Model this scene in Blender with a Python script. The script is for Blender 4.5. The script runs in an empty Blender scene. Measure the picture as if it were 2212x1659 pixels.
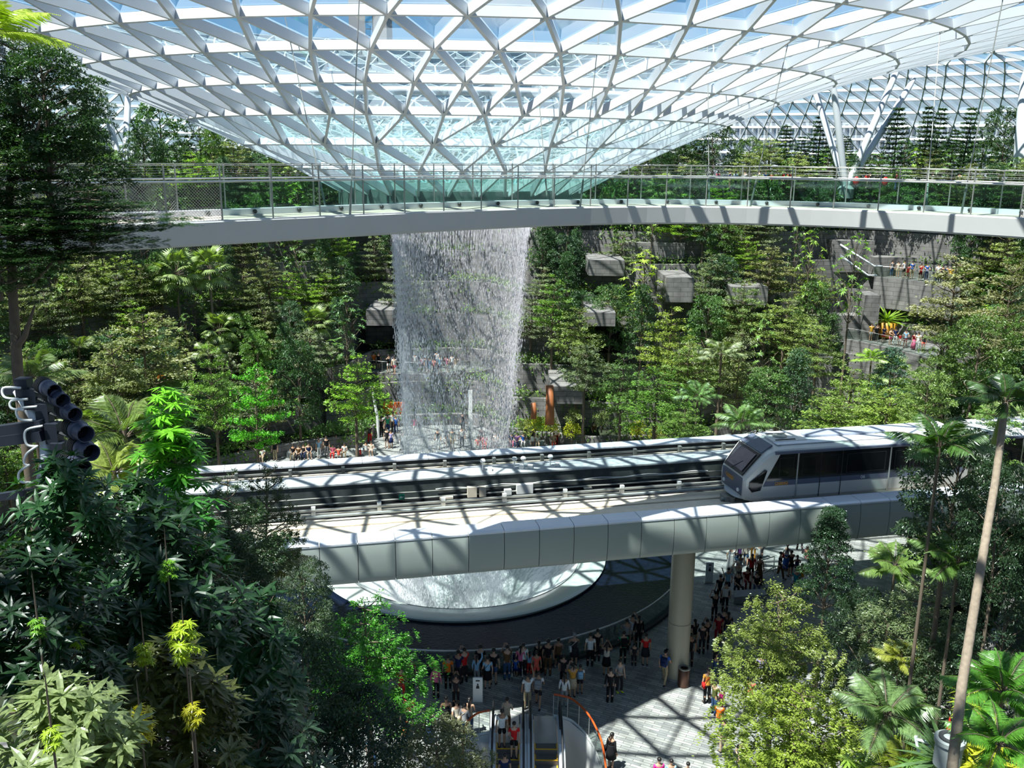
import bpy, bmesh, math, random
import numpy as np
from mathutils import Vector, Matrix, geometry
random.seed(7); RNG = np.random.default_rng(7)
SCN = bpy.context.scene
COL = SCN.collection
W_, H_, F_ = 2212.0, 1659.0, 2000.0
PITCH = math.radians(14.0); ROLL = 0.0105; CAMZ = 24.0
cp, sp = math.cos(PITCH), math.sin(PITCH)
FWD = Vector((0, cp, -sp)); UP0 = Vector((0, sp, cp)); RT0 = Vector((1, 0, 0))
UPV = UP0*math.cos(ROLL) - RT0*math.sin(ROLL)
RTV = RT0*math.cos(ROLL) + UP0*math.sin(ROLL)
CAM = Vector((0, 0, CAMZ))
def ray(px, py):
    return FWD + RTV*((px-W_/2)/F_) - UPV*((py-H_/2)/F_)
def onz(px, py, z):
    r = ray(px, py); t = (z-CAMZ)/r.z
    return CAM + r*t
def ony(px, py, y):
    r = ray(px, py); return CAM + r*(y/r.y)
def at(px, py, d):            # d = depth along the view axis
    return CAM + ray(px, py)*d
def proj(p):
    q = Vector(p)-CAM; d = q.dot(FWD)
    if d < .1: return (-9999, -9999, d)
    return (W_/2+F_*q.dot(RTV)/d, H_/2-F_*q.dot(UPV)/d, d)
CX, CY = -3.0, 53.0            # axis of the waterfall

# ---------------------------------------------------------------- tagging
def tag(o, label=None, cat=None, group=None, kind=None):
    if label: o['label'] = label
    if cat: o['category'] = cat
    if group: o['group'] = group
    if kind: o['kind'] = kind
    return o
def empty(name, loc=(0, 0, 0), rz=0, label=None, cat=None, group=None, kind=None):
    o = bpy.data.objects.new(name, None); COL.objects.link(o)
    o.location = loc; o.rotation_euler = (0, 0, rz); o.empty_display_size = .2
    return tag(o, label, cat, group, kind)
def link(name, me, parent=None, mat=None, loc=None, color=None):
    o = bpy.data.objects.new(name, me); COL.objects.link(o)
    if parent is not None: o.parent = parent
    if mat is not None and len(me.materials) == 0: me.materials.append(mat)
    if loc is not None: o.location = loc
    if color is not None: o.color = (*color, 1)
    return o
def copy_tree(o, parent=None):
    c = o.copy(); COL.objects.link(c)
    if parent is not None: c.parent = parent
    for ch in o.children: copy_tree(ch, c)
    return c

# ---------------------------------------------------------------- materials
def mk(name):
    m = bpy.data.materials.new(name); m.use_nodes = True
    nt = m.node_tree; b = nt.nodes['Principled BSDF']
    return m, nt, b
def pmat(name, col, rough=.5, metal=0., var=.08, scale=8., bump=0., spec=.5):
    m, nt, b = mk(name); N = nt.nodes; L = nt.links
    b.inputs['Roughness'].default_value = rough; b.inputs['Metallic'].default_value = metal
    b.inputs['Specular IOR Level'].default_value = spec
    tc = N.new('ShaderNodeTexCoord'); no = N.new('ShaderNodeTexNoise'); no.inputs['Scale'].default_value = scale
    no.inputs['Detail'].default_value = 3
    L.new(tc.outputs['Object'], no.inputs['Vector'])
    mx = N.new('ShaderNodeMix'); mx.data_type = 'RGBA'
    a = [max(0, c*(1-var)) for c in col]; d = [min(1, c*(1+var)) for c in col]
    mx.inputs[6].default_value = (*a, 1); mx.inputs[7].default_value = (*d, 1)
    L.new(no.outputs['Fac'], mx.inputs[0]); L.new(mx.outputs[2], b.inputs['Base Color'])
    if bump:
        bp = N.new('ShaderNodeBump'); bp.inputs['Strength'].default_value = bump
        L.new(no.outputs['Fac'], bp.inputs['Height']); L.new(bp.outputs[0], b.inputs['Normal'])
    return m
def objmat(name, rough=.8, trans=0., spec=.3, var=.25, scale=6., gain=1.):
    """colour comes from the object's own colour"""
    m, nt, b = mk(name); N = nt.nodes; L = nt.links
    oi = N.new('ShaderNodeObjectInfo'); tc = N.new('ShaderNodeTexCoord')
    no = N.new('ShaderNodeTexNoise'); no.inputs['Scale'].default_value = scale; no.inputs['Detail'].default_value = 2
    L.new(tc.outputs['Object'], no.inputs['Vector'])
    mr = N.new('ShaderNodeMapRange'); mr.inputs[1].default_value = .3; mr.inputs[2].default_value = .7
    mr.inputs[3].default_value = gain*(1-var); mr.inputs[4].default_value = gain*(1+var)
    L.new(no.outputs['Fac'], mr.inputs[0])
    mu = N.new('ShaderNodeVectorMath'); mu.operation = 'SCALE'
    L.new(oi.outputs['Color'], mu.inputs[0]); L.new(mr.outputs[0], mu.inputs['Scale'])
    b.inputs['Roughness'].default_value = rough; b.inputs['Specular IOR Level'].default_value = spec
    L.new(mu.outputs[0], b.inputs['Base Color'])
    if trans > 0:
        out = N['Material Output']; tr = N.new('ShaderNodeBsdfTranslucent'); ms = N.new('ShaderNodeMixShader')
        ms.inputs[0].default_value = trans
        m2 = N.new('ShaderNodeVectorMath'); m2.operation = 'MULTIPLY'; m2.inputs[1].default_value = (1.25, 1.5, .35)
        L.new(mu.outputs[0], m2.inputs[0]); L.new(m2.outputs[0], tr.inputs['Color'])
        L.new(b.outputs[0], ms.inputs[1]); L.new(tr.outputs[0], ms.inputs[2]); L.new(ms.outputs[0], out.inputs['Surface'])
    return m
def glassmat(name, tint=(.85, .95, .95), refl=.08, rough=.03):
    m, nt, b = mk(name); N = nt.nodes; L = nt.links; N.remove(b); out = N['Material Output']
    t = N.new('ShaderNodeBsdfTransparent'); t.inputs[0].default_value = (*tint, 1)
    g = N.new('ShaderNodeBsdfGlossy'); g.inputs['Roughness'].default_value = rough; g.inputs[0].default_value = (.9, .95, 1, 1)
    fr = N.new('ShaderNodeLayerWeight'); fr.inputs[0].default_value = .25
    mm = N.new('ShaderNodeMath'); mm.operation = 'MULTIPLY_ADD'; mm.inputs[1].default_value = .25; mm.inputs[2].default_value = refl
    L.new(fr.outputs['Fresnel'], mm.inputs[0])
    ms = N.new('ShaderNodeMixShader'); L.new(mm.outputs[0], ms.inputs[0])
    L.new(t.outputs[0], ms.inputs[1]); L.new(g.outputs[0], ms.inputs[2]); L.new(ms.outputs[0], out.inputs['Surface'])
    return m
def brickmat(name, c1, c2, cm, bw, bh, rot=0, uv=True, rough=.85, mortar=.015, sc=1.0, bump=.3):
    m, nt, b = mk(name); N = nt.nodes; L = nt.links
    tc = N.new('ShaderNodeTexCoord'); mp = N.new('ShaderNodeMapping'); mp.inputs['Rotation'].default_value = (0, 0, rot)
    L.new(tc.outputs['UV' if uv else 'Object'], mp.inputs[0])
    br = N.new('ShaderNodeTexBrick'); br.inputs['Scale'].default_value = sc
    br.inputs['Brick Width'].default_value = bw; br.inputs['Row Height'].default_value = bh
    br.inputs['Mortar Size'].default_value = mortar; br.inputs['Color1'].default_value = (*c1, 1)
    br.inputs['Color2'].default_value = (*c2, 1); br.inputs['Mortar'].default_value = (*cm, 1)
    L.new(mp.outputs[0], br.inputs['Vector'])
    no = N.new('ShaderNodeTexNoise'); no.inputs['Scale'].default_value = 1.3; no.inputs['Detail'].default_value = 5
    L.new(mp.outputs[0], no.inputs['Vector'])
    mx = N.new('ShaderNodeMix'); mx.data_type = 'RGBA'; mx.blend_type = 'MULTIPLY'; mx.inputs[0].default_value = .8
    mr = N.new('ShaderNodeMapRange'); mr.inputs[1].default_value = .25; mr.inputs[2].default_value = .75; mr.inputs[3].default_value = .5; mr.inputs[4].default_value = 1.25
    L.new(no.outputs['Fac'], mr.inputs[0]); L.new(br.outputs['Color'], mx.inputs[6]); L.new(mr.outputs[0], mx.inputs[7])
    L.new(mx.outputs[2], b.inputs['Base Color']); b.inputs['Roughness'].default_value = rough
    bp = N.new('ShaderNodeBump'); bp.inputs['Strength'].default_value = bump; bp.inputs['Distance'].default_value = .02
    L.new(br.outputs['Fac'], bp.inputs['Height']); bp.invert = True; L.new(bp.outputs[0], b.inputs['Normal'])
    return m

M = {}
M['steel_white'] = pmat('white_painted_steel', (.66, .69, .73), .42, 0, .04, 2)
M['steel'] = pmat('brushed_steel', (.62, .62, .60), .32, .7, .05, 12)
M['rail_post'] = pmat('dull_steel_post', (.36, .36, .33), .4, .5, .1, 12)
M['dark_steel'] = pmat('dark_steel', (.05, .052, .055), .5, .3, .2, 6)
M['fascia'] = pmat('bridge_fascia', (.62, .61, .60), .6, 0, .05, 1.5)
M['clad'] = pmat('guideway_cladding', (.36, .40, .37), .42, .1, .04, 1)
M['cap'] = pmat('guideway_cap', (.74, .77, .84), .4, .1, .05, 1)
M['beige'] = pmat('running_slab_concrete', (.78, .68, .54), .8, 0, .16, 3)
M['conc'] = pmat('grey_concrete', (.30, .33, .33), .8, 0, .3, 4, .2)
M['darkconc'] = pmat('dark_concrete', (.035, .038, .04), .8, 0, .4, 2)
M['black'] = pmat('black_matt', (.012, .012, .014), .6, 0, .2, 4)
M['rubber'] = pmat('black_rubber', (.02, .02, .022), .35, 0, .1, 4)
M['white'] = pmat('white_plastic', (.85, .85, .83), .5, 0, .03, 4)
M['column'] = pmat('column_paint', (.40, .37, .28), .45, 0, .05, 2)
M['bowl'] = pmat('clear_bowl_rim', (.60, .66, .62), .12, 0, .05, 1)
M['orange_rail'] = pmat('orange_handrail', (.62, .10, .02), .35, 0, .1, 5)
M['yellow'] = pmat('yellow_marking', (.9, .48, .03), .5, 0, .05, 5)
M['step'] = pmat('step_grey', (.16, .15, .14), .5, .3, .2, 20)
M['whitewall'] = pmat('white_plaster', (.86, .86, .84), .6, 0, .04, 2)
M['wood'] = pmat('bark', (.16, .12, .085), .9, 0, .4, 9, .4)
M['palebark'] = pmat('pale_bark', (.30, .235, .175), .9, 0, .5, 14, .6)
M['soil'] = pmat('planted_soil', (.022, .030, .012), .95, 0, .6, 1.5)
M['warm_wood'] = pmat('orange_timber', (.36, .12, .04), .6, 0, .25, 5)
M['leaf'] = objmat('leaf', .42, .32, .6, .45, 3., 1.3)
M['leaf_near'] = objmat('leaf_near', .34, .32, .55, .35, 9.)
M['cloth'] = objmat('cloth', .85, 0, .2, .12, 12)
M['skin'] = objmat('skin', .55, 0, .35, .05, 5)
M['hair'] = pmat('dark_hair', (.014, .011, .010), .4, 0, .2, 30)
M['glass_roof'] = glassmat('roof_glass', (.86, .95, .965), .03)
M['glass_green'] = glassmat('green_tinted_glass', (.80, .90, .87), .03)
M['glass_clear'] = glassmat('clear_glass', (.88, .94, .92), .06)
M['win'] = pmat('black_window', (.008, .009, .010), .08, 0, .1, 2)
M['train'] = pmat('train_silver', (.66, .66, .64), .35, .15, .03, 2)
M['train_roof'] = pmat('train_roof_white', (.82, .84, .88), .45, 0, .04, 2)
M['train_blue'] = pmat('train_blue_grey', (.11, .13, .19), .35, 0, .05, 2)
M['train_orange'] = pmat('train_orange', (.95, .42, .02), .5, 0, .05, 2)
M['red'] = pmat('red_plastic', (.7, .03, .02), .5, 0, .1, 4)
M['stone'] = brickmat('terrace_stone', (.27, .25, .24), (.19, .18, .175), (.07, .065, .06), 1.3, .42)
M['paving'] = brickmat('plaza_paving', (.43, .43, .40), (.24, .25, .25), (.12, .12, .12), .75, .16, rot=.45, uv=False, rough=.5, mortar=.012, bump=.15)

# ---------------------------------------------------------------- mesh building
def fast_mesh(name, V, Fs, k):
    """V (n,3) array, Fs (m,k) array of k-gons"""
    me = bpy.data.meshes.new(name)
    V = np.asarray(V, dtype=np.float32); Fs = np.asarray(Fs, dtype=np.int32)
    me.vertices.add(len(V)); me.vertices.foreach_set('co', V.ravel())
    me.loops.add(Fs.size); me.loops.foreach_set('vertex_index', Fs.ravel())
    me.polygons.add(len(Fs)); me.polygons.foreach_set('loop_start', np.arange(0, Fs.size, k, dtype=np.int32))
    try: me.polygons.foreach_set('loop_total', np.full(len(Fs), k, dtype=np.int32))
    except Exception: pass
    me.update(calc_edges=True); me.validate(); me.shade_flat()
    return me
class MB:
    def __init__(s): s.v = []; s.f = []; s.uv = {}
    def add(s, vs, fs):
        o = len(s.v); s.v += [tuple(v) for v in vs]; s.f += [tuple(i+o for i in f) for f in fs]; return s
    def box(s, lo, hi, M4=None):
        x0, y0, z0 = lo; x1, y1, z1 = hi
        vs = [(x0,y0,z0),(x1,y0,z0),(x1,y1,z0),(x0,y1,z0),(x0,y0,z1),(x1,y0,z1),(x1,y1,z1),(x0,y1,z1)]
        if M4 is not None: vs = [M4 @ Vector(v) for v in vs]
        return s.add(vs, [(0,3,2,1),(4,5,6,7),(0,1,5,4),(1,2,6,5),(2,3,7,6),(3,0,4,7)])
    def tube(s, pts, rad, n=8, cap=True, squash=1.0):
        pts = [Vector(p) for p in pts]; m = len(pts)
        if not hasattr(rad, '__len__'): rad = [rad]*m
        rings = []; ref = None
        for i, p in enumerate(pts):
            d = (pts[min(i+1, m-1)]-pts[max(i-1, 0)])
            if d.length < 1e-9: d = Vector((0, 0, 1))
            d.normalize()
            if ref is None: ref = Vector((0, 0, 1)) if abs(d.z) < .9 else Vector((1, 0, 0))
            a = d.cross(ref).normalized(); b = a.cross(d).normalized(); ref = b
            rings.append([p+(a*math.cos(2*math.pi*j/n)+b*math.sin(2*math.pi*j/n)*squash)*rad[i] for j in range(n)])
        vs = [v for r in rings for v in r]; fs = []
        for i in range(m-1):
            for j in range(n):
                k = (j+1) % n; fs.append((i*n+j, i*n+k, (i+1)*n+k, (i+1)*n+j))
        if cap: fs.append(tuple(range(n))[::-1]); fs.append(tuple((m-1)*n+j for j in range(n)))
        return s.add(vs, fs)
    def lathe(s, prof, n=48, c=(0, 0, 0), a0=0, a1=2*math.pi, closed=True):
        full = abs(a1-a0-2*math.pi) < 1e-6; cols = n if full else n+1; vs = []
        for i in range(cols):
            t = a0+(a1-a0)*i/n
            for r, z in prof: vs.append((c[0]+r*math.sin(t), c[1]+r*math.cos(t), c[2]+z))
        m = len(prof); fs = []
        for i in range(n):
            k = (i+1) % cols
            for j in range(m-1 if not closed else m):
                l = (j+1) % m
                fs.append((i*m+j, i*m+l, k*m+l, k*m+j))
        if closed and not full: fs.append(tuple(range(m))); fs.append(tuple((cols-1)*m+j for j in range(m))[::-1])
        return s.add(vs, fs)
    def prism(s, poly, z0, z1):
        n = len(poly)
        vs = [(p[0], p[1], z0) for p in poly]+[(p[0], p[1], z1) for p in poly]
        return s.add(vs, [tuple(range(n))[::-1], tuple(range(n, 2*n))]+[(i, (i+1) % n, n+(i+1) % n, n+i) for i in range(n)])
    def sphere(s, c, r, n=10, m=6, sc=(1, 1, 1)):
        prof = [(r*math.sin(math.pi*j/m), -r*math.cos(math.pi*j/m)) for j in range(m+1)]
        prof[0] = (1e-4, -r); prof[-1] = (1e-4, r); o = len(s.v)
        s.lathe(prof, n, (0, 0, 0), closed=False)
        for i in range(o, len(s.v)):
            v = s.v[i]; s.v[i] = (v[0]*sc[0]+c[0], v[1]*sc[1]+c[1], v[2]*sc[2]+c[2])
        return s
    def mesh(s, name, smooth=False):
        me = bpy.data.meshes.new(name); me.from_pydata(s.v, [], s.f); me.update()
        if smooth:
            me.polygons.foreach_set('use_smooth', [True]*len(me.polygons))
        return me
    def build(s, name, mat, parent=None, loc=None, smooth=False, color=None):
        return link(name, s.mesh(name, smooth), parent, mat, loc, color)
def autosm(me, ang=40):
    try:
        me.polygons.foreach_set('use_smooth', [True]*len(me.polygons)); me.set_sharp_from_angle(angle=math.radians(ang))
    except Exception: pass
    return me
def bevel(o, w=.03, seg=2):
    md = o.modifiers.new('bevel', 'BEVEL'); md.width = w; md.segments = seg; md.limit_method = 'ANGLE'; return o
def text_mesh(txt, size, ext=.004):
    cu = bpy.data.curves.new('lettering', 'FONT'); cu.body = txt; cu.size = size; cu.extrude = ext; cu.align_x = 'CENTER'
    o = bpy.data.objects.new('lettering', cu); COL.objects.link(o)
    dg = bpy.context.evaluated_depsgraph_get(); me = bpy.data.meshes.new_from_object(o.evaluated_get(dg))
    COL.objects.unlink(o); bpy.data.objects.remove(o); bpy.data.curves.remove(cu)
    me.materials.clear(); return me
# ================================================================ camera, sky, sun
cam_d = bpy.data.cameras.new('camera'); cam = bpy.data.objects.new('camera', cam_d); COL.objects.link(cam)
cam_d.sensor_fit = 'HORIZONTAL'; cam_d.sensor_width = 36.0; cam_d.lens = 36.0*F_/W_
cam_d.clip_start = .1; cam_d.clip_end = 2000
R3 = Matrix((RTV, UPV, -FWD)).transposed(); cam.matrix_world = Matrix.Translation(CAM) @ R3.to_4x4()
SCN.camera = cam
SCN.view_settings.view_transform = 'Standard'; SCN.view_settings.look = 'None'
SCN.view_settings.gamma = 1; SCN.view_settings.use_curve_mapping = False; SCN.view_settings.exposure = 0.25
cy = SCN.cycles
cy.max_bounces = 5; cy.diffuse_bounces = 2; cy.glossy_bounces = 2; cy.transmission_bounces = 2
cy.transparent_max_bounces = 14; cy.use_adaptive_sampling = True; cy.adaptive_threshold = .04
cy.caustics_reflective = False; cy.caustics_refractive = False; cy.sample_clamp_indirect = 6
wd = bpy.data.worlds.new('sky'); SCN.world = wd; wd.use_nodes = True
nt = wd.node_tree; N = nt.nodes; L = nt.links; bg = N['Background']
tc = N.new('ShaderNodeTexCoord'); sx = N.new('ShaderNodeSeparateXYZ'); L.new(tc.outputs['Generated'], sx.inputs[0])
cr = N.new('ShaderNodeValToRGB'); L.new(sx.outputs['Z'], cr.inputs[0])
e = cr.color_ramp.elements; e[0].position = 0.0; e[0].color = (.06, .07, .06, 1); x = cr.color_ramp.elements.new(.004); x.color = (.58, .84, 1.0, 1); e = [e[0], e[-1]]; e[1].position = .5; e[1].color = (.13, .30, .62, 1)
x = cr.color_ramp.elements.new(.09); x.color = (.26, .60, .96, 1)
x = cr.color_ramp.elements.new(.18); x.color = (.18, .46, .92, 1)
no = N.new('ShaderNodeTexNoise'); no.inputs['Scale'].default_value = 3.2; no.inputs['Detail'].default_value = 6
mp = N.new('ShaderNodeMapping'); mp.inputs['Scale'].default_value = (1, 1, 3); L.new(tc.outputs['Generated'], mp.inputs[0]); L.new(mp.outputs[0], no.inputs['Vector'])
mr = N.new('ShaderNodeMapRange'); mr.inputs[1].default_value = .50; mr.inputs[2].default_value = .78; L.new(no.outputs['Fac'], mr.inputs[0])
mx = N.new('ShaderNodeMix'); mx.data_type = 'RGBA'; mx.inputs[7].default_value = (.95, .97, 1, 1)
L.new(mr.outputs[0], mx.inputs[0]); L.new(cr.outputs[0], mx.inputs[6]); L.new(mx.outputs[2], bg.inputs['Color'])
bg.inputs['Strength'].default_value = .68
sd = bpy.data.lights.new('sun', 'SUN'); sd.energy = 9.5; sd.angle = math.radians(.53); sd.color = (1, .965, .90)
sun = bpy.data.objects.new('sun', sd); COL.objects.link(sun)
SUN = Vector((-.36, -.27, 1)).normalized()
sun.rotation_euler = SUN.to_track_quat('Z', 'Y').to_euler(); sun.location = (0, 0, 90)

# ================================================================ glass roof (surface of revolution)
PR = [(6.4, 22.07), (8.9, 23.43), (11.5, 24.56), (14.15, 25.75), (16.75, 26.8), (19.4, 27.7), (22.1, 28.45), (24.9, 29.1), (27.7, 29.7),
      (31, 30.6), (35, 31.9), (40, 33.4), (45, 34.6), (50, 35.3), (56, 35.6), (62, 35.2), (70, 33.4), (78, 30.4), (86, 25.8), (92, 20.8), (97, 14.5), (100, 8)]
def prof_resample():
    pts = [Vector(p) for p in PR]; out = [(p[0], p[1]) for p in PR[:9]]
    seg = pts[8:]; cum = [0]
    for a, b in zip(seg, seg[1:]): cum.append(cum[-1]+(b-a).length)
    n = int(cum[-1]/2.9)
    for i in range(1, n+1):
        t = cum[-1]*i/n
        for j in range(len(cum)-1):
            if cum[j] <= t <= cum[j+1]+1e-6:
                u = (t-cum[j])/(cum[j+1]-cum[j]); p = seg[j].lerp(seg[j+1], u); out.append((p.x, p.y)); break
    return out
RINGS = prof_resample()
def ring_n(i):
    r = RINGS[i][0]
    return 28 if i <= 2 else (56 if r < 33 else (112 if r < 66 else 224))
def build_roof():
    rg = np.array(RINGS); tg = np.gradient(rg, axis=0); tg /= np.linalg.norm(tg, axis=1)[:, None]
    nodes = []; normals = []
    for i, (r, z) in enumerate(RINGS):
        n = ring_n(i); off = .5 if i >= 3 else (.5*(i % 2))
        if i >= 3: off = .5*(i % 2)
        a = (np.arange(n)+off)*2*np.pi/n+.045
        nodes.append(np.stack([CX+r*np.sin(a), CY+r*np.cos(a), np.full(n, z)], 1))
        nr, nz = -tg[i][1], tg[i][0]          # upward normal
        normals.append(np.stack([nr*np.sin(a), nr*np.cos(a), np.full(n, nz)], 1))
    E = {'ring': [], 'diag': []}; tris = []; offs = np.cumsum([0]+[len(x) for x in nodes])
    P = np.concatenate(nodes); NN = np.concatenate(normals)
    ang = [np.arctan2(n[:, 0]-CX, n[:, 1]-CY) % (2*np.pi) for n in nodes]
    for i in range(len(RINGS)):
        n = len(nodes[i])
        for j in range(n): E['ring'].append((offs[i]+j, offs[i]+(j+1) % n))
        if i+1 < len(RINGS):
            m = len(nodes[i+1])
            # zip the two rings by angle
            a = sorted(range(n), key=lambda k: ang[i][k]); b = sorted(range(m), key=lambda k: ang[i+1][k])
            A = [(ang[i][k], offs[i]+k) for k in a]; B = [(ang[i+1][k], offs[i+1]+k) for k in b]
            ia = ib = 0; A2 = A+[(t+2*np.pi, k) for t, k in A]; B2 = B+[(t+2*np.pi, k) for t, k in B]
            while ia < n or ib < m:
                E['diag'].append((A2[ia][1], B2[ib][1]))
                na, nb = A2[ia+1][0], B2[ib+1][0]
                if (na+A2[ia][0])*.5 <= (nb+B2[ib][0])*.5 and ia < n or ib >= m:
                    tris.append((A2[ia][1], A2[ia+1][1], B2[ib][1])); ia += 1
                else:
                    tris.append((A2[ia][1], B2[ib+1][1], B2[ib][1])); ib += 1
    # leave out what lies far behind the camera
    keep = lambda k: P[k][1] > -38
    def beams(es, w, d):
        es = [e for e in es if keep(e[0]) and keep(e[1])]
        a = P[[e[0] for e in es]]; b = P[[e[1] for e in es]]
        n = NN[[e[0] for e in es]]+NN[[e[1] for e in es]]; n /= np.linalg.norm(n, axis=1)[:, None]
        t = b-a; t /= np.linalg.norm(t, axis=1)[:, None]; s = np.cross(t, n)
        vs = []
        for q in (a, b):
            for sw, sd_ in ((-1, 0), (1, 0), (1, -1), (-1, -1)):
                vs.append(q+s*(sw*w/2)+n*(sd_*d+.02))
        V = np.stack(vs, 1).reshape(-1, 3); k = len(es)
        base = (np.arange(k)*8)[:, None, None]
        F = np.array([(0, 1, 5, 4), (1, 2, 6, 5), (2, 3, 7, 6), (3, 0, 4, 7)])[None]+base
        return V, F.reshape(-1, 4)
    root = empty('glass_roof', (CX, CY, 22), kind='structure', label='funnel-shaped glass roof of white steel triangles')
    inv = Vector((-CX, -CY, -22))
    for nm, w, d in (('ring', .11, .34), ('diag', .115, .36)):
        V, F = beams(E[nm], w, d); V = V+np.array(inv)
        o = link({'ring': 'ring_beams', 'diag': 'diagonal_beams'}[nm], fast_mesh('roof_'+nm, V, F, 4), root, M['steel_white'])
        o['kind'] = 'structure'
    T = np.array([t for t in tris if keep(t[0]) and keep(t[1]) and keep(t[2])])
    low = offs[4]
    Tl = T[(T < low).all(axis=1)]; Th = T[~(T < low).all(axis=1)]
    V = P+NN*.05+np.array(inv)
    o = link('glass_panels', fast_mesh('roof_glass', V, Th, 3), root, M['glass_roof']); o['kind'] = 'structure'
    # rippling water runs over the lowest glass
    m, nt2, b = mk('water_on_glass'); N = nt2.nodes; L = nt2.links
    out = N['Material Output']; tcx = N.new('ShaderNodeTexCoord')
    ns = N.new('ShaderNodeTexNoise'); ns.inputs['Scale'].default_value = 1.2; ns.inputs['Detail'].default_value = 2
    L.new(tcx.outputs['Object'], ns.inputs['Vector'])
    mixv = N.new('ShaderNodeMix'); mixv.data_type = 'RGBA'; mixv.inputs[0].default_value = .35
    L.new(tcx.outputs['Object'], mixv.inputs[6]); L.new(ns.outputs['Color'], mixv.inputs[7])
    sc = N.new('ShaderNodeMapping'); sc.inputs['Scale'].default_value = (1, 1, 2.2); L.new(mixv.outputs[2], sc.inputs[0])
    vo = N.new('ShaderNodeTexVoronoi'); vo.feature = 'DISTANCE_TO_EDGE'; vo.inputs['Scale'].default_value = 2.6
    L.new(sc.outputs[0], vo.inputs['Vector'])
    rr = N.new('ShaderNodeMapRange'); rr.inputs[1].default_value = .02; rr.inputs[2].default_value = .09; rr.inputs[3].default_value = .62; rr.inputs[4].default_value = .16
    L.new(vo.outputs['Distance'], rr.inputs[0])
    tr = N.new('ShaderNodeBsdfTransparent'); tr.inputs[0].default_value = (.72, .88, .90, 1)
    df = N.new('ShaderNodeBsdfTranslucent'); df.inputs[0].default_value = (.52, .66, .68, 1)
    d2 = N.new('ShaderNodeBsdfDiffuse'); d2.inputs[0].default_value = (.52, .66, .68, 1)
    m0 = N.new('ShaderNodeMixShader'); L.new(df.outputs[0], m0.inputs[1]); L.new(d2.outputs[0], m0.inputs[2])
    ms = N.new('ShaderNodeMixShader'); L.new(rr.outputs[0], ms.inputs[0]); L.new(tr.outputs[0], ms.inputs[1]); L.new(m0.outputs[0], ms.inputs[2])
    L.new(ms.outputs[0], out.inputs['Surface'])
    o = link('water_sheet', fast_mesh('roof_water', V, Tl, 3), root, m); o['kind'] = 'structure'
    # white water pipe round the funnel, and the ring round the opening
    mb = MB(); pz = 26.35; pr_ = 14.9
    mb.tube([(pr_*math.sin(t*math.pi/48), pr_*math.cos(t*math.pi/48), pz-22) for t in range(97)], .17, 8, False)
    mb.build('water_pipe', M['steel_white'], root, smooth=True)['kind'] = 'structure'
    mb = MB(); mb.lathe([(6.75, .15), (6.75, -.75), (5.6, -1.15), (4.9, -1.05), (4.9, -.2), (6.2, .15)], 72)
    o = mb.build('opening_ring', pmat('opening_ring_grey', (.20, .25, .24), .35, .1, .08, 1), root); o['kind'] = 'structure'
build_roof()

# leaning steel columns that carry the roof
def roof_prop(base_px, D, tops, dia, lab):
    b = at(base_px[0], base_px[1], D); b.z = 20.9 if b.z > 20.5 else b.z
    root = empty('roof_column', b, 0, lab, 'column')
    for tx, ty, dd in tops:
        t = at(tx, ty, D+dd)-b; mb = MB()
        mb.tube([Vector((0, 0, 0)), t*.08, t*.5, t*.92, t], [dia*.35, dia*.5, dia*.55, dia*.5, dia*.3], 14)
        autosm(mb.build('strut', M['steel_white'], root).data)
    mb = MB(); mb.lathe([(.01, -.9), (.8, -.9), (.8, .0), (.45, .35), (.01, .35)], 16); mb.build('base', M['conc'], root)
roof_prop((266, 358), 92, [(150, 190, -3), (207, 152, 2), (277, 195, 4), (335, 205, -2)], .62, 'bundle of four leaning white roof columns on the left terrace')
roof_prop((1829, 384), 92, [(1757, 185, 3), (1800, 180, -2), (1944, 138, 2), (1975, 170, 5)], .62, 'bundle of four leaning white roof columns on the right terrace')
roof_prop((2203, 400), 84, [(2222, 150, 0)], 1.3, 'single thick white roof column at the right edge of the terrace')

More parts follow.
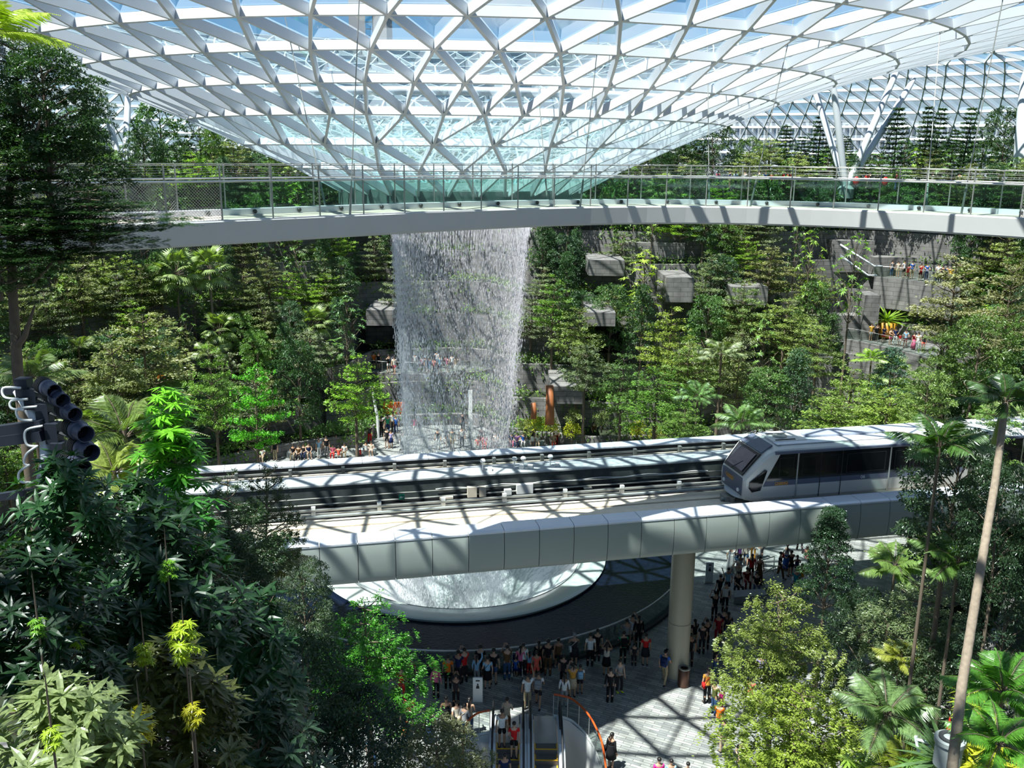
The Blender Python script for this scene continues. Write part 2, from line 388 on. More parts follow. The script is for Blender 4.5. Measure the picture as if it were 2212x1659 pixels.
# ================================================================ waterfall, bowl and pool
def build_falls():
    zt, zb = 20.9, -3.0
    # droplets: thin spindles round the falling sheet
    n = 46000
    z = RNG.uniform(zb, zt, n); a = RNG.uniform(0, 2*np.pi, n)
    def rad(z): return 2.8+1.0*np.clip((z-2)/18, 0, 1)+.75*np.clip((z-19.2)/1.8, 0, 1)**2
    # the water leaves the rim in separate jets and breaks up further down
    spread = .04+.40*np.clip((zt-z)/22, 0, 1)
    r = rad(z)+RNG.normal(0, 1, n)*spread
    jets = np.round(a/(2*np.pi)*150)/150*2*np.pi; w = np.clip((z-17)/4, 0, 1)
    a = a*(1-w)+jets*w
    L_ = RNG.uniform(.10, .30, n)*(1+.8*w); R_ = RNG.uniform(.009, .018, n)*(1+.25*(z < 6))
    x = r*np.sin(a); y = r*np.cos(a)-(20-z)*.02; x = x-(20-z)*.025
    c = np.stack([x, y, z], 1); vs = [c+np.stack([0*L_, 0*L_, L_/2], 1)]
    for k in range(3):
        t = k*2*np.pi/3+a
        vs.append(c+np.stack([R_*np.cos(t), R_*np.sin(t), -L_*.15], 1))
    vs.append(c-np.stack([0*L_, 0*L_, L_/2], 1))
    V = np.stack(vs, 1).reshape(-1, 3); b = (np.arange(n)*5)[:, None, None]
    F = np.array([(0, 1, 2), (0, 2, 3), (0, 3, 1), (4, 2, 1), (4, 3, 2), (4, 1, 3)])[None]+b
    m, nt2, bb = mk('falling_water'); bb.inputs['Base Color'].default_value = (.93, .94, .97, 1); bb.inputs['Roughness'].default_value = .3
    tr = nt2.nodes.new('ShaderNodeBsdfTranslucent'); tr.inputs[0].default_value = (.95, .95, 1, 1); ms = nt2.nodes.new('ShaderNodeMixShader'); ms.inputs[0].default_value = .45
    nt2.links.new(bb.outputs[0], ms.inputs[1]); nt2.links.new(tr.outputs[0], ms.inputs[2]); nt2.links.new(ms.outputs[0], nt2.nodes['Material Output'].inputs['Surface'])
    o = link('waterfall', fast_mesh('waterfall', V, F.reshape(-1, 3), 3), None, m, (CX, CY, 0))
    tag(o, 'indoor waterfall of fine droplets pouring from the roof opening', 'waterfall', kind='stuff')
    # thin veil of spray that the drops hang in
    m2, nt3, b3 = mk('water_spray'); NN = nt3.nodes; LL = nt3.links; NN.remove(b3)
    t = NN.new('ShaderNodeBsdfTransparent'); d = NN.new('ShaderNodeBsdfDiffuse'); d.inputs[0].default_value = (.9, .9, .94, 1)
    tl = NN.new('ShaderNodeBsdfTranslucent'); tl.inputs[0].default_value = (.9, .9, .94, 1); mm0 = NN.new('ShaderNodeMixShader')
    LL.new(d.outputs[0], mm0.inputs[1]); LL.new(tl.outputs[0], mm0.inputs[2])
    ly = NN.new('ShaderNodeLayerWeight'); ly.inputs[0].default_value = .35
    tcx = NN.new('ShaderNodeTexCoord'); mp2 = NN.new('ShaderNodeMapping'); mp2.inputs['Scale'].default_value = (1.6, 1.6, .12); ns = NN.new('ShaderNodeTexNoise'); ns.inputs['Scale'].default_value = 1
    LL.new(tcx.outputs['Object'], mp2.inputs[0]); LL.new(mp2.outputs[0], ns.inputs['Vector'])
    mu = NN.new('ShaderNodeMath'); mu.operation = 'MULTIPLY'; LL.new(ly.outputs['Facing'], mu.inputs[0]); LL.new(ns.outputs['Fac'], mu.inputs[1])
    m3 = NN.new('ShaderNodeMath'); m3.operation = 'MULTIPLY_ADD'; m3.inputs[1].default_value = .75; m3.inputs[2].default_value = .05; LL.new(mu.outputs[0], m3.inputs[0])
    m4 = NN.new('ShaderNodeMixShader'); LL.new(m3.outputs[0], m4.inputs[0]); LL.new(t.outputs[0], m4.inputs[1]); LL.new(mm0.outputs[0], m4.inputs[2])
    LL.new(m4.outputs[0], NN['Material Output'].inputs['Surface'])
    mb = MB(); zz = np.linspace(zb, zt, 30); k = 72
    for q in zz:
        rr = float(rad(np.array([q]))[0])
        for j in range(k):
            t2 = 2*math.pi*j/k; mb.v.append((rr*math.sin(t2)-(20-q)*.025, rr*math.cos(t2)-(20-q)*.02, q))
    for i in range(len(zz)-1):
        for j in range(k): mb.f.append((i*k+j, i*k+(j+1) % k, (i+1)*k+(j+1) % k, (i+1)*k+j))
    o = mb.build('water_veil', m2, o, smooth=True)
    # clear bowl that takes the water
    root = empty('water_bowl', (CX, CY, 0), 0, 'round pale bowl in the dark pool that catches the waterfall', 'bowl')
    mb = MB(); mb.lathe([(8.80, -.02), (8.86, .12), (8.78, .17), (8.55, .15), (7.35, .03), (7.2, -.08), (7.15, -.3), (8.5, -.3)], 96)
    autosm(mb.build('rim', M['bowl'], root).data)
    m5, nt5, b5 = mk('foaming_water'); N5 = nt5.nodes; L5 = nt5.links
    t5 = N5.new('ShaderNodeTexCoord'); mp5 = N5.new('ShaderNodeMapping'); mp5.inputs['Scale'].default_value = (1, 1, .35)
    n5 = N5.new('ShaderNodeTexNoise'); n5.inputs['Scale'].default_value = 5; n5.inputs['Detail'].default_value = 6
    n6 = N5.new('ShaderNodeTexNoise'); n6.inputs['Scale'].default_value = .45; n6.inputs['Detail'].default_value = 2
    L5.new(t5.outputs['Object'], mp5.inputs[0]); L5.new(mp5.outputs[0], n5.inputs['Vector']); L5.new(t5.outputs['Object'], n6.inputs['Vector'])
    a5 = N5.new('ShaderNodeMath'); a5.operation = 'MULTIPLY'; L5.new(n5.outputs['Fac'], a5.inputs[0]); L5.new(n6.outputs['Fac'], a5.inputs[1])
    c5 = N5.new('ShaderNodeValToRGB'); c5.color_ramp.elements[0].position = .12; c5.color_ramp.elements[0].color = (.34, .42, .40, 1)
    c5.color_ramp.elements[1].position = .30; c5.color_ramp.elements[1].color = (.92, .93, .93, 1); L5.new(a5.outputs[0], c5.inputs[0])
    L5.new(c5.outputs[0], b5.inputs['Base Color']); b5.inputs['Roughness'].default_value = .35
    mb = MB(); mb.lathe([(7.25, .02), (6.9, -.5), (6.0, -1.3), (4.6, -2.4), (3.4, -3.6), (2.6, -5.2), (2.2, -8)], 80, closed=False)
    autosm(mb.build('foaming_water', m5, root).data)
    # pool
    mw, ntw, bw = mk('dark_pool_water'); bw.inputs['Base Color'].default_value = (.006, .010, .024, 1); bw.inputs['Roughness'].default_value = .10; bw.inputs['Specular IOR Level'].default_value = .12
    nw = ntw.nodes.new('ShaderNodeTexNoise'); nw.inputs['Scale'].default_value = 7; nw.inputs['Detail'].default_value = 3; tw = ntw.nodes.new('ShaderNodeTexCoord')
    ntw.links.new(tw.outputs['Object'], nw.inputs['Vector']); bp = ntw.nodes.new('ShaderNodeBump'); bp.inputs['Strength'].default_value = .35; bp.inputs['Distance'].default_value = .05
    ntw.links.new(nw.outputs['Fac'], bp.inputs['Height']); ntw.links.new(bp.outputs[0], bw.inputs['Normal'])
    mb = MB(); mb.lathe([(8.6, -.02), (13.55, -.02)], 96, closed=False)
    tag(mb.build('pool_water', mw, None, (CX, CY, 0)), 'ring of still dark blue water around the bowl', 'pool', kind='stuff')
    mb = MB(); mb.lathe([(13.5, -.6), (13.5, .16), (13.9, .16), (13.9, -.6)], 96); mb.build('pool_kerb', M['darkconc'], None, (CX, CY, 0))['kind'] = 'structure'
    mb = MB(); mb.lathe([(8.5, -.5), (13.6, -.5)], 64, closed=False); mb.build('pool_floor', M['darkconc'], None, (CX, CY, 0))['kind'] = 'structure'
    root = empty('pool_railing', (CX, CY, .16), 0, 'curved glass railing with a white handrail around the dark pool', 'railing')
    mb = MB(); mb.lathe([(13.68, 0), (13.68, .95), (13.71, .95), (13.71, 0)], 96); mb.build('glass', M['glass_green'], root)
    mb = MB(); mb.tube([(13.62*math.sin(t*math.pi/60), 13.62*math.cos(t*math.pi/60), 1.0) for t in range(121)], .04, 8, False); mb.build('handrail', M['white'], root, smooth=True)
    for t in range(0, 360, 8):
        a = math.radians(t)
        if math.cos(a) > .55: continue
        mb = MB(); mb.tube([(13.62*math.sin(a), 13.62*math.cos(a), 0), (13.62*math.sin(a), 13.62*math.cos(a), 1.0)], .02, 6); mb.build('post', M['rail_post'], root)
build_falls()

# ================================================================ plaza floor with the pool and the escalator well cut out
WELL = [(onz(px, py, 0).x, onz(px, py, 0).y) for px, py in [(1058, 1585), (1030, 1592), (1008, 1615), (1000, 1659), (998, 1760)]][::-1] + \
       [(onz(px, py, 0).x, onz(px, py, 0).y) for px, py in [(1180, 1545), (1200, 1548), (1230, 1558), (1262, 1585), (1284, 1620), (1300, 1665), (1312, 1760)]]
def build_floor():
    outer = []
    for t in range(-140, 141, 4):
        a = math.radians(t); s = rscale(a)*22.3; outer.append(Vector((CX+s*math.sin(a), CY+s*math.cos(a), 0)))
    # the near end of the plaza runs on under the viewer
    outer += [Vector((13, 30, 0)), Vector((13, 12, 0)), Vector((-8, 12, 0)), Vector((-8, 30, 0))][0:0]
    outer = [p for p in outer]
    outer += [Vector((14, 20, 0)), Vector((-9, 20, 0))][0:0]
    k = [Vector((15, 34, 0)), Vector((13, 12, 0)), Vector((-8, 12, 0)), Vector((-14, 34, 0))]
    outer = outer+k
    hole = [Vector((CX+13.6*math.sin(2*math.pi*i/72), CY+13.6*math.cos(2*math.pi*i/72), 0)) for i in range(72)]
    well = [Vector((x, y, 0)) for x, y in WELL]
    tri = geometry.tessellate_polygon([outer, hole, well]); vs = outer+hole+well
    me = bpy.data.meshes.new('floor'); me.from_pydata(vs, [], tri); me.update()
    if me.polygons and sum(p.normal.z for p in me.polygons) < 0: me.flip_normals()
    link('floor', me, None, M['paving'])['kind'] = 'structure'
def rscale(a):
    d = abs(math.degrees(a)); right = a > 0
    if right: return float(np.interp(d, [0, 7, 25, 36, 44, 58, 72, 90, 120, 180], [1.25, 1.02, 1.05, 1.2, 1.76, 1.76, 1.38, 1.25, 1.15, 1.1]))
    return float(np.interp(d, [0, 17, 24, 45, 90, 120, 180], [1.25, 1.25, 1.03, 1.08, 1.15, 1.12, 1.1]))
build_floor()
def rad_world(r, a):
    s = rscale(a)
    if r <= 31 or s < 1.38: return r*s
    return 31*s+(r-31)*(43*1.38-31*s)/12 if r < 43 else 43*1.38+(r-43)*1.0
def rad_level(d, a):
    s = rscale(a)
    if d <= 31*s or s < 1.38: return d/s
    return 31+(d-31*s)*12/(43*1.38-31*s) if d < 43*1.38 else 43+(d-43*1.38)
LV = [(22.3, 1.0), (25.2, 3.2), (28.0, 5.6), (30.8, 8.4), (33.4, 11.2), (35.9, 14.0), (38.3, 16.8), (40.7, 19.0), (43.0, 20.9)]
def ground_z(x, y):
    a = math.atan2(x-CX, y-CY); r = rad_level(math.hypot(x-CX, y-CY), a); z = 0
    if y < 34 and -7.5 < x < 12.5: return 0
    for rr, zz in LV:
        if r >= rr: z = zz
    return z
def build_terraces():
    A = [math.radians(t) for t in range(-152, 153, 3)]
    for i, (r, z) in enumerate(LV):
        z0 = LV[i-1][1] if i else 0; r1 = LV[i+1][0] if i+1 < len(LV) else 92
        vs = []; fs = []; uv = []
        for k, a in enumerate(A):
            s = rscale(a)
            for rr, zz in ((r, z0-.3), (r, z), (r+.35, z)):
                q_ = rad_world(rr, a); vs.append((CX+q_*math.sin(a), CY+q_*math.cos(a), zz)); uv.append((a*r*1.15, zz))
        for k in range(len(A)-1):
            b = k*3; fs += [(b, b+1, b+4, b+3), (b+1, b+2, b+5, b+4)]
        me = bpy.data.meshes.new('terrace_wall'); me.from_pydata(vs, [], fs); me.update()
        ul = me.uv_layers.new(name='UVMap')
        for lp in me.loops: ul.data[lp.index].uv = uv[lp.vertex_index]
        link('wall_terrace', me, None, M['stone'])['kind'] = 'structure'
        vs = []; fs = []; rr = [r+.35+(r1-r-.35)*j/(2 if i < 8 else 10) for j in range(3 if i < 8 else 11)]
        for a in A:
            s = rscale(a)
            for j, q in enumerate(rr):
                q_ = rad_world(q, a)
                if i == 8: q_ = q_+(q*1.05-q_)*min(1, j/8)
                vs.append((CX+q_*math.sin(a), CY+q_*math.cos(a), z-.12))
        n = len(rr)
        for k in range(len(A)-1):
            for j in range(n-1): fs.append((k*n+j, k*n+j+1, (k+1)*n+j+1, (k+1)*n+j))
        me = bpy.data.meshes.new('ground'); me.from_pydata(vs, [], fs); me.update()
        link('ground_terrace', me, None, M['soil'])['kind'] = 'structure'
build_terraces()
# the corridor's side walls under the near slope


# ================================================================ train guideway
_gp = [onz(px, py, 7.4) for px, py in [(730, 1262), (1010, 1238), (1235, 1218), (1456, 1200), (1593, 1184), (1658, 1179), (1857, 1162), (1918, 1157)]]
GC = np.polyfit([p.x for p in _gp], [p.y for p in _gp], 2)
def gy(x): return float(np.polyval(GC, min(x, 24)))+(max(x, 24)-24)*float(np.polyval(np.polyder(GC), 24))
def gslope(x): return float(np.polyval(np.polyder(GC), min(x, 24)))
def gpt(x, s, z):
    m = gslope(x); n = math.hypot(1, m); return Vector((x-m/n*s, gy(x)+s/n, z))
def sweep(prof, x0, x1, n, closed=True, mb=None):
    mb = mb or MB(); m = len(prof); o = len(mb.v)
    for i in range(n+1):
        x = x0+(x1-x0)*i/n
        for s, z in prof: mb.v.append(tuple(gpt(x, s, z)))
    for i in range(n):
        for j in range(m if closed else m-1):
            k = (j+1) % m; mb.f.append((o+i*m+j, o+(i+1)*m+j, o+(i+1)*m+k, o+i*m+k))
    if closed: mb.f.append(tuple(o+j for j in range(m))); mb.f.append(tuple(o+n*m+j for j in range(m))[::-1])
    return mb
def rect(s0, s1, z0, z1): return [(s0, z0), (s0, z1), (s1, z1), (s1, z0)]
X0, X1 = -17.0, 34.0
GW = empty('train_guideway', (7.4, 38.9, 0), 0, 'pale clad elevated double guideway crossing in front of the waterfall', 'guideway')
def gb(name, mb, mat, parent=None, sm=False):
    o = mb.build(name, mat, parent or GW, smooth=sm); o.matrix_parent_inverse = Matrix.Translation((-7.4, -38.9, 0)); return o
def gchild(name, mb, mat, par):
    o = mb.build(name, mat, par); return o
gb('deck_beam', sweep([(.12, 7.5), (.12, 8.9), (.3, 8.9), (.3, 8.2), (4.7, 8.2), (4.7, 7.75), (6.5, 7.75), (6.5, 7.2), (4.6, 6.9), (1.2, 6.9)], X0, X1, 40), M['black'])
gb('rear_beam', sweep([(6.5, 7.0), (6.5, 7.9), (10.3, 7.9), (10.3, 7.0)], X0, X1, 40), M['black'])
# cladding panels along the near face and cap pieces on it
px0 = onz(1795, 1093, 9.05).x; step = (px0-onz(855, 1164, 9.05).x)/13.0
i0 = int((px0-X0)/step)
for i in range(-7, i0+1):
    xa = px0-(i+1)*step+.012; xb = px0-i*step-.012
    o = gb('cladding_panel', sweep([(.06, 7.36), (.0, 7.42), (-.04, 7.6), (-.07, 7.9), (-.08, 8.2), (-.075, 8.5), (-.05, 8.8), (0, 9.03), (.08, 9.03), (0, 8.3), (.08, 7.46), (1.1, 7.32), (1.1, 7.28)], xa, xb, 1), M['clad']); autosm(o.data, 35)
    o = gb('cap_piece', sweep([(-.03, 9.03), (-.03, 9.10), (.10, 9.16), (.85, 9.16), (.9, 9.1), (.9, 8.75), (.8, 8.75), (.8, 9.03)], xa, xb, 1), M['cap'])
gb('running_slab', sweep(rect(.92, 4.35, 8.2, 8.42), X0, X1, 40), M['beige'])
gb('slab_joint', sweep(rect(3.35, 3.45, 8.42, 8.45), X0, X1, 40), pmat('joint_cover', (.45, .36, .26), .7, 0, .3, 3))
for s, z, mt in ((4.0, 8.72, 'conc'), (4.38, 8.86, 'rail_post'), (5.6, 8.05, 'dark_steel')):
    gb('guide_rail', sweep(rect(s, s+.13, z-.08, z), X0, X1, 40), M[mt])
gb('guide_rail', sweep(rect(4.62, 4.72, 8.5, 8.58), X0, X1, 40), M['rail_post'])
gb('centre_wall', sweep([(7.27, 7.8), (7.27, 8.88), (8.28, 8.88), (8.3, 8.6), (8.3, 7.8)], X0, X1, 40), pmat('stained_concrete', (.060, .072, .072), .8, 0, .5, 3))
gb('centre_coping', sweep([(7.23, 8.88), (7.23, 8.96), (7.3, 9.0), (8.22, 9.0), (8.3, 8.88)], X0, X1, 40), pmat('coping_concrete', (.42, .45, .46), .7, 0, .3, 4))
gb('centre_rail', sweep(rect(8.45, 8.53, 8.85, 8.98), X0, X1, 40), M['cap'])
for s, z, mt, r in ((8.95, 8.55, 'beige', .12), (9.35, 8.95, 'rail_post', .09), (9.5, 8.7, 'beige', .1)):
    gb('guide_rail', sweep(rect(s, s+r, z-r, z), X0, X1, 40), M[mt])
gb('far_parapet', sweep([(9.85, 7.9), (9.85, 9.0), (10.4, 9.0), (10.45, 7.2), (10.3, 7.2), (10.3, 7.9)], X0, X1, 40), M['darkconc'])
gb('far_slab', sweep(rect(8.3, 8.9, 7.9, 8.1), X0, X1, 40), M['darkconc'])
for i in range(-7, i0+1):
    xa = px0-(i+1)*step*1.12+.012; xb = px0-i*step*1.12-.012
    if xa < X0: break
    gb('cap_piece', sweep([(9.82, 9.01), (9.82, 9.09), (10.46, 9.15), (10.46, 8.85)], xa, xb, 1), M['cap'])
# brackets on the far rails and the near rail, pipes, boxes
def gbox(name, x, s, z, l, w, h, mat, par=None):
    mb = MB(); m = gslope(x); t = Vector((1, m, 0)).normalized(); n = Vector((-t.y, t.x, 0)); c = gpt(x, s, z)
    M4 = Matrix((( t.x, n.x, 0, c.x), (t.y, n.y, 0, c.y), (0, 0, 1, c.z), (0, 0, 0, 1)))
    mb.box((-l/2, -w/2, 0), (l/2, w/2, h), M4); return gb(name, mb, M[mat])
for i in range(14):
    x = -13.5+i*2.45
    gbox('rail_bracket', x, 9.32, 8.1, .16, .22, .98, 'rail_post')
for px, py in [(725, 1108), (867, 1098), (1005, 1088), (1137, 1079), (1268, 1070), (1391, 1061), (1514, 1052)]:
    p = onz(px, py, 8.75); x = p.x
    gbox('rail_clamp', x, 4.5, 8.6, .18, .16, .38, 'white')
for s, z, r in ((7.15, 8.35, .035), (7.1, 8.05, .05), (6.7, 7.95, .035)):
    mb = MB(); mb.tube([gpt(X0+(X1-X0)*i/50, s, z+.008*math.sin(i*2.1)) for i in range(51)], r, 6, False); gb('conduit', mb, M['rail_post'], sm=True)
mb = MB(); mb.tube([gpt(-2+i*.35, 7.2, 8.40+.035*math.sin(i*.9)) for i in range(40)], .022, 6, False); gb('cable', mb, M['white'])
for (px, py), l, h, mt in [((1202, 1063), 1.0, .55, 'white'), ((1166, 1064), .42, .30, 'white'), ((1089, 1090), .55, .6, 'beige'), ((1112, 1088), .4, .55, 'beige'), ((1034, 1080), .8, .12, 'beige'), ((1337, 1053), .5, .08, 'beige')]:
    p = onz(px, py, 7.95); gbox('junction_box', p.x, 7.05, 7.95, l*.8, .25, h*.85, mt)
# small green arrow sign
p = onz(938, 1075, 8.2); o = gbox('arrow_sign', p.x, 6.95, 8.1, .26, .04, .26, 'white'); o.data.materials[0] = pmat('sign_green', (.02, .32, .18), .5)
mb = MB(); c = gpt(p.x, 6.90, 8.23); mb.box((c.x-.08, c.y-.02, c.z-.015), (c.x+.08, c.y-.01, c.z+.015)); mb.add([(c.x-.09, c.y-.015, c.z), (c.x-.02, c.y-.015, c.z+.06), (c.x-.02, c.y-.015, c.z-.06)], [(0, 1, 2)])
gb('arrow_mark', mb, M['white'])
# small white sensors on stalks standing on the centre wall
for i, (px, py) in enumerate([(1119, 1019), (1187, 1013), (1206, 1012), (1264, 1008)]):
    p = onz(px, py, 9.0); c = gpt(p.x, 7.75, 9.0)
    r = empty('sensor_lamp', c, 0, ['white stalk lamp leftmost on the guideway centre wall', 'white stalk lamp, left one of the close pair on the guideway centre wall', 'white stalk lamp, right one of the close pair on the guideway centre wall', 'white stalk lamp furthest right on the guideway centre wall'][i], 'lamp', 'stalk lamps on the guideway centre wall')
    mb = MB(); mb.tube([(0, 0, 0), (0, 0, .42)], .035, 6); mb.build('stalk', M['white'], r)
    mb = MB(); mb.lathe([(.01, .38), (.12, .42), (.14, .5), (.1, .57), (.01, .6)], 12); mb.build('head', M['white'], r)
    mb = MB(); mb.box((.22, -.12, 0), (.46, .12, .16)); mb.build('control_box', M['white'], r)
# round column below
mb = MB(); cb = onz(1463, 1474, 0); cb = gpt(onz(1463, 1474, 0).x, 2.2, 0); cb = Vector((onz(1465, 1474, 0).x, onz(1463, 1473, 0).y+.45, 0))
root = empty('guideway_column', cb, 0, 'thick round beige column carrying the train guideway', 'column')
mb = MB(); mb.lathe([(.01, 0), (.53, 0), (.53, 2.90), (.505, 2.92), (.505, 2.95), (.53, 2.97), (.53, 7.25), (.01, 7.25)], 40); autosm(mb.build('shaft', M['column'], root).data)
mb = MB(); mb.lathe([(.52, 0), (.56, 0), (.56, .12), (.52, .12)], 40); mb.build('base_ring', M['steel'], root)
for x in (-12.5, 24.5):
    c = gpt(x, 4.8, 0); mb = MB(); mb.lathe([(.01, -1), (.6, -1), (.6, 7.0), (.01, 7.0)], 32, (0, 0, 0))
    o = mb.build('guideway_column', M['column'], None, c); autosm(o.data)
    tag(o, 'round guideway column hidden among the trees at the ' + ('left' if x < 0 else 'right') + ' end of the beam', 'column')

# ================================================================ train
M['pod'] = pmat('roof_pod_grey', (.36, .40, .50), .4)
def build_train(x_nose, s_c, z0, lab, car_no, nose=True):
    c = gpt(x_nose, s_c, z0); ang = math.atan(gslope(x_nose+5.5))
    T = empty('train_car', c, ang, lab, 'train', 'coupled train cars')
    Lc, w = 11.6, 1.35
    def st(x, zt, hw, zb, zs):     # section polygon
        return [(x, -hw*.93, zb), (x, -hw, zb+.18), (x, -hw, zs), (x, -hw*.93, zs+(zt-zs)*.55), (x, -hw*.70, zt-.04), (x, -hw*.30, zt), (x, hw*.30, zt), (x, hw*.70, zt-.04), (x, hw*.93, zs+(zt-zs)*.55), (x, hw, zs), (x, hw, zb+.18), (x, hw*.93, zb)]
    if nose:
        S = [st(0, 1.22, 1.10, .10, .98), st(.10, 1.36, 1.19, .04, 1.12), st(.45, 1.86, 1.29, 0, 1.62), st(.80, 2.34, 1.34, 0, 2.06), st(1.10, 2.60, 1.35, 0, 2.30), st(1.45, 2.74, 1.35, 0, 2.42), st(1.9, 2.78, 1.35, 0, 2.46), st(Lc-.3, 2.78, 1.35, 0, 2.46), st(Lc, 2.70, 1.28, .05, 2.4)]
    else:
        S = [st(0, 2.70, 1.28, .05, 2.4), st(.3, 2.78, 1.35, 0, 2.46), st(Lc-.3, 2.78, 1.35, 0, 2.46), st(Lc, 2.70, 1.28, .05, 2.4)]
    mb = MB(); m = 12
    for s in S: mb.v += s
    for i in range(len(S)-1):
        for j in range(m):
            k = (j+1) % m; mb.f.append((i*m+j, i*m+k, (i+1)*m+k, (i+1)*m+j))
    mb.f.append(tuple(range(m))[::-1]); mb.f.append(tuple((len(S)-1)*m+j for j in range(m)))
    body = mb.build('body', M['train'], T); autosm(body.data, 22)
    def rail(pts, nm, mat, par=T, e=.02):      # panel on a plane, given as polygon of 3-D points with outward offset
        mb = MB(); n = (pts[1]-pts[0]).cross(pts[2]-pts[0]).normalized()*e
        k = len(pts); mb.add([p+n for p in pts]+[p-n for p in pts], [tuple(range(k)), tuple(range(k, 2*k))[::-1]]+[(i, (i+1) % k, k+(i+1) % k, k+i) for i in range(k)])
        return mb.build(nm, mat, par)
    V = Vector
    xs = 1.15 if nose else .35
    for sd_ in (-1, 1):
        y = sd_*1.352
        # long dark window band with a slanted front edge
        a = [V((xs+.45, y, 2.42)), V((xs-.2, y, 1.05)), V((Lc-.3, y, 1.05)), V((Lc-.3, y, 2.42))]
        if sd_ > 0: a = a[::-1]
        band = rail(a, 'window_band', M['win'], e=.012)
        a = [V((xs-.2, y, 1.05)), V((xs-.3, y, .78)), V((Lc-.3, y, .78)), V((Lc-.3, y, 1.05))]
        rail(a if sd_ < 0 else a[::-1], 'waist_stripe', M['train_blue'], e=.010)
        mb = MB(); mb.box((xs+.2, y-sd_*.12-.02, 2.40), (Lc-.3, y+.03*sd_+.001, 2.56)); o = mb.build('roof_edge_trim', M['train_blue'], T); bevel(o, .03)
        mb = MB(); mb.box((xs-.4, y-.02, .0), (Lc-.2, y+.02, .06)); mb.build('skirt_strip', M['steel'], T)
        # door seams and window frames
        for q in ([2.5, 3.68, 4.75, 7.25, 8.3, 9.4] if nose else [2.2, 3.5, 6.2, 7.5, 10.2]):
            wide = q in (2.5, 7.25, 2.2, 6.2)
            mb = MB(); t = .035 if wide else .014; mb.box((q-t, y-.022, .05), (q+t, y+.022, 2.42)); mb.build('door_seam', M['steel'] if wide else M['dark_steel'], T)
        for x0, x1 in ([(1.6, 2.3), (2.75, 3.45), (3.92, 4.55), (5.0, 7.0), (7.5, 8.1), (8.5, 9.2), (9.7, 10.9)] if nose else [(.8, 1.9), (2.5, 3.2), (3.8, 5.8), (6.5, 7.2), (7.8, 9.8)]):
            mb = MB(); y2 = y+.012*sd_
            for b in ((x0, 1.22, x1, 1.235), (x0, 2.2, x1, 2.212), (x0, 1.22, x0+.012, 2.2), (x1-.012, 1.22, x1, 2.2)):
                mb.box((b[0], y2-.004, b[1]), (b[2], y2+.004, b[3]))
            mb.build('window_frame', M['dark_steel'], band)
        if nose:
            # six-sided side window in the nose
            def ns(x, z): # surface y of the nose
                return np.interp(x, [0, .10, .45, .80, 1.10], [1.10, 1.19, 1.29, 1.34, 1.35])+.035
            pl = [(.22, 1.02), (.86, 1.66), (.98, 1.62), (.72, .60), (.34, .50), (.20, .70)]
            a = [V((x, sd_*ns(x, z), z)) for x, z in pl]
            rail(a if sd_ > 0 else a[::-1], 'side_window', M['win'], e=.035)
    mb = MB(); mb.box((1.6 if nose else .3, -.98, 2.74), (Lc-.2, .98, 2.80)); o = mb.build('roof_panel', M['train_roof'], T); bevel(o, .03)
    pod = MB(); pts = []
    for i in range(24):
        t = 2*math.pi*i/24; pts.append((5.6+(1.75 if math.cos(t) > 0 else -1.75)+.42*math.cos(t), .42*math.sin(t)+.1))
    pod.prism(pts, 2.80, 2.93); o = pod.build('air_conditioner', M['pod'], T); bevel(o, .04, 3)
    if nose:
        mb = MB(); mb.box((1.6, -.62, 2.80), (3.3, .62, 2.83)); mb.build('hatch', M['train'], T)
        mb = MB(); mb.lathe([(.01, .03), (.12, .03), (.12, .06), (.3, .06), (.34, .02), (.34, -.02), (.01, -.02)], 24, (2.3, .1, 2.85)); mb.build('roof_fan', M['rail_post'], T)
        for y in (-.45, .5):
            mb = MB(); mb.box((1.8, y-.06, 2.83), (2.8, y+.06, 2.85)); mb.build('vent', M['black'], T)
        # windscreen with frame and wiper
        w0 = [V((.00, .90, 1.26)), V((.00, -.90, 1.26)), V((.80, -1.02, 2.36)), V((.80, 1.02, 2.36))]
        rail(w0[::-1], 'windscreen_frame', M['rubber'], e=.035)
        w1 = [V((.09, .76, 1.40)), V((.09, -.76, 1.40)), V((.70, -.84, 2.25)), V((.70, .84, 2.25))]; off = V((-.045, 0, .04))
        rail([p+off for p in w1][::-1], 'windscreen', pmat('windscreen_glass', (.10, .10, .13), .04, .3, .3, 2), e=.008)
        w2 = [V((.82, 1.0, 2.40)), V((.82, -1.0, 2.40)), V((1.38, -.96, 2.76)), V((1.38, .96, 2.76))]
        rail(w2[::-1], 'roof_glass', M['train_blue'], e=.035)
        mb = MB(); mb.tube([V((-.06, .1, 1.32)), V((.30, -.35, 1.82))], .015, 5); mb.build('wiper', M['black'], T)
        # dark front panel with headlamps and logo
        mb = MB(); mb.box((-.04, -1.0, .22), (.02, 1.0, 1.16)); o = mb.build('front_panel', M['train_blue'], T); bevel(o, .03)
        for y in (-.72, .72):
            mb = MB(); mb.lathe([(.01, 0), (.1, 0), (.09, .05), (.01, .06)], 14); o = mb.build('headlamp', M['white'], T); o.rotation_euler = (0, -math.pi/2, 0); o.location = (-.04, y, .45)
        mb = MB(); P = []
        for t in range(-10, 11):
            y = t/10*1.12; P.append((-.16+.55*(abs(t)/10)**3, y))
        for t in P: pass
        poly = P+[(.7, 1.25), (.7, -1.25)]
        mb.prism(poly, .0, .12); o = mb.build('bumper', M['cap'], T)
        mb = MB(); mb.box((-.42, -.28, -.42), (.1, .28, -.12)); mb.tube([(-.38, -.12, -.26), (-.58, -.12, -.26)], .1, 10); mb.box((-.2, -.42, -.5), (.0, -.24, -.1)); mb.build('coupler', M['rail_post'], T)
        mb = MB(); mb.box((.5, -1.15, -.58), (.9, -.85, .02)); mb.build('nose_support', M['beige'], T)
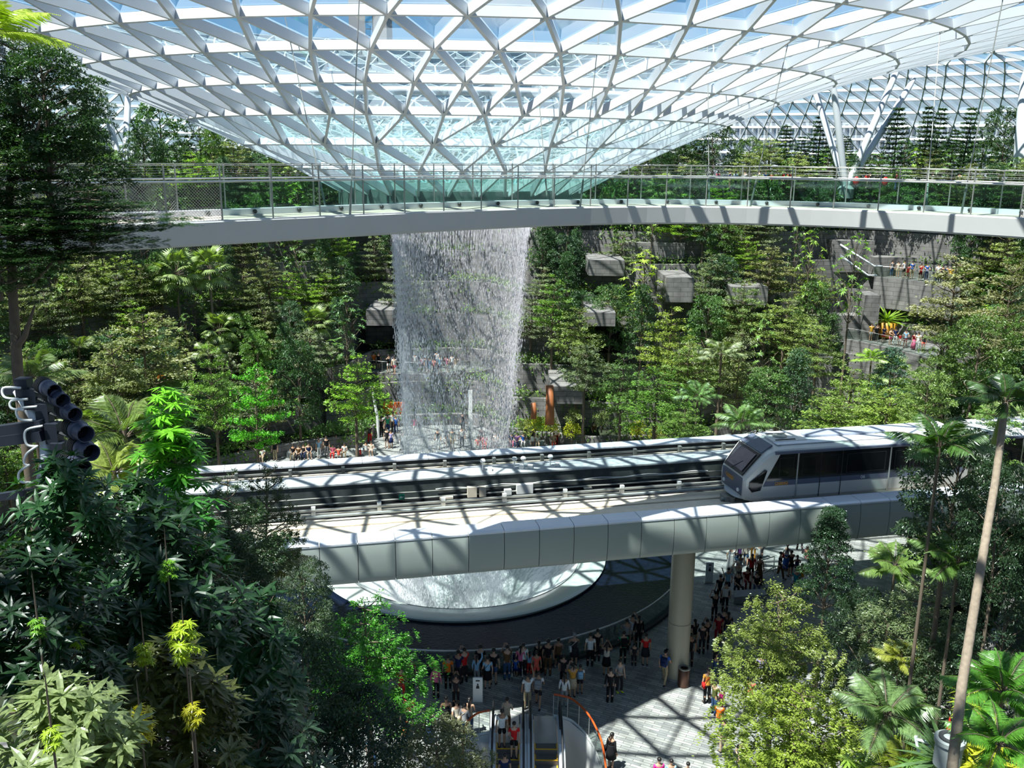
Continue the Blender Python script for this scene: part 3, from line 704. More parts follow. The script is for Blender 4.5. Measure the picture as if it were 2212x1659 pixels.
        lg = link('logo_lettering', text_mesh('CHANGI', .21, .004), T, M['train_orange']); lg.rotation_euler = (math.pi/2, 0, -math.pi/2); lg.location = (-.05, .18, .80)
        mb = MB(); mb.box((-.05, -.18, .74), (-.045, .52, .77)); mb.build('logo_underline', M['train_orange'], T)
        lg = link('logo_lettering', text_mesh('CHANGI', .17, .004), T, M['train_orange']); lg.rotation_euler = (math.pi/2, 0, 0); lg.location = (1.75, -1.37, .86)
        mb = MB(); mb.box((1.42, -1.372, .82), (2.08, -1.366, .845)); mb.build('logo_underline', M['train_orange'], T)
        lg = link('car_number', text_mesh(car_no, .24, .004), T, M['white']); lg.rotation_euler = (math.pi/2, 0, 0); lg.location = (5.9, -1.37, .84)
    # underframe and wheels
    mb = MB(); mb.box((1.0 if nose else .3, -1.05, -.25), (Lc-.4, 1.05, .05)); mb.build('underframe', M['black'], T)
    for x in ((2.4, 9.0) if nose else (2.2, 9.2)):
        for y in (-.95, .95):
            mb = MB(); mb.tube([(x, y-.14, -.22), (x, y+.14, -.22)], .36, 18); mb.build('wheel', M['rubber'], T)
    T.scale = (1, 1, .91)
    return T
_t = onz(1645, 1090, 8.98)
tx = _t.x-.9; TS = 3.15
for _ in range(3):   # where along the beam the nose stands
    q = gpt(tx, TS-1.35, 8.98); pr_ = proj(q); tx += (1618-pr_[0])*pr_[2]/F_
build_train(tx-.2, TS, 8.76, 'silver and black driverless train car numbered 06 at the front', '06')
build_train(tx+11.75, TS, 8.76, 'second silver train car coupled behind, mostly hidden by trees', '05', nose=False)

# ================================================================ curved footbridge below the roof
BZ = 22.1
_bp = [(325, 486), (521, 477), (700, 470), (800, 467), (953, 459), (1152, 450), (1412, 449), (1500, 448), (1709, 452), (1889, 457), (2050, 465), (2212, 474)]
_bq = [onz(px, py, BZ) for px, py in _bp]
BC = np.polyfit([p.x for p in _bq], [p.y for p in _bq], 4)
BX0, BX1 = _bq[0].x, _bq[-1].x
def by(x):
    if x < BX0-.5: a = BX0-.5; return float(np.polyval(BC, a))+(x-a)*min(1.1, float(np.polyval(np.polyder(BC), a)))
    if x > BX1: return float(np.polyval(BC, BX1))+(x-BX1)*float(np.polyval(np.polyder(BC), BX1))
    return float(np.polyval(BC, x))
def bpt(x, s, z):
    m = (by(x+.05)-by(x-.05))/.1; n = math.hypot(1, m); return Vector((x-m/n*s, by(x)+s/n, z))
FB = empty('footbridge', (0, 31, BZ), 0, 'long curved pale footbridge with glass railings across the picture', 'bridge')
def fb(name, mb, mat, sm=False):
    o = mb.build(name, mat, FB, smooth=sm); o.matrix_parent_inverse = Matrix.Translation((0, -31, -BZ)); return o
def bsweep(prof, xs, closed=True):
    mb = MB(); m = len(prof); n = len(xs)-1
    for x in xs:
        for s, z in prof: mb.v.append(tuple(bpt(x, s, BZ+z)))
    for i in range(n):
        for j in range(m if closed else m-1):
            k = (j+1) % m; mb.f.append((i*m+j, (i+1)*m+j, (i+1)*m+k, i*m+k))
    if closed: mb.f.append(tuple(range(m))); mb.f.append(tuple(n*m+j for j in range(m))[::-1])
    return mb
# arc-length stations
XS = [BX0-7+i*.05 for i in range(int((BX1-BX0+13)/.05))]
SL = [0]
for a, b in zip(XS, XS[1:]): SL.append(SL[-1]+math.hypot(b-a, by(b)-by(a)))
def x_at(s): return float(np.interp(s, SL, XS))
s_ref = float(np.interp(onz(960, 459, BZ).x, XS, SL)); STEP = 1.53
k0 = -int(s_ref/STEP); k1 = int((SL[-1]-s_ref)/STEP)
xs = [x_at(s_ref+k*STEP/2) for k in range(2*k0, 2*k1+1)]
fb('deck', bsweep([(.06, -.35), (.06, -.02), (3.0, -.02), (3.0, -.35)], xs), pmat('timber_coloured_deck', (.50, .42, .36), .7, 0, .1, 4))
fb('fascia', bsweep([(-.02, -.56), (-.06, 0), (-.03, .05), (.16, .05), (.16, -.62), (.02, -.62)], xs), M['fascia'])
fb('fascia', bsweep([(2.9, -.62), (2.9, .05), (3.08, .05), (3.06, -.6)], xs), M['fascia'])
fb('underside', bsweep([(.1, -.62), (.1, -.60), (2.95, -.60), (2.95, -.62)], xs), M['fascia'])
fb('inner_kerb', bsweep([(2.6, -.02), (2.6, .16), (2.9, .16), (2.9, -.02)], xs), M['cap'])
for s, h, r in ((0.04, 1.08, .035), (2.95, 1.08, .03), (.04, 1.50, .014), (2.95, 1.50, .014), (.04, 1.24, .006), (.04, 1.37, .006), (2.95, 1.24, .006), (2.95, 1.37, .006)):
    mb = MB(); mb.tube([bpt(x, s, BZ+h) for x in xs], r, 6, False)
    fb('handrail' if r > .02 else 'guard_wire', mb, M['steel'] if r > .02 else M['rail_post'], True)
sm_ = float(np.interp(onz(521, 477, BZ).x, XS, SL)); kmesh = round((sm_-s_ref)/STEP)
sr_ = float(np.interp(onz(2155, 470, BZ).x, XS, SL)); kmr = round((sr_-s_ref)/STEP)
for k in range(k0, k1+1):
    xa = x_at(s_ref+k*STEP); xb = x_at(s_ref+(k+1)*STEP)
    for s in (.04, 2.95):
        mb = MB(); mb.tube([bpt(xa, s, BZ), bpt(xa, s, BZ+1.52)], .024, 6); fb('post', mb, M['rail_post'])
        if k == k1: continue
        if kmesh <= k < kmr:
            a, b = bpt(xa, s, BZ+.06), bpt(xb, s, BZ+.06); d = (b-a).normalized(); n = Vector((-d.y, d.x, 0))*.008; a = a+d*.03; b = b-d*.03; u = Vector((0, 0, .97))
            mb = MB(); mb.add([a-n, b-n, b+n, a+n, a-n+u, b-n+u, b+n+u, a+n+u], [(0,3,2,1),(4,5,6,7),(0,1,5,4),(1,2,6,5),(2,3,7,6),(3,0,4,7)])
            fb('glass_panel', mb, M['glass_green'])
            if s < 1 and k % 1 == 0:
                c = bpt((xa+xb)/2, 2.55, BZ+.08); mb = MB(); mb.sphere((c.x, c.y, c.z), .07, 10, 6); fb('deck_light', mb, M['dark_steel'], True)
        else:
            mb = MB(); w = STEP; h = .98; pt = .085
            a, b = bpt(xa, s, BZ+.05), bpt(xb, s, BZ+.05); d = (b-a)/w
            for sg in (1, -1):
                q = -h
                while q < w:
                    t0, t1 = max(0, q), min(w, q+h)
                    z0, z1 = (t0-q), (t1-q)
                    if sg < 0: z0, z1 = h-z0, h-z1
                    p0 = a+d*t0+Vector((0, 0, z0)); p1 = a+d*t1+Vector((0, 0, z1))
                    if (p1-p0).length > .05: mb.tube([p0, p1], .0045, 3, False)
                    q += pt
            fb('mesh_panel', mb, M['rail_post'])
# suspension cables up to the roof
for (xb_, yb_), (xt_, yt_), s in [((705, 440), (608, 0), 2.95), ((756, 467), (776, 0), .04), ((1183, 440), (1147, 0), 2.95), ((1253, 448), (1302, 0), .04), ((1532, 440), (1527, 0), 2.95), ((1620, 448), (1724, 0), .04), ((1978, 448), (2036, 0), 2.95), ((2075, 465), (2166, 0), .04)]:
    q = onz(xb_, yb_, BZ); xx = q.x
    for _ in range(4):
        pp = proj(bpt(xx, s, BZ)); xx += (xb_-pp[0])*pp[2]/F_
    b = bpt(xx, s, BZ); dpt = proj(b)[2]; t = at(xt_, yt_, dpt-(1.0 if s < 1 else -1.0)); t = b+(t-b)*1.55
    mb = MB(); mb.tube([b+Vector((0, 0, 0)), b+Vector((0, 0, .0))+(t-b)*.09], .035, 6); mb.tube([b, t], .018, 6); fb('suspension_cable', mb, M['rail_post'])
# ================================================================ leaves and tree kinds
def nrm(a): return a/np.maximum(np.linalg.norm(a, axis=1), 1e-9)[:, None]
def leaf_arrays(C, A, Nn, L, W, kind='quad', droop=.15):
    """C base points, A axis, Nn normal, L length, W width"""
    A = nrm(A); Nn = nrm(Nn-A*(A*Nn).sum(1)[:, None]); S = np.cross(A, Nn); L = L[:, None]; W = W[:, None]
    if kind == 'quad':
        vs = [C, C+A*L*.5+S*W*.5+Nn*L*.04, C+A*L-Nn*L*droop, C+A*L*.5-S*W*.5+Nn*L*.04]
        V = np.stack(vs, 1).reshape(-1, 3); b = (np.arange(len(C))*4)[:, None]; return V, np.array([[0, 1, 2, 3]])+b, 4
    vs = [C, C+A*L*.28+S*W*.42+Nn*W*.12, C+A*L*.62+S*W*.42+Nn*(W*.10-L*droop*.4), C+A*L-Nn*L*droop, C+A*L*.62-S*W*.42+Nn*(W*.10-L*droop*.4), C+A*L*.28-S*W*.42+Nn*W*.12, C+A*L*.3, C+A*L*.64-Nn*L*droop*.4]
    V = np.stack(vs, 1).reshape(-1, 3); b = (np.arange(len(C))*8)[:, None, None]
    F = np.array([(0, 6, 1, 1), (6, 7, 2, 1), (7, 3, 2, 2), (0, 5, 6, 6), (6, 5, 4, 7), (7, 4, 3, 3)])
    T = np.array([(0, 6, 1), (6, 7, 2), (6, 2, 1), (7, 3, 2), (0, 5, 6), (6, 5, 4), (6, 4, 7), (7, 4, 3)])[None]+b
    return V, T.reshape(-1, 3), 3
def unit(n, rng):
    v = rng.normal(size=(n, 3)); return nrm(v)
class Tree: pass
def mk_tree(name, C, A, Nn, L, W, twigs=None, kind='quad', droop=.15, h=4.0, w=5.0, foliage='crown'):
    V, F, k = leaf_arrays(C, A, Nn, L, W, kind, droop)
    t = Tree(); t.crown = fast_mesh(name+'_leaves', V, F, k); t.h = h; t.w = w; t.foliage = foliage
    t.twigs = twigs.mesh(name+'_twigs', True) if twigs else None
    return t
def tiered(seed, n=2600, leaf=.20, R=2.5, H=4.0, layers=7, kind='quad', sparse=1.0):
    rng = np.random.default_rng(seed); Cs = []; tw = MB()
    prof = lambda u: R*(.55+.75*math.sin(min(1, u*1.15+.18)*math.pi)*.6)*(1 if u < .75 else max(.22, 1-(u-.75)*2.6))
    tot = 0; lay = []
    for i in range(layers):
        u = (i+.35)/layers; r = prof(u)*rng.uniform(.85, 1.1); lay.append((u*H, r)); tot += r*r
    for z, r in lay:
        nb = 6 if r > 1.2 else 4; m = int(n*r*r/tot); a0 = rng.uniform(0, 6.28); per = max(1, m//nb)
        for b in range(nb):
            a = a0+b*2*math.pi/nb+rng.normal(0, .12); rl = r*rng.uniform(.72, 1.12); dz = rng.normal(0, .13)
            q = rng.beta(2.2, 1.2, per)*rl; sp = rng.normal(0, .5/nb*2.6, per)*(1.05-.4*q/rl)
            zz = z+dz+.16*q/rl*rl*.4+rng.normal(0, .055, per)
            # clump the sprays
            g = np.round(q*2.2)/2.2; q = q*.6+g*.4
            Cs.append(np.stack([q*np.sin(a+sp), q*np.cos(a+sp), zz], 1))
            e = Vector((rl*.9*math.sin(a), rl*.9*math.cos(a), z+dz+.1*rl)); s = Vector((0, 0, z-.25*rl))
            tw.tube([s, s.lerp(e, .5)-Vector((0, 0, .05)), e], [.03, .02, .006], 4, False)
    tw.tube([(0, 0, -.6), (0, 0, H*.5), (0, 0, H*.95)], [.075, .05, .012], 6, False)
    C = np.concatenate(Cs); m = len(C)
    A = nrm(np.stack([C[:, 0], C[:, 1], np.zeros(m)], 1)+rng.normal(0, .6, (m, 3))*[1, 1, .25])
    Nn = np.array([0, 0, 1])+rng.normal(0, .38, (m, 3)); L = leaf*rng.uniform(.7, 1.3, m)
    return mk_tree('tiered', C, A, Nn, L, L*.52, tw, kind, .12, H, 2*R)
def broad(seed, n=2400, leaf=.26, R=2.2, H=4.6, blobs=34, shape='egg', kind='quad', clump=.55):
    rng = np.random.default_rng(seed); tw = MB(); cs = []
    for i in range(blobs):
        u = (i+.5)/blobs; a = i*2.39996+rng.normal(0, .2)
        if shape == 'cone': r = R*(1-u)**.8*rng.uniform(.75, 1.08)+.15
        else: r = R*math.sqrt(max(.02, 1-(2*u-.85)**2/1.4))*rng.uniform(.6, 1.05)
        c = np.array([r*math.sin(a), r*math.cos(a), u*H]); cs.append(c)
        if i % 2 == 0: tw.tube([(0, 0, max(0, c[2]-.9)), Vector(c)*.5+Vector((0, 0, c[2]*.4)), c], [.035, .025, .008], 4, False)
    tw.tube([(0, 0, -.6), (0, 0, H*.5), (0, 0, H*.95)], [.09, .06, .012], 6, False)
    cs = np.array(cs); k = rng.integers(0, blobs, n); d = unit(n, rng); rr = clump*rng.uniform(.6, 1.05, n)[:, None]
    d[:, 2] = np.abs(d[:, 2])*.9-.15; C = cs[k]+d*rr*[1.15, 1.15, .75]
    A = nrm(d+rng.normal(0, .5, (n, 3))+[0, 0, -.25]); Nn = nrm(d+[0, 0, .7]+rng.normal(0, .35, (n, 3))); L = leaf*rng.uniform(.7, 1.3, n)
    return mk_tree('broad', C, A, Nn, L, L*.5, tw, kind, .2, H, 2*(R+clump))
def rosette(seed, heads=30, per=12, leaf=.42, R=1.5, H=4.2, kind='quad', ratio=.26, up=.35, droop=.3, sub=1):
    rng = np.random.default_rng(seed); tw = MB(); Cs = []; As = []; Ns = []
    for i in range(heads):
        u = (i+.5)/heads; a = i*2.39996+rng.normal(0, .3); r = R*math.sqrt(max(.03, 1-(1.7*u-.7)**2))*rng.uniform(.35, 1.1)
        c = np.array([r*math.sin(a), r*math.cos(a), u*H]); s = np.array([0, 0, max(-.4, c[2]-.7-r*.4)])
        tw.tube([s, (s+c)/2+[0, 0, -.08], c], [.03, .02, .012], 4, False)
        ax = nrm((c-s)[None])[0]*.6+[0, 0, .6]; ax /= np.linalg.norm(ax)
        for s2 in range(sub):
            o = -ax*s2*leaf*.38
            t = np.arange(per)*2*np.pi/per+rng.uniform(0, 6); e1 = np.cross(ax, [1, 0, .1]); e1 /= np.linalg.norm(e1); e2 = np.cross(ax, e1)
            d = np.outer(np.cos(t), e1)+np.outer(np.sin(t), e2)+ax*(up-.2*s2)+rng.normal(0, .16, (per, 3))
            Cs.append(np.repeat((c+o)[None], per, 0)); As.append(d); Ns.append(ax+np.zeros((per, 3))+rng.normal(0, .12, (per, 3)))
    tw.tube([(0, 0, -.6), (0, 0, H*.9)], [.06, .012], 6, False)
    C = np.concatenate(Cs); A = np.concatenate(As); Nn = np.concatenate(Ns); L = leaf*rng.uniform(.7, 1.2, len(C))
    return mk_tree('rosette', C, A, Nn, L, L*ratio, tw, kind, droop, H, 2*R+leaf)
def conifer(seed, H=7.0, R=1.7):
    rng = np.random.default_rng(seed); tw = MB(); Cs = []; As = []
    tiers = 15
    for i in range(tiers):
        u = i/tiers; r = R*(1-u)**.75*rng.uniform(.8, 1.1)+.12; nb = 7
        for b in range(nb):
            a = b*2*math.pi/nb+i*.7+rng.normal(0, .12); rl = r*rng.uniform(.75, 1.1); m = 9+int(22*rl)
            q = np.linspace(.12, 1, m)*rl; z = u*H+.10*q**1.6-.05+rng.normal(0, .03, m)
            Cs.append(np.stack([q*math.sin(a), q*math.cos(a), z], 1)); sg = np.where(np.arange(m) % 2, 1, -1)*rng.uniform(.6, 1.3, m)
            As.append(np.stack([np.sin(a+sg), np.cos(a+sg), rng.normal(.15, .3, m)], 1))
            tw.tube([(0, 0, u*H-.05), (rl*.9*math.sin(a), rl*.9*math.cos(a), u*H+.08)], [.018, .006], 3, False)
    tw.tube([(0, 0, -.8), (0, 0, H*.97)], [.09, .015], 6, False)
    C = np.concatenate(Cs); A = np.concatenate(As); n = len(C)
    return mk_tree('conifer', C, A, np.array([0, 0, 1])+rng.normal(0, .3, (n, 3)), rng.uniform(.26, .44, n), np.full(n, .11), tw, 'quad', .05, H, 2*R)
def fanpalm(seed, nf=24, blade=1.05, kind='quad'):
    rng = np.random.default_rng(seed); tw = MB(); Cs = []; As = []; Ns = []; Ls = []
    for i in range(nf):
        a = i*2.39996; el = math.radians(78-118*(i/nf)+rng.normal(0, 6)); pl = rng.uniform(.85, 1.15)
        d = np.array([math.sin(a)*math.cos(el), math.cos(a)*math.cos(el), math.sin(el)]); c = d*pl
        tw.tube([(0, 0, 0), c*.6+np.array([0, 0, .05]), c], [.02, .014, .01], 4, False)
        s = np.cross(d, [0, 0, 1.]); s /= max(1e-6, np.linalg.norm(s)); nn = np.cross(s, d)
        t = np.linspace(-1.45, 1.45, 17)
        D = np.outer(np.cos(t), d)+np.outer(np.sin(t), s)+nn*-.08+np.array([0, 0, -.25])*(1-abs(math.sin(el)))
        Cs.append(np.repeat(c[None], 17, 0)); As.append(D); Ns.append(nn+np.zeros((17, 3))+rng.normal(0, .08, (17, 3))); Ls.append(blade*(.75+.25*np.cos(t))*rng.uniform(.95, 1.05, 17))
    C = np.concatenate(Cs); L = np.concatenate(Ls)
    return mk_tree('fanpalm', C, np.concatenate(As), np.concatenate(Ns), L, L*.155, tw, kind, .22, 2.0, 3.8, 'crown')
def featherpalm(seed, nf=13, fl=2.6, leaflets=26, arch=.9, wid=.085, kind='quad', el0=75, el1=15):
    rng = np.random.default_rng(seed); tw = MB(); Cs = []; As = []; Ns = []; Ls = []
    for i in range(nf):
        a = i*2.39996+rng.normal(0, .1); el = math.radians(el0-(el0-el1)*i/max(1, nf-1)+rng.normal(0, 5)); q = fl*rng.uniform(.85, 1.1)
        h = np.array([math.sin(a), math.cos(a), 0]); pts = []
        for t in np.linspace(0, 1, 8):
            pts.append(h*q*t*math.cos(el)+np.array([0, 0, 1])*(q*t*math.sin(el)-arch*t*t*q*.5)+h*arch*t*t*q*.12)
        tw.tube(pts, [.028, .022, .018, .014, .012, .010, .008, .004], 4, False)
        pts = np.array(pts); side = np.cross(h, [0, 0, 1.])
        for j in range(leaflets):
            t = .14+.86*j/leaflets; k = t*7; k0 = min(6, int(k)); p = pts[k0]+(pts[k0+1]-pts[k0])*(k-k0); tg = pts[k0+1]-pts[k0]; tg = tg/np.linalg.norm(tg)
            for sg in (-1, 1):
                Cs.append(p); As.append(side*sg+tg*.75+np.array([0, 0, -.30+.45*rng.random()*.3])); Ns.append(np.cross(side, tg)*1.0+side*sg*.45+rng.normal(0, .1, 3))
                Ls.append(fl*.27*math.sin(min(1, t*1.05+.12)*math.pi)**.6*rng.uniform(.9, 1.1)+.05)
    C = np.array(Cs); L = np.array(Ls)
    return mk_tree('featherpalm', C, np.array(As), np.array(Ns), L, np.maximum(wid, L*.10), tw, kind, .32, 2.0, 2*fl*.9, 'crown')
def strap(seed, n=40, L0=.9):
    rng = np.random.default_rng(seed); a = rng.uniform(0, 6.28, n); el = rng.uniform(.3, 1.35, n)
    A = np.stack([np.sin(a)*np.cos(el), np.cos(a)*np.cos(el), np.sin(el)], 1); C = A*.05
    return mk_tree('strap', C, A, np.stack([-np.sin(a)*np.sin(el), -np.cos(a)*np.sin(el), np.cos(el)], 1), L0*rng.uniform(.7, 1.2, n), np.full(n, .11), None, 'full', .45, 1, 1.4)

KINDS = {
 'tiered': [tiered(s, 7000, .15) for s in (11, 12, 13, 14)],
 'broad': [broad(s, 5000, .19) for s in (21, 22, 23)],
 'cone': [broad(s, 4800, .17, 1.7, 5.4, 40, 'cone', clump=.5) for s in (31, 32)],
 'rosette': [rosette(s) for s in (41, 42)],
 'conifer': [conifer(s) for s in (51, 52, 53)],
 'fanpalm': [fanpalm(s) for s in (61, 62)],
 'palm': [featherpalm(s) for s in (71, 72)],
 'tiered_fine': [tiered(s, 26000, .085, kind='quad', layers=9) for s in (111, 112)],
 'broad_fine': [broad(s, 15000, .13, 2.2, 4.6, 60, 'egg', clump=.5) for s in (121, 122)],
 'cone_fine': [broad(s, 15000, .12, 1.7, 5.4, 60, 'cone', clump=.45) for s in (131,)],
 'palm_fine': [featherpalm(s, 13, 2.6, 40, .9, .055, 'full') for s in (171, 172)],
 'lance': [rosette(s, 80, 8, .62, 2.2, 4.4, 'full', .27, .45, .18, 3) for s in (181, 182)],
 'whorl': [rosette(s, 16, 12, .75, 1.2, 4.4, 'full', .22, .25, .55, 2) for s in (191, 192)],
 'shrub': [broad(s, 700, .16, .8, .9, 12, 'egg', clump=.35) for s in (201, 202)],
 'strap': [strap(301), strap(302)],
}
for k in list(KINDS):
    m = M['leaf_near'] if k in ('tiered_fine', 'broad_fine', 'cone_fine', 'palm_fine', 'lance', 'whorl') else M['leaf']
    for t in KINDS[k]:
        t.crown.materials.append(m)
        if t.twigs: t.twigs.materials.append(M['wood'])
_tr = MB(); _tr.tube([(0, 0, 0), (.02, 0, .3), (-.01, .01, .7), (0, 0, 1)], [1, .8, .66, .55], 10, False); TRUNK = _tr.mesh('trunk', True); TRUNK.materials.append(M['wood'])
TRUNKP = _tr.mesh('trunk_pale', True); TRUNKP.materials.append(M['palebark'])
NAMES = {'tiered': 'tiered_tree', 'broad': 'bushy_tree', 'cone': 'conical_tree', 'rosette': 'rosette_tree', 'conifer': 'conifer_tree', 'fanpalm': 'fan_palm', 'palm': 'feather_palm',
         'tiered_fine': 'tiered_tree', 'broad_fine': 'bushy_tree', 'cone_fine': 'conical_tree', 'palm_fine': 'feather_palm', 'lance': 'large_leaved_tree', 'whorl': 'whorled_sapling', 'shrub': 'shrub', 'strap': 'strap_leaved_plant'}
LABELS_USED = {}
def tree(kind, base, top, w, h, col, label, group=None, cat=None, trunk=None, lean=None, seed=None, pale=False, tcol=None):
    """base = point on the ground, top = point at the crown's top; the crown is w wide and h high"""
    ts = KINDS[kind]; t = ts[(seed if seed is not None else random.randrange(99)) % len(ts)]
    base = Vector(base); top = Vector(top); palm = kind in ('fanpalm', 'palm', 'palm_fine')
    r = empty(NAMES[kind], base, 0, label, cat or ('palm' if palm else ('plant' if kind in ('shrub', 'strap') else 'tree')), group)
    cb = top-base-Vector((0, 0, h if not palm else h*.55))
    sx_ = w/t.w; sz = h/t.h
    if palm: sz = sx_
    rz = random.uniform(0, 6.28)
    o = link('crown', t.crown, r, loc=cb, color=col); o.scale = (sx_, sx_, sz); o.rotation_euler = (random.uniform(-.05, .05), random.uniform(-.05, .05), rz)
    if t.twigs:
        q = link('branches', t.twigs, r, loc=cb); q.scale = o.scale; q.rotation_euler = o.rotation_euler
    if kind not in ('shrub', 'strap') and cb.length > .2:
        td = (trunk or max(.05, .035*w)); tk = link('trunk', TRUNKP if pale else TRUNK, r)
        tk.scale = (td, td, cb.length+(0 if palm else .0)); tk.rotation_mode = 'QUATERNION'; tk.rotation_quaternion = cb.to_track_quat('Z', 'Y')
    return r
TREES = []
# leaf colours (linear base colours)
G_PALE = (.27, .30, .13); G_LIME = (.22, .34, .045); G_MID = (.11, .20, .045); G_DARK = (.045, .10, .035); G_BLUE = (.07, .13, .07); G_OLIVE = (.17, .19, .07); G_DEEP = (.025, .06, .018)
G_PALM = (.20, .26, .09); G_YEL = (.42, .42, .03); G_GREY = (.20, .23, .14)
WORDS = {G_PALE: 'pale yellow-green', G_LIME: 'bright lime-green', G_MID: 'mid-green', G_DARK: 'dark green', G_BLUE: 'bluish dark green', G_OLIVE: 'olive green', G_DEEP: 'deep green', G_PALM: 'light green', G_YEL: 'yellow', G_GREY: 'grey-green'}  # colour words for tree labels, one per leaf base colour
def ptree(kind, px, py, D, wpx, hpx, col, label, seed=None, group=None, base_z=None, base=None, pale=False, trunk=None, dy=0, cat=None):
    """px,py = picture position of the crown's top, D depth, sizes in picture pixels"""
    top = at(px, py, D); w = wpx*D/F_; h = hpx*D/F_
    if base is None:
        z = ground_z(top.x, top.y) if base_z is None else base_z
        z = min(z, top.z-h*.8); base = Vector((top.x, top.y, z))
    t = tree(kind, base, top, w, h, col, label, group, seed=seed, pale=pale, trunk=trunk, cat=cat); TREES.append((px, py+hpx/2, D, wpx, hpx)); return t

# ---- foreground left
NL = 'leafy trees in the left foreground'
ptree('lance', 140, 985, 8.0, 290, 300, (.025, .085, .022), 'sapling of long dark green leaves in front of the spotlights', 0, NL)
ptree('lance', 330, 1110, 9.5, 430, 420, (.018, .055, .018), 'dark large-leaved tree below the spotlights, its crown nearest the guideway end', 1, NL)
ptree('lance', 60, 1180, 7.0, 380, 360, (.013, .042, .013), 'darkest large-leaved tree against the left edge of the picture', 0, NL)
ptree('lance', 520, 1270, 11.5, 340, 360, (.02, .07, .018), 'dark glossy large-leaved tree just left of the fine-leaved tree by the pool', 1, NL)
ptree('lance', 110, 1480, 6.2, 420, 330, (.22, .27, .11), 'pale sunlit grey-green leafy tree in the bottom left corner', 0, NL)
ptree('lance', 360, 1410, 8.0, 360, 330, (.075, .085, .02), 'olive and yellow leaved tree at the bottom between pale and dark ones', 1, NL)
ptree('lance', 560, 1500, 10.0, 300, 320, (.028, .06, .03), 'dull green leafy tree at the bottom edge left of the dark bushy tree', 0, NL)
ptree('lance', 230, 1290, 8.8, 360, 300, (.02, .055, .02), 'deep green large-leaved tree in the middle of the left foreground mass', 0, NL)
for (x, y, D, w, c, nm) in [(395, 1345, 7.6, 85, (.40, .50, .03), 'yellow-green young shoot glowing in the left foreground, largest one'), (310, 1390, 7.7, 55, (.36, .44, .03), 'small yellow-green shoot just left of the largest glowing shoot'),
                            (155, 1345, 7.2, 60, (.28, .48, .03), 'small bright shoot over the dark tree at the left edge'), (80, 1335, 6.6, 50, (.16, .34, .03), 'small green shoot at the far left above the pale tree'),
                            (360, 1210, 8.6, 45, (.20, .42, .03), 'small lime shoot high in the left foreground mass'), (300, 1530, 6.6, 85, (.46, .40, .02), 'yellow leafy shoot low in the left foreground'),
                            (415, 1520, 6.9, 60, (.46, .42, .02), 'smaller yellow shoot right of the low yellow one'), (110, 1570, 5.4, 60, (.34, .46, .03), 'bright shoot among pale leaves in the bottom left corner')]:
    ptree('whorl', x, y, D, w, w*.9, c, nm, cat='plant', trunk=.014)
ls = empty('lime_sapling', Vector((at(372, 985, 12.5).x, at(372, 985, 12.5).y, 14.2)), 0, 'tall sapling with bright lime-green drooping leaf whorls beside the running track', 'tree'); lsb = ls.location.copy(); wk = KINDS['whorl']
for i, (x, y, w, h, c) in enumerate([(370, 832, 115, 75, (.20, .50, .03)), (372, 890, 185, 95, (.17, .44, .03)), (372, 930, 150, 90, (.11, .33, .03)), (380, 1000, 170, 95, (.08, .28, .03)), (350, 1040, 140, 80, (.05, .2, .03))]):
    c0 = at(x, y+h, 12.5)-lsb; o = link('leaf_whorl', wk[i % 2].crown, ls, loc=c0, color=c); q = w*12.5/F_/wk[0].w; o.scale = (q, q, h*12.5/F_/wk[0].h); o.rotation_euler = (0, 0, i*1.1)
mb = MB(); mb.tube([(0, 0, 0), at(372, 985, 12.5)-lsb, at(371, 850, 12.5)-lsb], [.045, .03, .012], 8); mb.build('trunk', M['wood'], ls, smooth=True)
ptree('whorl', 430, 1075, 12.0, 150, 150, (.05, .20, .03), 'green leafy whorl beside the left end of the running track', base_z=14)
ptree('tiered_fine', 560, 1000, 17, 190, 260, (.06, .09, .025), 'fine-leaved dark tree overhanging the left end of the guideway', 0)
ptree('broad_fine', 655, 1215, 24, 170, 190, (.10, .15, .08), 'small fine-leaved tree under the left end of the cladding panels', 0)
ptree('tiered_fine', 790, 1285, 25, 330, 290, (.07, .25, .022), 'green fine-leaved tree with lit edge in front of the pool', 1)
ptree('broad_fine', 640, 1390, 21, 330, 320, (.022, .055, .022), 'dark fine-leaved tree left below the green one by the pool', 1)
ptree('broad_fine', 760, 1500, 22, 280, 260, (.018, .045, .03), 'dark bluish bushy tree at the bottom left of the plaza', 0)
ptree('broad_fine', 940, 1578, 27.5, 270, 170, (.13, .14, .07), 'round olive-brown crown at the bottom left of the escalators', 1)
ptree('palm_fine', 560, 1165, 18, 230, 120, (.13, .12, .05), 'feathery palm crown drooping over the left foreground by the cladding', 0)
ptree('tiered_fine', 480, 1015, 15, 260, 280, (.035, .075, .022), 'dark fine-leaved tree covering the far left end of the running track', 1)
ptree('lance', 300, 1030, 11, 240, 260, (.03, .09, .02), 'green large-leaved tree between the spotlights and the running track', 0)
ptree('broad_fine', 470, 1170, 14, 280, 260, (.02, .045, .016), 'very dark bushy tree in the shade below the left end of the guideway', 1)
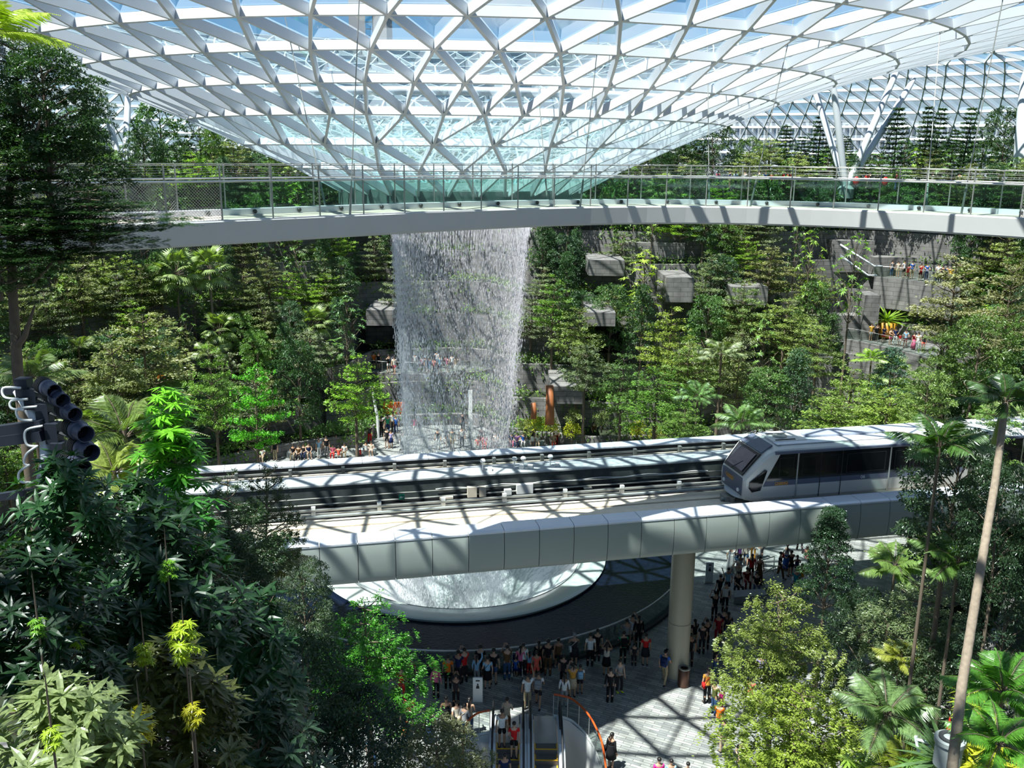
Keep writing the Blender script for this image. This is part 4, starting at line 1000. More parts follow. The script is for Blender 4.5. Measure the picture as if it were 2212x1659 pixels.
# big dark tree at the left edge, standing close
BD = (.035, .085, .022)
for i, (x, y, D, w, h) in enumerate([(70, 60, 15.5, 300, 240), (30, 245, 15, 260, 260), (170, 330, 14.5, 330, 230), (60, 480, 14, 250, 190)]):
    pass
r = empty('spreading_tree', at(36, 800, 15), 0, 'tall dark spreading tree against the left edge, taller than the footbridge', 'tree'); r.location.z = 12
t = KINDS['tiered_fine']
rb = r.location.copy()
for i, (x, y, D, w, h) in enumerate([(50, 60, 15.5, 300, 230), (110, 150, 15.2, 260, 200), (0, 250, 15, 330, 200), (200, 405, 14.6, 430, 110), (120, 320, 15.4, 330, 190), (130, 455, 15.0, 420, 100), (0, 420, 14.4, 300, 200)]):
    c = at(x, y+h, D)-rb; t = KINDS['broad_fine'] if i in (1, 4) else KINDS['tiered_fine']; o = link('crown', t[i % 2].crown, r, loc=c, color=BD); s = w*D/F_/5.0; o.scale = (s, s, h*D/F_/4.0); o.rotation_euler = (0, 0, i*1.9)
    o = link('branches', t[i % 2].twigs, r, loc=c); o.scale = (s, s, h*D/F_/4.0); o.rotation_euler = (0, 0, i*1.9)
mb = MB(); P = [at(38, 800, 15)-rb, at(28, 640, 15)-rb, at(20, 420, 15)-rb, at(40, 120, 15.4)-rb]; mb.tube([Vector((0, 0, 0))]+P, [.10, .09, .075, .06, .02], 8)
for a, b in [((28, 760), (75, 660)), ((28, 640), (-20, 560)), ((24, 520), (130, 470)), ((22, 460), (210, 440)), ((22, 400), (90, 250)), ((26, 620), (120, 560))]:
    p, q = at(*a, 15)-rb, at(*b, 14.8)-rb; mb.tube([p, p.lerp(q, .5)-Vector((0, 0, .12)), q], [.06, .045, .015], 6)
mb.build('trunk', M['wood'], r, smooth=True)
ptree('palm_fine', -40, -10, 7.0, 330, 150, (.40, .50, .06), 'bright sunlit palm frond tips in the top left corner', 1, base=at(-420, 900, 7), trunk=.08)
ptree('palm_fine', 262, 868, 22, 330, 150, (.17, .24, .06), 'feather palm with arching fronds right of the spotlights', 0, trunk=.10, pale=True)
ptree('palm_fine', 240, 960, 20, 260, 130, (.30, .36, .08), 'yellowish feather palm partly hidden below the spotlights', 1, trunk=.10)
ptree('palm', 60, 770, 20, 240, 100, (.12, .17, .06), 'drooping palm crown behind the spotlights', 0)

# ---- foreground right
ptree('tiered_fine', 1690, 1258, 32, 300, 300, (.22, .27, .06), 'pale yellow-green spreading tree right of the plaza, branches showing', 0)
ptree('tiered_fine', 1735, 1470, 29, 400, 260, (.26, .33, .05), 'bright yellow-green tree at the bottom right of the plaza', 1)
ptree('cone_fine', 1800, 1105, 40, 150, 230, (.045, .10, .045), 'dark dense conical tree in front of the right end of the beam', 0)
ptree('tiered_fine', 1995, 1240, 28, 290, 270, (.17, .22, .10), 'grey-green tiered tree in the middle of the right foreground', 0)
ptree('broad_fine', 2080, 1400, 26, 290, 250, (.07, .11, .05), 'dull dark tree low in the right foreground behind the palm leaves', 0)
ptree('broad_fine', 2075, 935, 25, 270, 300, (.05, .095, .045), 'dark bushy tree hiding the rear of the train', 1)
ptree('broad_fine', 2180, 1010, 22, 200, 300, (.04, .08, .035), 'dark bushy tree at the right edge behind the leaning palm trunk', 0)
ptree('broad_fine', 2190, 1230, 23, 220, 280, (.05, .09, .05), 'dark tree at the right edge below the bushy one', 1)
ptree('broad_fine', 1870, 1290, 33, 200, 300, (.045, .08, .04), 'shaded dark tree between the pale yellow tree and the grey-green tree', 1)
# leaning palm, close
lp = empty('leaning_palm', at(2052, 1700, 15), 0, 'tall slim palm with a ringed pale trunk leaning across the right side', 'palm'); lb = lp.location.copy()
P = [at(2052, 1700, 15)-lb, at(2078, 1480, 15.1)-lb, at(2118, 1230, 15.4)-lb, at(2150, 1040, 15.8)-lb, at(2172, 870, 16)-lb]
mb = MB(); pts = []; rd = []
for i in range(61):
    u = i/60*4; k = min(3, int(u)); p = P[k].lerp(P[k+1], u-k); pts.append(p); rd.append(.085*(1-.35*i/60)*(1.06 if i % 2 else 1))
mb.tube(pts, rd, 12); mb.build('trunk', M['palebark'], lp, smooth=True)
mb = MB(); mb.tube([P[4]-Vector((.1, 0, .75)), P[4]-Vector((.04, 0, .35)), P[4]], [.055, .06, .035], 10); mb.build('crownshaft', pmat('crownshaft_green', (.22, .33, .06), .4), lp, smooth=True)
k = KINDS['palm_fine'][0]; o = link('crown', k.crown, lp, loc=P[4], color=(.055, .12, .03)); o.scale = (.36, .36, .36)
o = link('branches', k.twigs, lp, loc=P[4]); o.scale = (.36, .36, .36)
for i, (kd, x, y, D, w, c, nm) in enumerate([
    ('palm_fine', 2080, 1145, 24, 230, (.12, .22, .05), 'feather palm with upright spear in the right foreground'),
    ('palm_fine', 1940, 1170, 31, 190, (.16, .25, .06), 'feather palm beside the dark conical tree'),
    ('palm_fine', 2040, 890, 23, 240, (.07, .15, .03), 'dark feather palm over the rear of the train'),
    ('palm_fine', 1925, 1460, 21, 290, (.16, .25, .09), 'broad-fronded palm with pale leaves below the grey-green tree'),
    ('palm_fine', 2180, 1410, 17, 300, (.09, .24, .03), 'bright green palm fronds at the right edge'),
    ('palm_fine', 2170, 1530, 15, 280, (.10, .26, .03), 'lush green palm in the bottom right corner'),
    ('palm_fine', 1960, 1600, 20, 220, (.20, .24, .03), 'low palm tuft at the bottom between the bright tree and the grey bin'),
    ('palm_fine', 1950, 1385, 27, 130, (.28, .30, .05), 'small yellowish palm leaf tuft in the shade of the right trees')]):
    ptree(kd, x, y, D, w, w*.6, c, nm, i, trunk=.07)
for i, (x, y, D, w, c, nm) in enumerate([(2140, 1600, 17, 150, G_YEL, 'yellow-leaved plant near the bottom right corner'), (1990, 1640, 19, 120, (.10, .2, .03), 'low green plant by the grey round bin'), (2120, 1470, 20, 120, (.3, .36, .03), 'lime plant behind the right edge palm fronds'), (1870, 1640, 22, 120, G_LIME, 'lime shrub at the bottom right of the bright tree')]):
    ptree('whorl', x, y, D, w, w*.7, c, nm, i, cat='plant')
# ================================================================ trees on the terraces
HK = [('tiered', 120, 730, 75, 130, 190, G_MID, 'tree'), ]
hand = [  # kind, px, py(top), depth, wpx, hpx, colour, label
 ('fanpalm', 378, 560, 76, 118, 60, G_PALM, 'tall fan palm with a reddish trunk left of the waterfall'),
 ('fanpalm', 450, 552, 78, 118, 60, G_PALM, 'taller of the two fan palms standing together left of the waterfall'),
 ('fanpalm', 350, 528, 84, 100, 40, G_PALM, 'small fan palm just under the footbridge at left'),
 ('fanpalm', 628, 515, 88, 110, 55, G_GREY, 'grey-green fan palm under the footbridge, left of the falls'),
 ('fanpalm', 690, 508, 92, 90, 45, G_GREY, 'smallest fan palm high up close to the left of the falls'),
 ('tiered', 300, 668, 66, 260, 215, (.24, .25, .11), 'pale brownish tiered tree below the two fan palms'),
 ('tiered', 245, 700, 64, 150, 200, (.22, .25, .11), 'pale tiered tree left of the brownish one'),
 ('tiered', 455, 740, 62, 130, 190, (.15, .26, .04), 'green tiered tree right of the pale brownish pair'),
 ('tiered', 545, 775, 60, 150, 200, (.10, .34, .02), 'vivid green tiered tree in the left middle ground'),
 ('tiered', 765, 765, 68, 145, 140, (.20, .34, .04), 'bright tiered tree standing alone just left of the waterfall'),
 ('tiered', 250, 545, 74, 170, 110, (.20, .26, .06), 'yellow-green tiered tree high at left under the bridge end'),
 ('rosette', 140, 600, 70, 110, 250, (.16, .25, .05), 'slim climbing-leaved tree at left with yellow-green tips'),
 ('tiered', 560, 600, 80, 160, 130, (.15, .18, .08), 'grey-green tiered tree right of the two fan palms'),
 ('tiered', 700, 555, 84, 150, 120, G_GREY, 'grey layered tree close above the left side of the falls'),
 ('rosette', 745, 640, 80, 80, 130, (.12, .22, .08), 'rosette-leaved tree touching the left edge of the falls'),
 ('broad', 640, 740, 74, 140, 180, G_DARK, 'dark bushy tree behind the lone bright tiered tree'),
 ('tiered', 1265, 735, 72, 130, 110, (.20, .23, .12), 'grey-green umbrella tree on a tall bare stem right of the falls'),
 ('tiered', 1195, 590, 80, 110, 120, (.14, .24, .04), 'green tiered tree touching the right side of the falls'),
 ('tiered', 1250, 660, 78, 130, 110, (.17, .22, .06), 'olive tiered tree above the umbrella tree'),
 ('cone', 1245, 500, 88, 80, 160, G_DARK, 'dark narrow tree right of the top of the falls'),
 ('rosette', 1395, 540, 82, 110, 120, (.28, .36, .05), 'yellow-leaved tree in front of the grey planters under the bridge'),
 ('tiered', 1450, 660, 76, 160, 150, (.24, .29, .06), 'yellow-green layered tree in the centre right'),
 ('tiered', 1420, 790, 68, 190, 130, (.16, .27, .05), 'broad green layered tree above the far parapet'),
 ('tiered', 1540, 545, 84, 130, 120, (.16, .20, .09), 'grey-green tiered tree between the grey planters'),
 ('tiered', 1665, 525, 84, 150, 110, (.22, .22, .10), 'broad pale tiered tree right of the planters'),
 ('rosette', 1755, 500, 82, 80, 160, G_LIME, 'tall leafy green tree left of the upper lookout'),
 ('rosette', 1850, 505, 80, 90, 180, (.14, .26, .04), 'bright leafy climber beside the upper lookout wall'),
 ('tiered', 1700, 640, 78, 170, 110, (.22, .27, .08), 'pale tiered tree left of the lower lookout'),
 ('tiered', 1600, 700, 74, 130, 180, (.19, .22, .10), 'pale brown-green tree left of the train roof, set back'),
 ('palm', 1560, 735, 72, 130, 60, (.20, .24, .12), 'feather palm with hanging pale fronds in the centre right'),
 ('palm', 1510, 810, 66, 120, 90, (.16, .26, .08), 'banana-like palm with upright fronds left of the train'),
 ('palm', 1605, 870, 60, 140, 80, (.18, .28, .08), 'palm with broad green fronds just above the train nose'),
 ('cone', 1725, 760, 66, 120, 170, G_BLUE, 'bluish dark tree above the train roof'),
 ('tiered', 1840, 790, 66, 170, 130, (.20, .27, .07), 'yellow-green tree under the lower lookout'),
 ('cone', 1930, 755, 68, 110, 110, (.06, .13, .09), 'small bluish conical tree in front of the lower lookout'),
 ('palm', 1885, 750, 68, 90, 50, (.22, .34, .05), 'light green palm in front of the lower lookout wall'),
 ('tiered', 1930, 830, 60, 190, 110, (.20, .27, .05), 'broad yellow-green tree behind the train roof'),
 ('tiered', 2075, 545, 66, 210, 190, (.26, .25, .13), 'large pale tiered tree right of the upper lookout'),
 ('broad', 1320, 620, 80, 120, 140, (.08, .15, .05), 'dark leafy tree hanging over the doorway right of the falls'),
 ('tiered', 1345, 760, 71, 140, 130, (.13, .20, .06), 'mid-green tiered tree between the umbrella tree and the broad layered tree'),
 ('cone', 1390, 620, 79, 90, 150, G_DARK, 'dark narrow tree between the yellow-leaved tree and the falls'),
 ('tiered', 1490, 735, 73, 150, 120, (.18, .25, .07), 'pale green tiered tree over the banana-like palm'),
 ('broad', 1530, 640, 80, 120, 130, (.09, .17, .05), 'bushy tree below the square grey planter'),
 ('tiered', 1610, 600, 80, 130, 120, (.17, .23, .08), 'light tiered tree below the broad pale one right of the planters'),
 ('rosette', 1655, 690, 76, 80, 130, (.14, .24, .06), 'slim leafy tree left of the bluish dark tree'),
 ('broad', 1660, 800, 66, 150, 120, (.10, .18, .05), 'bushy green tree above the train windscreen'),
 ('tiered', 1770, 700, 74, 130, 110, (.18, .24, .07), 'light green tiered tree below the pale one left of the lookouts'),
 ('broad', 1760, 610, 82, 100, 120, (.08, .15, .04), 'dark leafy tree left of the stone stair wall'),
 ('tiered', 1800, 850, 62, 170, 100, (.20, .28, .06), 'low yellow-green tree just above the train roof hatch'),
 ('tiered', 1480, 880, 64, 150, 80, (.18, .26, .06), 'low pale green tree just above the far parapet'),
 ('tiered', 1345, 500, 88, 130, 90, (.15, .20, .08), 'grey-green tiered tree under the footbridge right of the falls'),
 ('cone', 1190, 500, 88, 90, 150, (.05, .10, .04), 'dark narrow tree touching the right side of the falls at top'),
 ('tiered', 1560, 490, 90, 130, 90, (.10, .16, .06), 'tiered tree hanging over the dark recess under the footbridge'),
 ('tiered', 870, 560, 88, 110, 110, G_GREY, 'grey-green layered tree seen through the left edge of the falls'),
 ('tiered', 2190, 560, 62, 160, 200, (.24, .23, .12), 'pale tiered tree at the right edge under the bridge'),
 ('broad', 2120, 690, 58, 200, 190, (.10, .16, .04), 'green bushy tree at right below the pale tiered trees'),
 ('tiered', 2040, 700, 62, 140, 170, (.13, .19, .05), 'olive tiered tree right beside the lower lookout'),
 ('tiered', 2160, 850, 45, 220, 170, (.12, .20, .05), 'green tiered tree behind the crown of the leaning palm'),
 ('broad', 2010, 800, 50, 140, 120, (.16, .23, .06), 'light green bushy tree behind the rear of the train'),
]
for i, (kd, x, y, D, w, h, c, nm) in enumerate(hand):
    gz = None
    if D < 75: # on the valley side: keep the foot on the ground below the crown
        p = at(x, y, D); gz = min(ground_z(p.x, p.y), p.z-(h+70)*D/F_) if kd not in ('fanpalm', 'palm') else None
    ptree(kd, x, y, D, w, h, c, nm, i, pale=(kd == 'fanpalm' and i % 2 == 1), base_z=gz)
# ordinary trees set out along the terraces
ROWN = ['plaza edge bed', 'lowest terrace', 'second terrace', 'third terrace', 'fourth terrace', 'fifth terrace', 'sixth terrace', 'seventh terrace']
ORD = ['first', 'second', 'third', 'fourth', 'fifth', 'sixth', 'seventh', 'eighth', 'ninth', 'tenth', 'eleventh', 'twelfth', 'thirteenth', 'fourteenth', 'fifteenth', 'sixteenth', 'seventeenth', 'eighteenth', 'nineteenth', 'twentieth', 'twenty-first', 'twenty-second', 'twenty-third', 'twenty-fourth', 'twenty-fifth']
KW = [('tiered', .42), ('broad', .2), ('cone', .12), ('rosette', .18), ('fanpalm', .04), ('palm', .04)]
KWORD = {'tiered': 'tiered tree', 'broad': 'bushy tree', 'cone': 'conical tree', 'rosette': 'rosette-leaved tree', 'fanpalm': 'fan palm', 'palm': 'feather palm', 'conifer': 'conifer'}
rs = random.Random(5); auto = {}
def clear_of(px, py, w, h):
    # keep the lookouts, planters and the view behind the falls open
    for (x0, y0, x1, y1) in [(1835, 520, 2030, 765), (790, 640, 1030, 1000), (1275, 545, 1350, 620), (1440, 590, 1500, 660), (1270, 820, 1370, 960), (1110, 850, 1240, 960), (640, 900, 860, 1000)]:
        if px+w*.42 > x0 and px-w*.42 < x1 and py+h > y0 and py < y1: return False
    return True
for li in range(8):
    r, z = LV[li]; r2 = LV[li+1][0]; rr = (r+r2)/2
    for side in (-1, 1):
        d = 3.5+rs.uniform(0, 2.5)
        while True:
            a = side*d/rr
            if abs(a) > math.radians(100): break
            R_ = rad_world(rr+rs.uniform(-.9, .9), a); x, y = CX+R_*math.sin(a), CY+R_*math.cos(a)
            kd = rs.choices([k for k, _ in KW], [v for _, v in KW])[0]
            H = rs.uniform(4.6, 7.2); w = {'tiered': rs.uniform(3.6, 5.2), 'broad': rs.uniform(3.4, 4.6), 'cone': rs.uniform(2.6, 3.4), 'rosette': rs.uniform(2.4, 3.2), 'fanpalm': 3.6, 'palm': 4.0}[kd]
            h = {'tiered': rs.uniform(3, 4.2), 'broad': rs.uniform(3.6, 4.8), 'cone': rs.uniform(4, 5.2), 'rosette': rs.uniform(3.6, 5), 'fanpalm': 2, 'palm': 2}[kd]
            px, py, D = proj((x, y, z+H)); W2 = w*F_/D; H2 = H*F_/D
            if D > 1 and -120 < px < 2400 and py < 1010 and clear_of(px, py, W2, H2) :
                col = rs.choice({'tiered': [G_PALE, G_MID, G_OLIVE, G_GREY, G_LIME], 'broad': [G_DARK, G_MID, G_BLUE], 'cone': [G_DARK, G_BLUE], 'rosette': [G_MID, G_LIME, G_DARK], 'fanpalm': [G_PALM], 'palm': [G_PALM]}[kd])
                jit = rs.uniform(.8, 1.15); auto.setdefault((li, side), []).append((abs(a), kd, x, y, z, w, h, H, tuple(c*jit for c in col), col, px))
            d += rs.uniform(1.75, 2.6)/(rad_world(rr, a)/rr)
for (li, side), lst in sorted(auto.items()):
    lst.sort(key=lambda q: q[0]); cnt = {}
    for (a, kd, x, y, z, w, h, H, colj, col, px) in lst:
        k = cnt[(kd)] = cnt.get((kd), 0)+1
        nm = '%s %s on the %s %s, %s such from the falls' % (WORDS[col], KWORD[kd], 'right' if side > 0 else 'left', ROWN[li], ORD[k-1])
        nm = nm.replace(', first such from the falls', ', nearest such to the falls')
        tree(kd, (x, y, z-.12), (x, y, z+H), w, h, colj, nm, 'trees planted along the terraces')
def dfit(px, py, h, D0):
    D = D0
    while D < 112:
        p = at(px, py+h, D)
        if ground_z(p.x, p.y) >= min(20.9, p.z-3.0): return D
        D += .7
    return D0
# ---- trees on the top terrace beside the roof columns
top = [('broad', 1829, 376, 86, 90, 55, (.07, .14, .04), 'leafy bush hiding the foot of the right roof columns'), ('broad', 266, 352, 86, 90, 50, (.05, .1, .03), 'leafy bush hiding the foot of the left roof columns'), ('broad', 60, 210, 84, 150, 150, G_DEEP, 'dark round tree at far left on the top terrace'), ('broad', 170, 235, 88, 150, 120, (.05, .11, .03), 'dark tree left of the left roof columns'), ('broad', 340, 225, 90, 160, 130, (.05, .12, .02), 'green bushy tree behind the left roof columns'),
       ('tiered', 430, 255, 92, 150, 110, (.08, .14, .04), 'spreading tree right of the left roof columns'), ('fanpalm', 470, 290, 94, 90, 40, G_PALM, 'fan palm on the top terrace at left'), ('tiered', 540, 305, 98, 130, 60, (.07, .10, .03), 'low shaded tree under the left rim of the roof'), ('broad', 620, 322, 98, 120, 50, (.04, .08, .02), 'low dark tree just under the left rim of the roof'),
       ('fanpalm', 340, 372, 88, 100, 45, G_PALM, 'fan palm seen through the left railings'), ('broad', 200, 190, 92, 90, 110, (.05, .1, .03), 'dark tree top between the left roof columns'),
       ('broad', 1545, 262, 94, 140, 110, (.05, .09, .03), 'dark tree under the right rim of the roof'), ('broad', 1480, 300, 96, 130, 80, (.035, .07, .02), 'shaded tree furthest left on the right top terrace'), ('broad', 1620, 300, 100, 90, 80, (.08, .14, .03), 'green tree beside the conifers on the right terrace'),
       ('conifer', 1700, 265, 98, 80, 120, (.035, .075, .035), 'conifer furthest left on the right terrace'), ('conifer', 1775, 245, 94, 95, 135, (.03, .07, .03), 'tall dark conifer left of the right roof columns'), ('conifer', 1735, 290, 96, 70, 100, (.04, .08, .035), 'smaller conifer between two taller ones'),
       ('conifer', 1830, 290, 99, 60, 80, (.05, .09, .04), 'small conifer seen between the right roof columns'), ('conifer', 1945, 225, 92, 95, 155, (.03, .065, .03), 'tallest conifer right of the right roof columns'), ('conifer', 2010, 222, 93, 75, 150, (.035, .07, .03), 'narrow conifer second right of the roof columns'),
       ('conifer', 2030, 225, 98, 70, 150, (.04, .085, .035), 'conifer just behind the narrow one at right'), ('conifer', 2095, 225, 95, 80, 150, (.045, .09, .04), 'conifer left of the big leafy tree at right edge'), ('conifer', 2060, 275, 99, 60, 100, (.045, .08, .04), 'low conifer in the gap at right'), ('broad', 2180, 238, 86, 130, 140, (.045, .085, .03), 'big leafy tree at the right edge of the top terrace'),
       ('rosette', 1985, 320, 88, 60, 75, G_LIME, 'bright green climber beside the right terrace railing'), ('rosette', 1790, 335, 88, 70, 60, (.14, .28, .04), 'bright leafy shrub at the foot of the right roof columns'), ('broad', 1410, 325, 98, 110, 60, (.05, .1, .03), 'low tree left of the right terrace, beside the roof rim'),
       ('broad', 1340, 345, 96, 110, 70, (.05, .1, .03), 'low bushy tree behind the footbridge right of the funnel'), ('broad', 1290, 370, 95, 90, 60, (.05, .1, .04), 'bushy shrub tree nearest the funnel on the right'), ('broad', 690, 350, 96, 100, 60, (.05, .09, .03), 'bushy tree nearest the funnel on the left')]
for i, (kd, x, y, D, w, h, c, nm) in enumerate(top):
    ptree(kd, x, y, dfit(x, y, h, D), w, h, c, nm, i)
rs2 = random.Random(9)
for i in range(34):       # understorey seen through the bridge railings
    x = rs2.uniform(-20, 2230) if i % 3 else rs2.uniform(1240, 2230)
    if 745 < x < 1265: continue
    y = rs2.uniform(388, 425); kd = rs2.choice(['broad', 'tiered', 'shrub', 'broad']); D = rs2.uniform(83, 93)
    side = 'left' if x < 1000 else 'right'
    D = dfit(x, y, 60, 80); o = ptree(kd, x, y, D, rs2.uniform(70, 110), rs2.uniform(45, 80), rs2.choice([G_MID, G_DARK, (.10, .2, .05)]), 'leafy bush on the slope seen through the bridge railing at %s' % side, i, 'leafy bushes seen through the bridge railing at '+side, cat='bush')
# further trees behind the top terrace trees, against the facade
for i in range(26):
    x = [(-30+i*52), (1400+(i-13)*66)][i >= 13]; kd = rs2.choice(['broad', 'tiered', 'broad', 'conifer']) if x > 1000 else rs2.choice(['broad', 'tiered'])
    side = 'left' if x < 1000 else 'right'
    ptree(kd, x, rs2.uniform(300, 340), rs2.uniform(102, 112), rs2.uniform(90, 130), rs2.uniform(50, 75), rs2.choice([G_DARK, G_MID, G_DEEP]), 'background tree at the back of the %s top terrace' % side, i, 'background trees at the back of the %s top terrace' % side, base_z=20.8)

# ---- creepers and low planting: nobody could count the leaves
def planting():
    rng = np.random.default_rng(77)
    for i, (r, z) in enumerate(LV):
        Cs = []; As = []; Ns = []; n = 9000 if i < 8 else 7000
        a = rng.uniform(-1.75, 1.75, n); s = np.array([rscale(t) for t in a])
        gate = np.sin(a*r*.55+i*2)+.6*np.sin(a*r*1.7+i)+rng.normal(0, .5, n)
        hang = rng.random(n) < .28; q = np.where(hang, 0, rng.beta(1.3, 2, n)*2.6); gate2 = gate > -.35; a, s, hang, q = a[gate2], s[gate2], hang[gate2], q[gate2]; n = len(a)
        R_ = np.array([rad_world(r, t) for t in a])+q-.06*hang; zz = z+np.where(hang, -rng.gamma(1.1, .45, n), .12+rng.gamma(1.6, .16, n))
        zz = np.maximum(zz, z-2.2)
        C = np.stack([CX+R_*np.sin(a), CY+R_*np.cos(a), zz], 1); out = np.stack([-np.sin(a), -np.cos(a), np.zeros(n)], 1)
        A = nrm(rng.normal(0, 1, (n, 3))+out*.4+[0, 0, .2]); Nn = nrm(out*.8+[0, 0, .9]+rng.normal(0, .4, (n, 3)))
        L = rng.uniform(.16, .42, n); V, F, k = leaf_arrays(C, A, Nn, L, L*.45)
        o = link('creeping_plants', fast_mesh('creeping_plants', V, F, k), None, M['leaf'], color=[(.12, .22, .04), (.16, .26, .05), (.10, .17, .04)][i % 3])
        tag(o, 'low planting and hanging creepers along the edge of the '+(ROWN+['top terrace'])[i], 'planting', kind='stuff')
planting()
# ================================================================ people
def skin_mesh(name, nodes, edges, root=0, sub=1):
    me = bpy.data.meshes.new(name); me.from_pydata([n[0] for n in nodes], edges, [])
    o = bpy.data.objects.new(name, me); COL.objects.link(o)
    md = o.modifiers.new('skin', 'SKIN'); md.use_smooth_shade = True
    if not me.skin_vertices: return None
    sv = me.skin_vertices[0].data
    for i, n in enumerate(nodes): sv[i].radius = (n[1], n[2] if len(n) > 2 else n[1]); sv[i].use_root = (i == root)
    s = o.modifiers.new('sub', 'SUBSURF'); s.levels = sub; s.render_levels = sub
    dg = bpy.context.evaluated_depsgraph_get(); dg.update(); r = bpy.data.meshes.new_from_object(o.evaluated_get(dg)); r.name = name
    bpy.data.objects.remove(o); bpy.data.meshes.remove(me); return r
def joints(pose):
    J = dict(pel=(0, 0, .94), wai=(0, 0, 1.08), che=(0, -.01, 1.26), upc=(0, 0, 1.39), nec=(0, -.005, 1.48), heb=(0, -.02, 1.555), hea=(0, -.025, 1.635), top=(0, -.01, 1.70))
    for s, k in ((-1, 'r'), (1, 'l')):
        J['sh'+k] = (s*.175, 0, 1.395); J['hi'+k] = (s*.09, 0, .90)
        J['el'+k] = (s*.235, .02, 1.12); J['wr'+k] = (s*.245, -.06, .88); J['kn'+k] = (s*.10, -.015, .49); J['an'+k] = (s*.105, .02, .075); J['to'+k] = (s*.12, -.14, .03)
        if pose == 'phone' or pose == 'up' and s < 0:
            J['el'+k] = (s*.24, -.22, 1.30); J['wr'+k] = (s*.10, -.36, 1.50)
            if pose == 'up': J['el'+k] = (s*.26, -.12, 1.60); J['wr'+k] = (s*.20, -.22, 1.86)
        if pose == 'lean': J['el'+k] = (s*.25, -.16, 1.17); J['wr'+k] = (s*.16, -.38, 1.13)
    if pose == 'walk':
        J.update(knl=(.09, -.17, .52), anl=(.09, -.24, .10), tol=(.09, -.40, .07), knr=(-.10, .03, .50), anr=(-.10, .26, .13), tor=(-.11, .16, .03), ell=(.23, .12, 1.14), wrl=(.22, .06, .90), elr=(-.23, -.10, 1.13), wrr=(-.20, -.28, 1.0))
    if pose == 'step': J.update(knl=(.10, -.09, .49), anl=(.11, -.02, .075), tol=(.14, -.17, .03), wrr=(-.12, -.26, 1.16), elr=(-.24, -.04, 1.13))
    if pose == 'sit':
        dz = -.47
        for k in ('pel', 'wai', 'che', 'upc', 'nec', 'heb', 'hea', 'top', 'shl', 'shr', 'ell', 'elr', 'wrl', 'wrr', 'hil', 'hir'): x, y, z = J[k]; J[k] = (x, y+.18, z+dz)
        for s, k in ((-1, 'r'), (1, 'l')):
            J['kn'+k] = (s*.13, -.26, .50); J['an'+k] = (s*.13, -.24, .08); J['to'+k] = (s*.14, -.40, .03); J['el'+k] = (s*.25, .08, .70); J['wr'+k] = (s*.12, -.14, .62)
    return J
def lerp3(a, b, t): return tuple(a[i]+(b[i]-a[i])*t for i in range(3))
def body_mesh(J):
    nd = []; ed = []; ix = {}
    def n(k, p, r, r2=None): ix[k] = len(nd); nd.append((p, r, r2 or r)); return ix[k]
    n('pel', J['pel'], .13, .10); n('wai', J['wai'], .115, .085); n('che', J['che'], .14, .10); n('upc', J['upc'], .12, .085)
    n('nec', J['nec'], .048); n('heb', J['heb'], .062, .07); n('hea', J['hea'], .078, .092); n('top', J['top'], .05, .06)
    for a, b in zip(['pel', 'wai', 'che', 'upc', 'nec', 'heb', 'hea'], ['wai', 'che', 'upc', 'nec', 'heb', 'hea', 'top']): ed.append((ix[a], ix[b]))
    for k in 'rl':
        s = -1 if k == 'r' else 1
        n('sh'+k, J['sh'+k], .055); n('el'+k, J['el'+k], .038); n('wr'+k, J['wr'+k], .024, .028)
        ed += [(ix['upc'], ix['sh'+k]), (ix['sh'+k], ix['el'+k]), (ix['el'+k], ix['wr'+k])]
        w = Vector(J['wr'+k]); d = (w-Vector(J['el'+k])).normalized(); sd_ = Vector((s, 0, 0)); sd_ = (sd_-d*sd_.dot(d)).normalized()
        m = w+d*.055; n('pa'+k, tuple(m), .022, .034); ed.append((ix['wr'+k], ix['pa'+k])); nn = d.cross(sd_)
        for q, (off, l) in enumerate(((-.028, .055), (-.01, .065), (.01, .06), (.027, .045))):
            p1 = m+d*.045+sd_*off; p2 = p1+d*l*.6+nn*.008; p3 = p2+d*l*.4+nn*.022
            n('f%s%d' % (k, q), tuple(p1), .0095); n('g%s%d' % (k, q), tuple(p2), .009); n('h%s%d' % (k, q), tuple(p3), .008)
            ed += [(ix['pa'+k], ix['f%s%d' % (k, q)]), (ix['f%s%d' % (k, q)], ix['g%s%d' % (k, q)]), (ix['g%s%d' % (k, q)], ix['h%s%d' % (k, q)])]
        p1 = w+d*.035-sd_*.035+nn*.012; p2 = p1+d*.035-sd_*.014+nn*.012; n('t'+k, tuple(p1), .011); n('u'+k, tuple(p2), .009); ed += [(ix['wr'+k], ix['t'+k]), (ix['t'+k], ix['u'+k])]
        n('hi'+k, J['hi'+k], .085, .09); n('kn'+k, J['kn'+k], .054); c = lerp3(J['kn'+k], J['an'+k], .3); n('ca'+k, (c[0], c[1]+.015, c[2]), .056); n('an'+k, J['an'+k], .034); n('to'+k, J['to'+k], .034, .03)
        ed += [(ix['pel'], ix['hi'+k]), (ix['hi'+k], ix['kn'+k]), (ix['kn'+k], ix['ca'+k]), (ix['ca'+k], ix['an'+k]), (ix['an'+k], ix['to'+k])]
    me = skin_mesh('person_body', nd, ed, 0, 1)
    h = Vector(J['hea']); mb = MB()      # nose and ears joined to the head, eyes sunk in
    mb.add([h+Vector(v) for v in [(0, -.095, .01), (-.014, -.09, -.03), (.014, -.09, -.03), (0, -.118, -.026)]], [(0, 1, 3), (0, 3, 2), (1, 2, 3), (0, 2, 1)])
    for s in (-1, 1): mb.sphere(h+Vector((s*.08, .005, -.01)), .024, 6, 4, (.4, .8, 1.1))
    bm = bmesh.new(); bm.from_mesh(me); m2 = mb.mesh('x', True); bm.from_mesh(m2); bm.to_mesh(me); bm.free(); bpy.data.meshes.remove(m2)
    return me
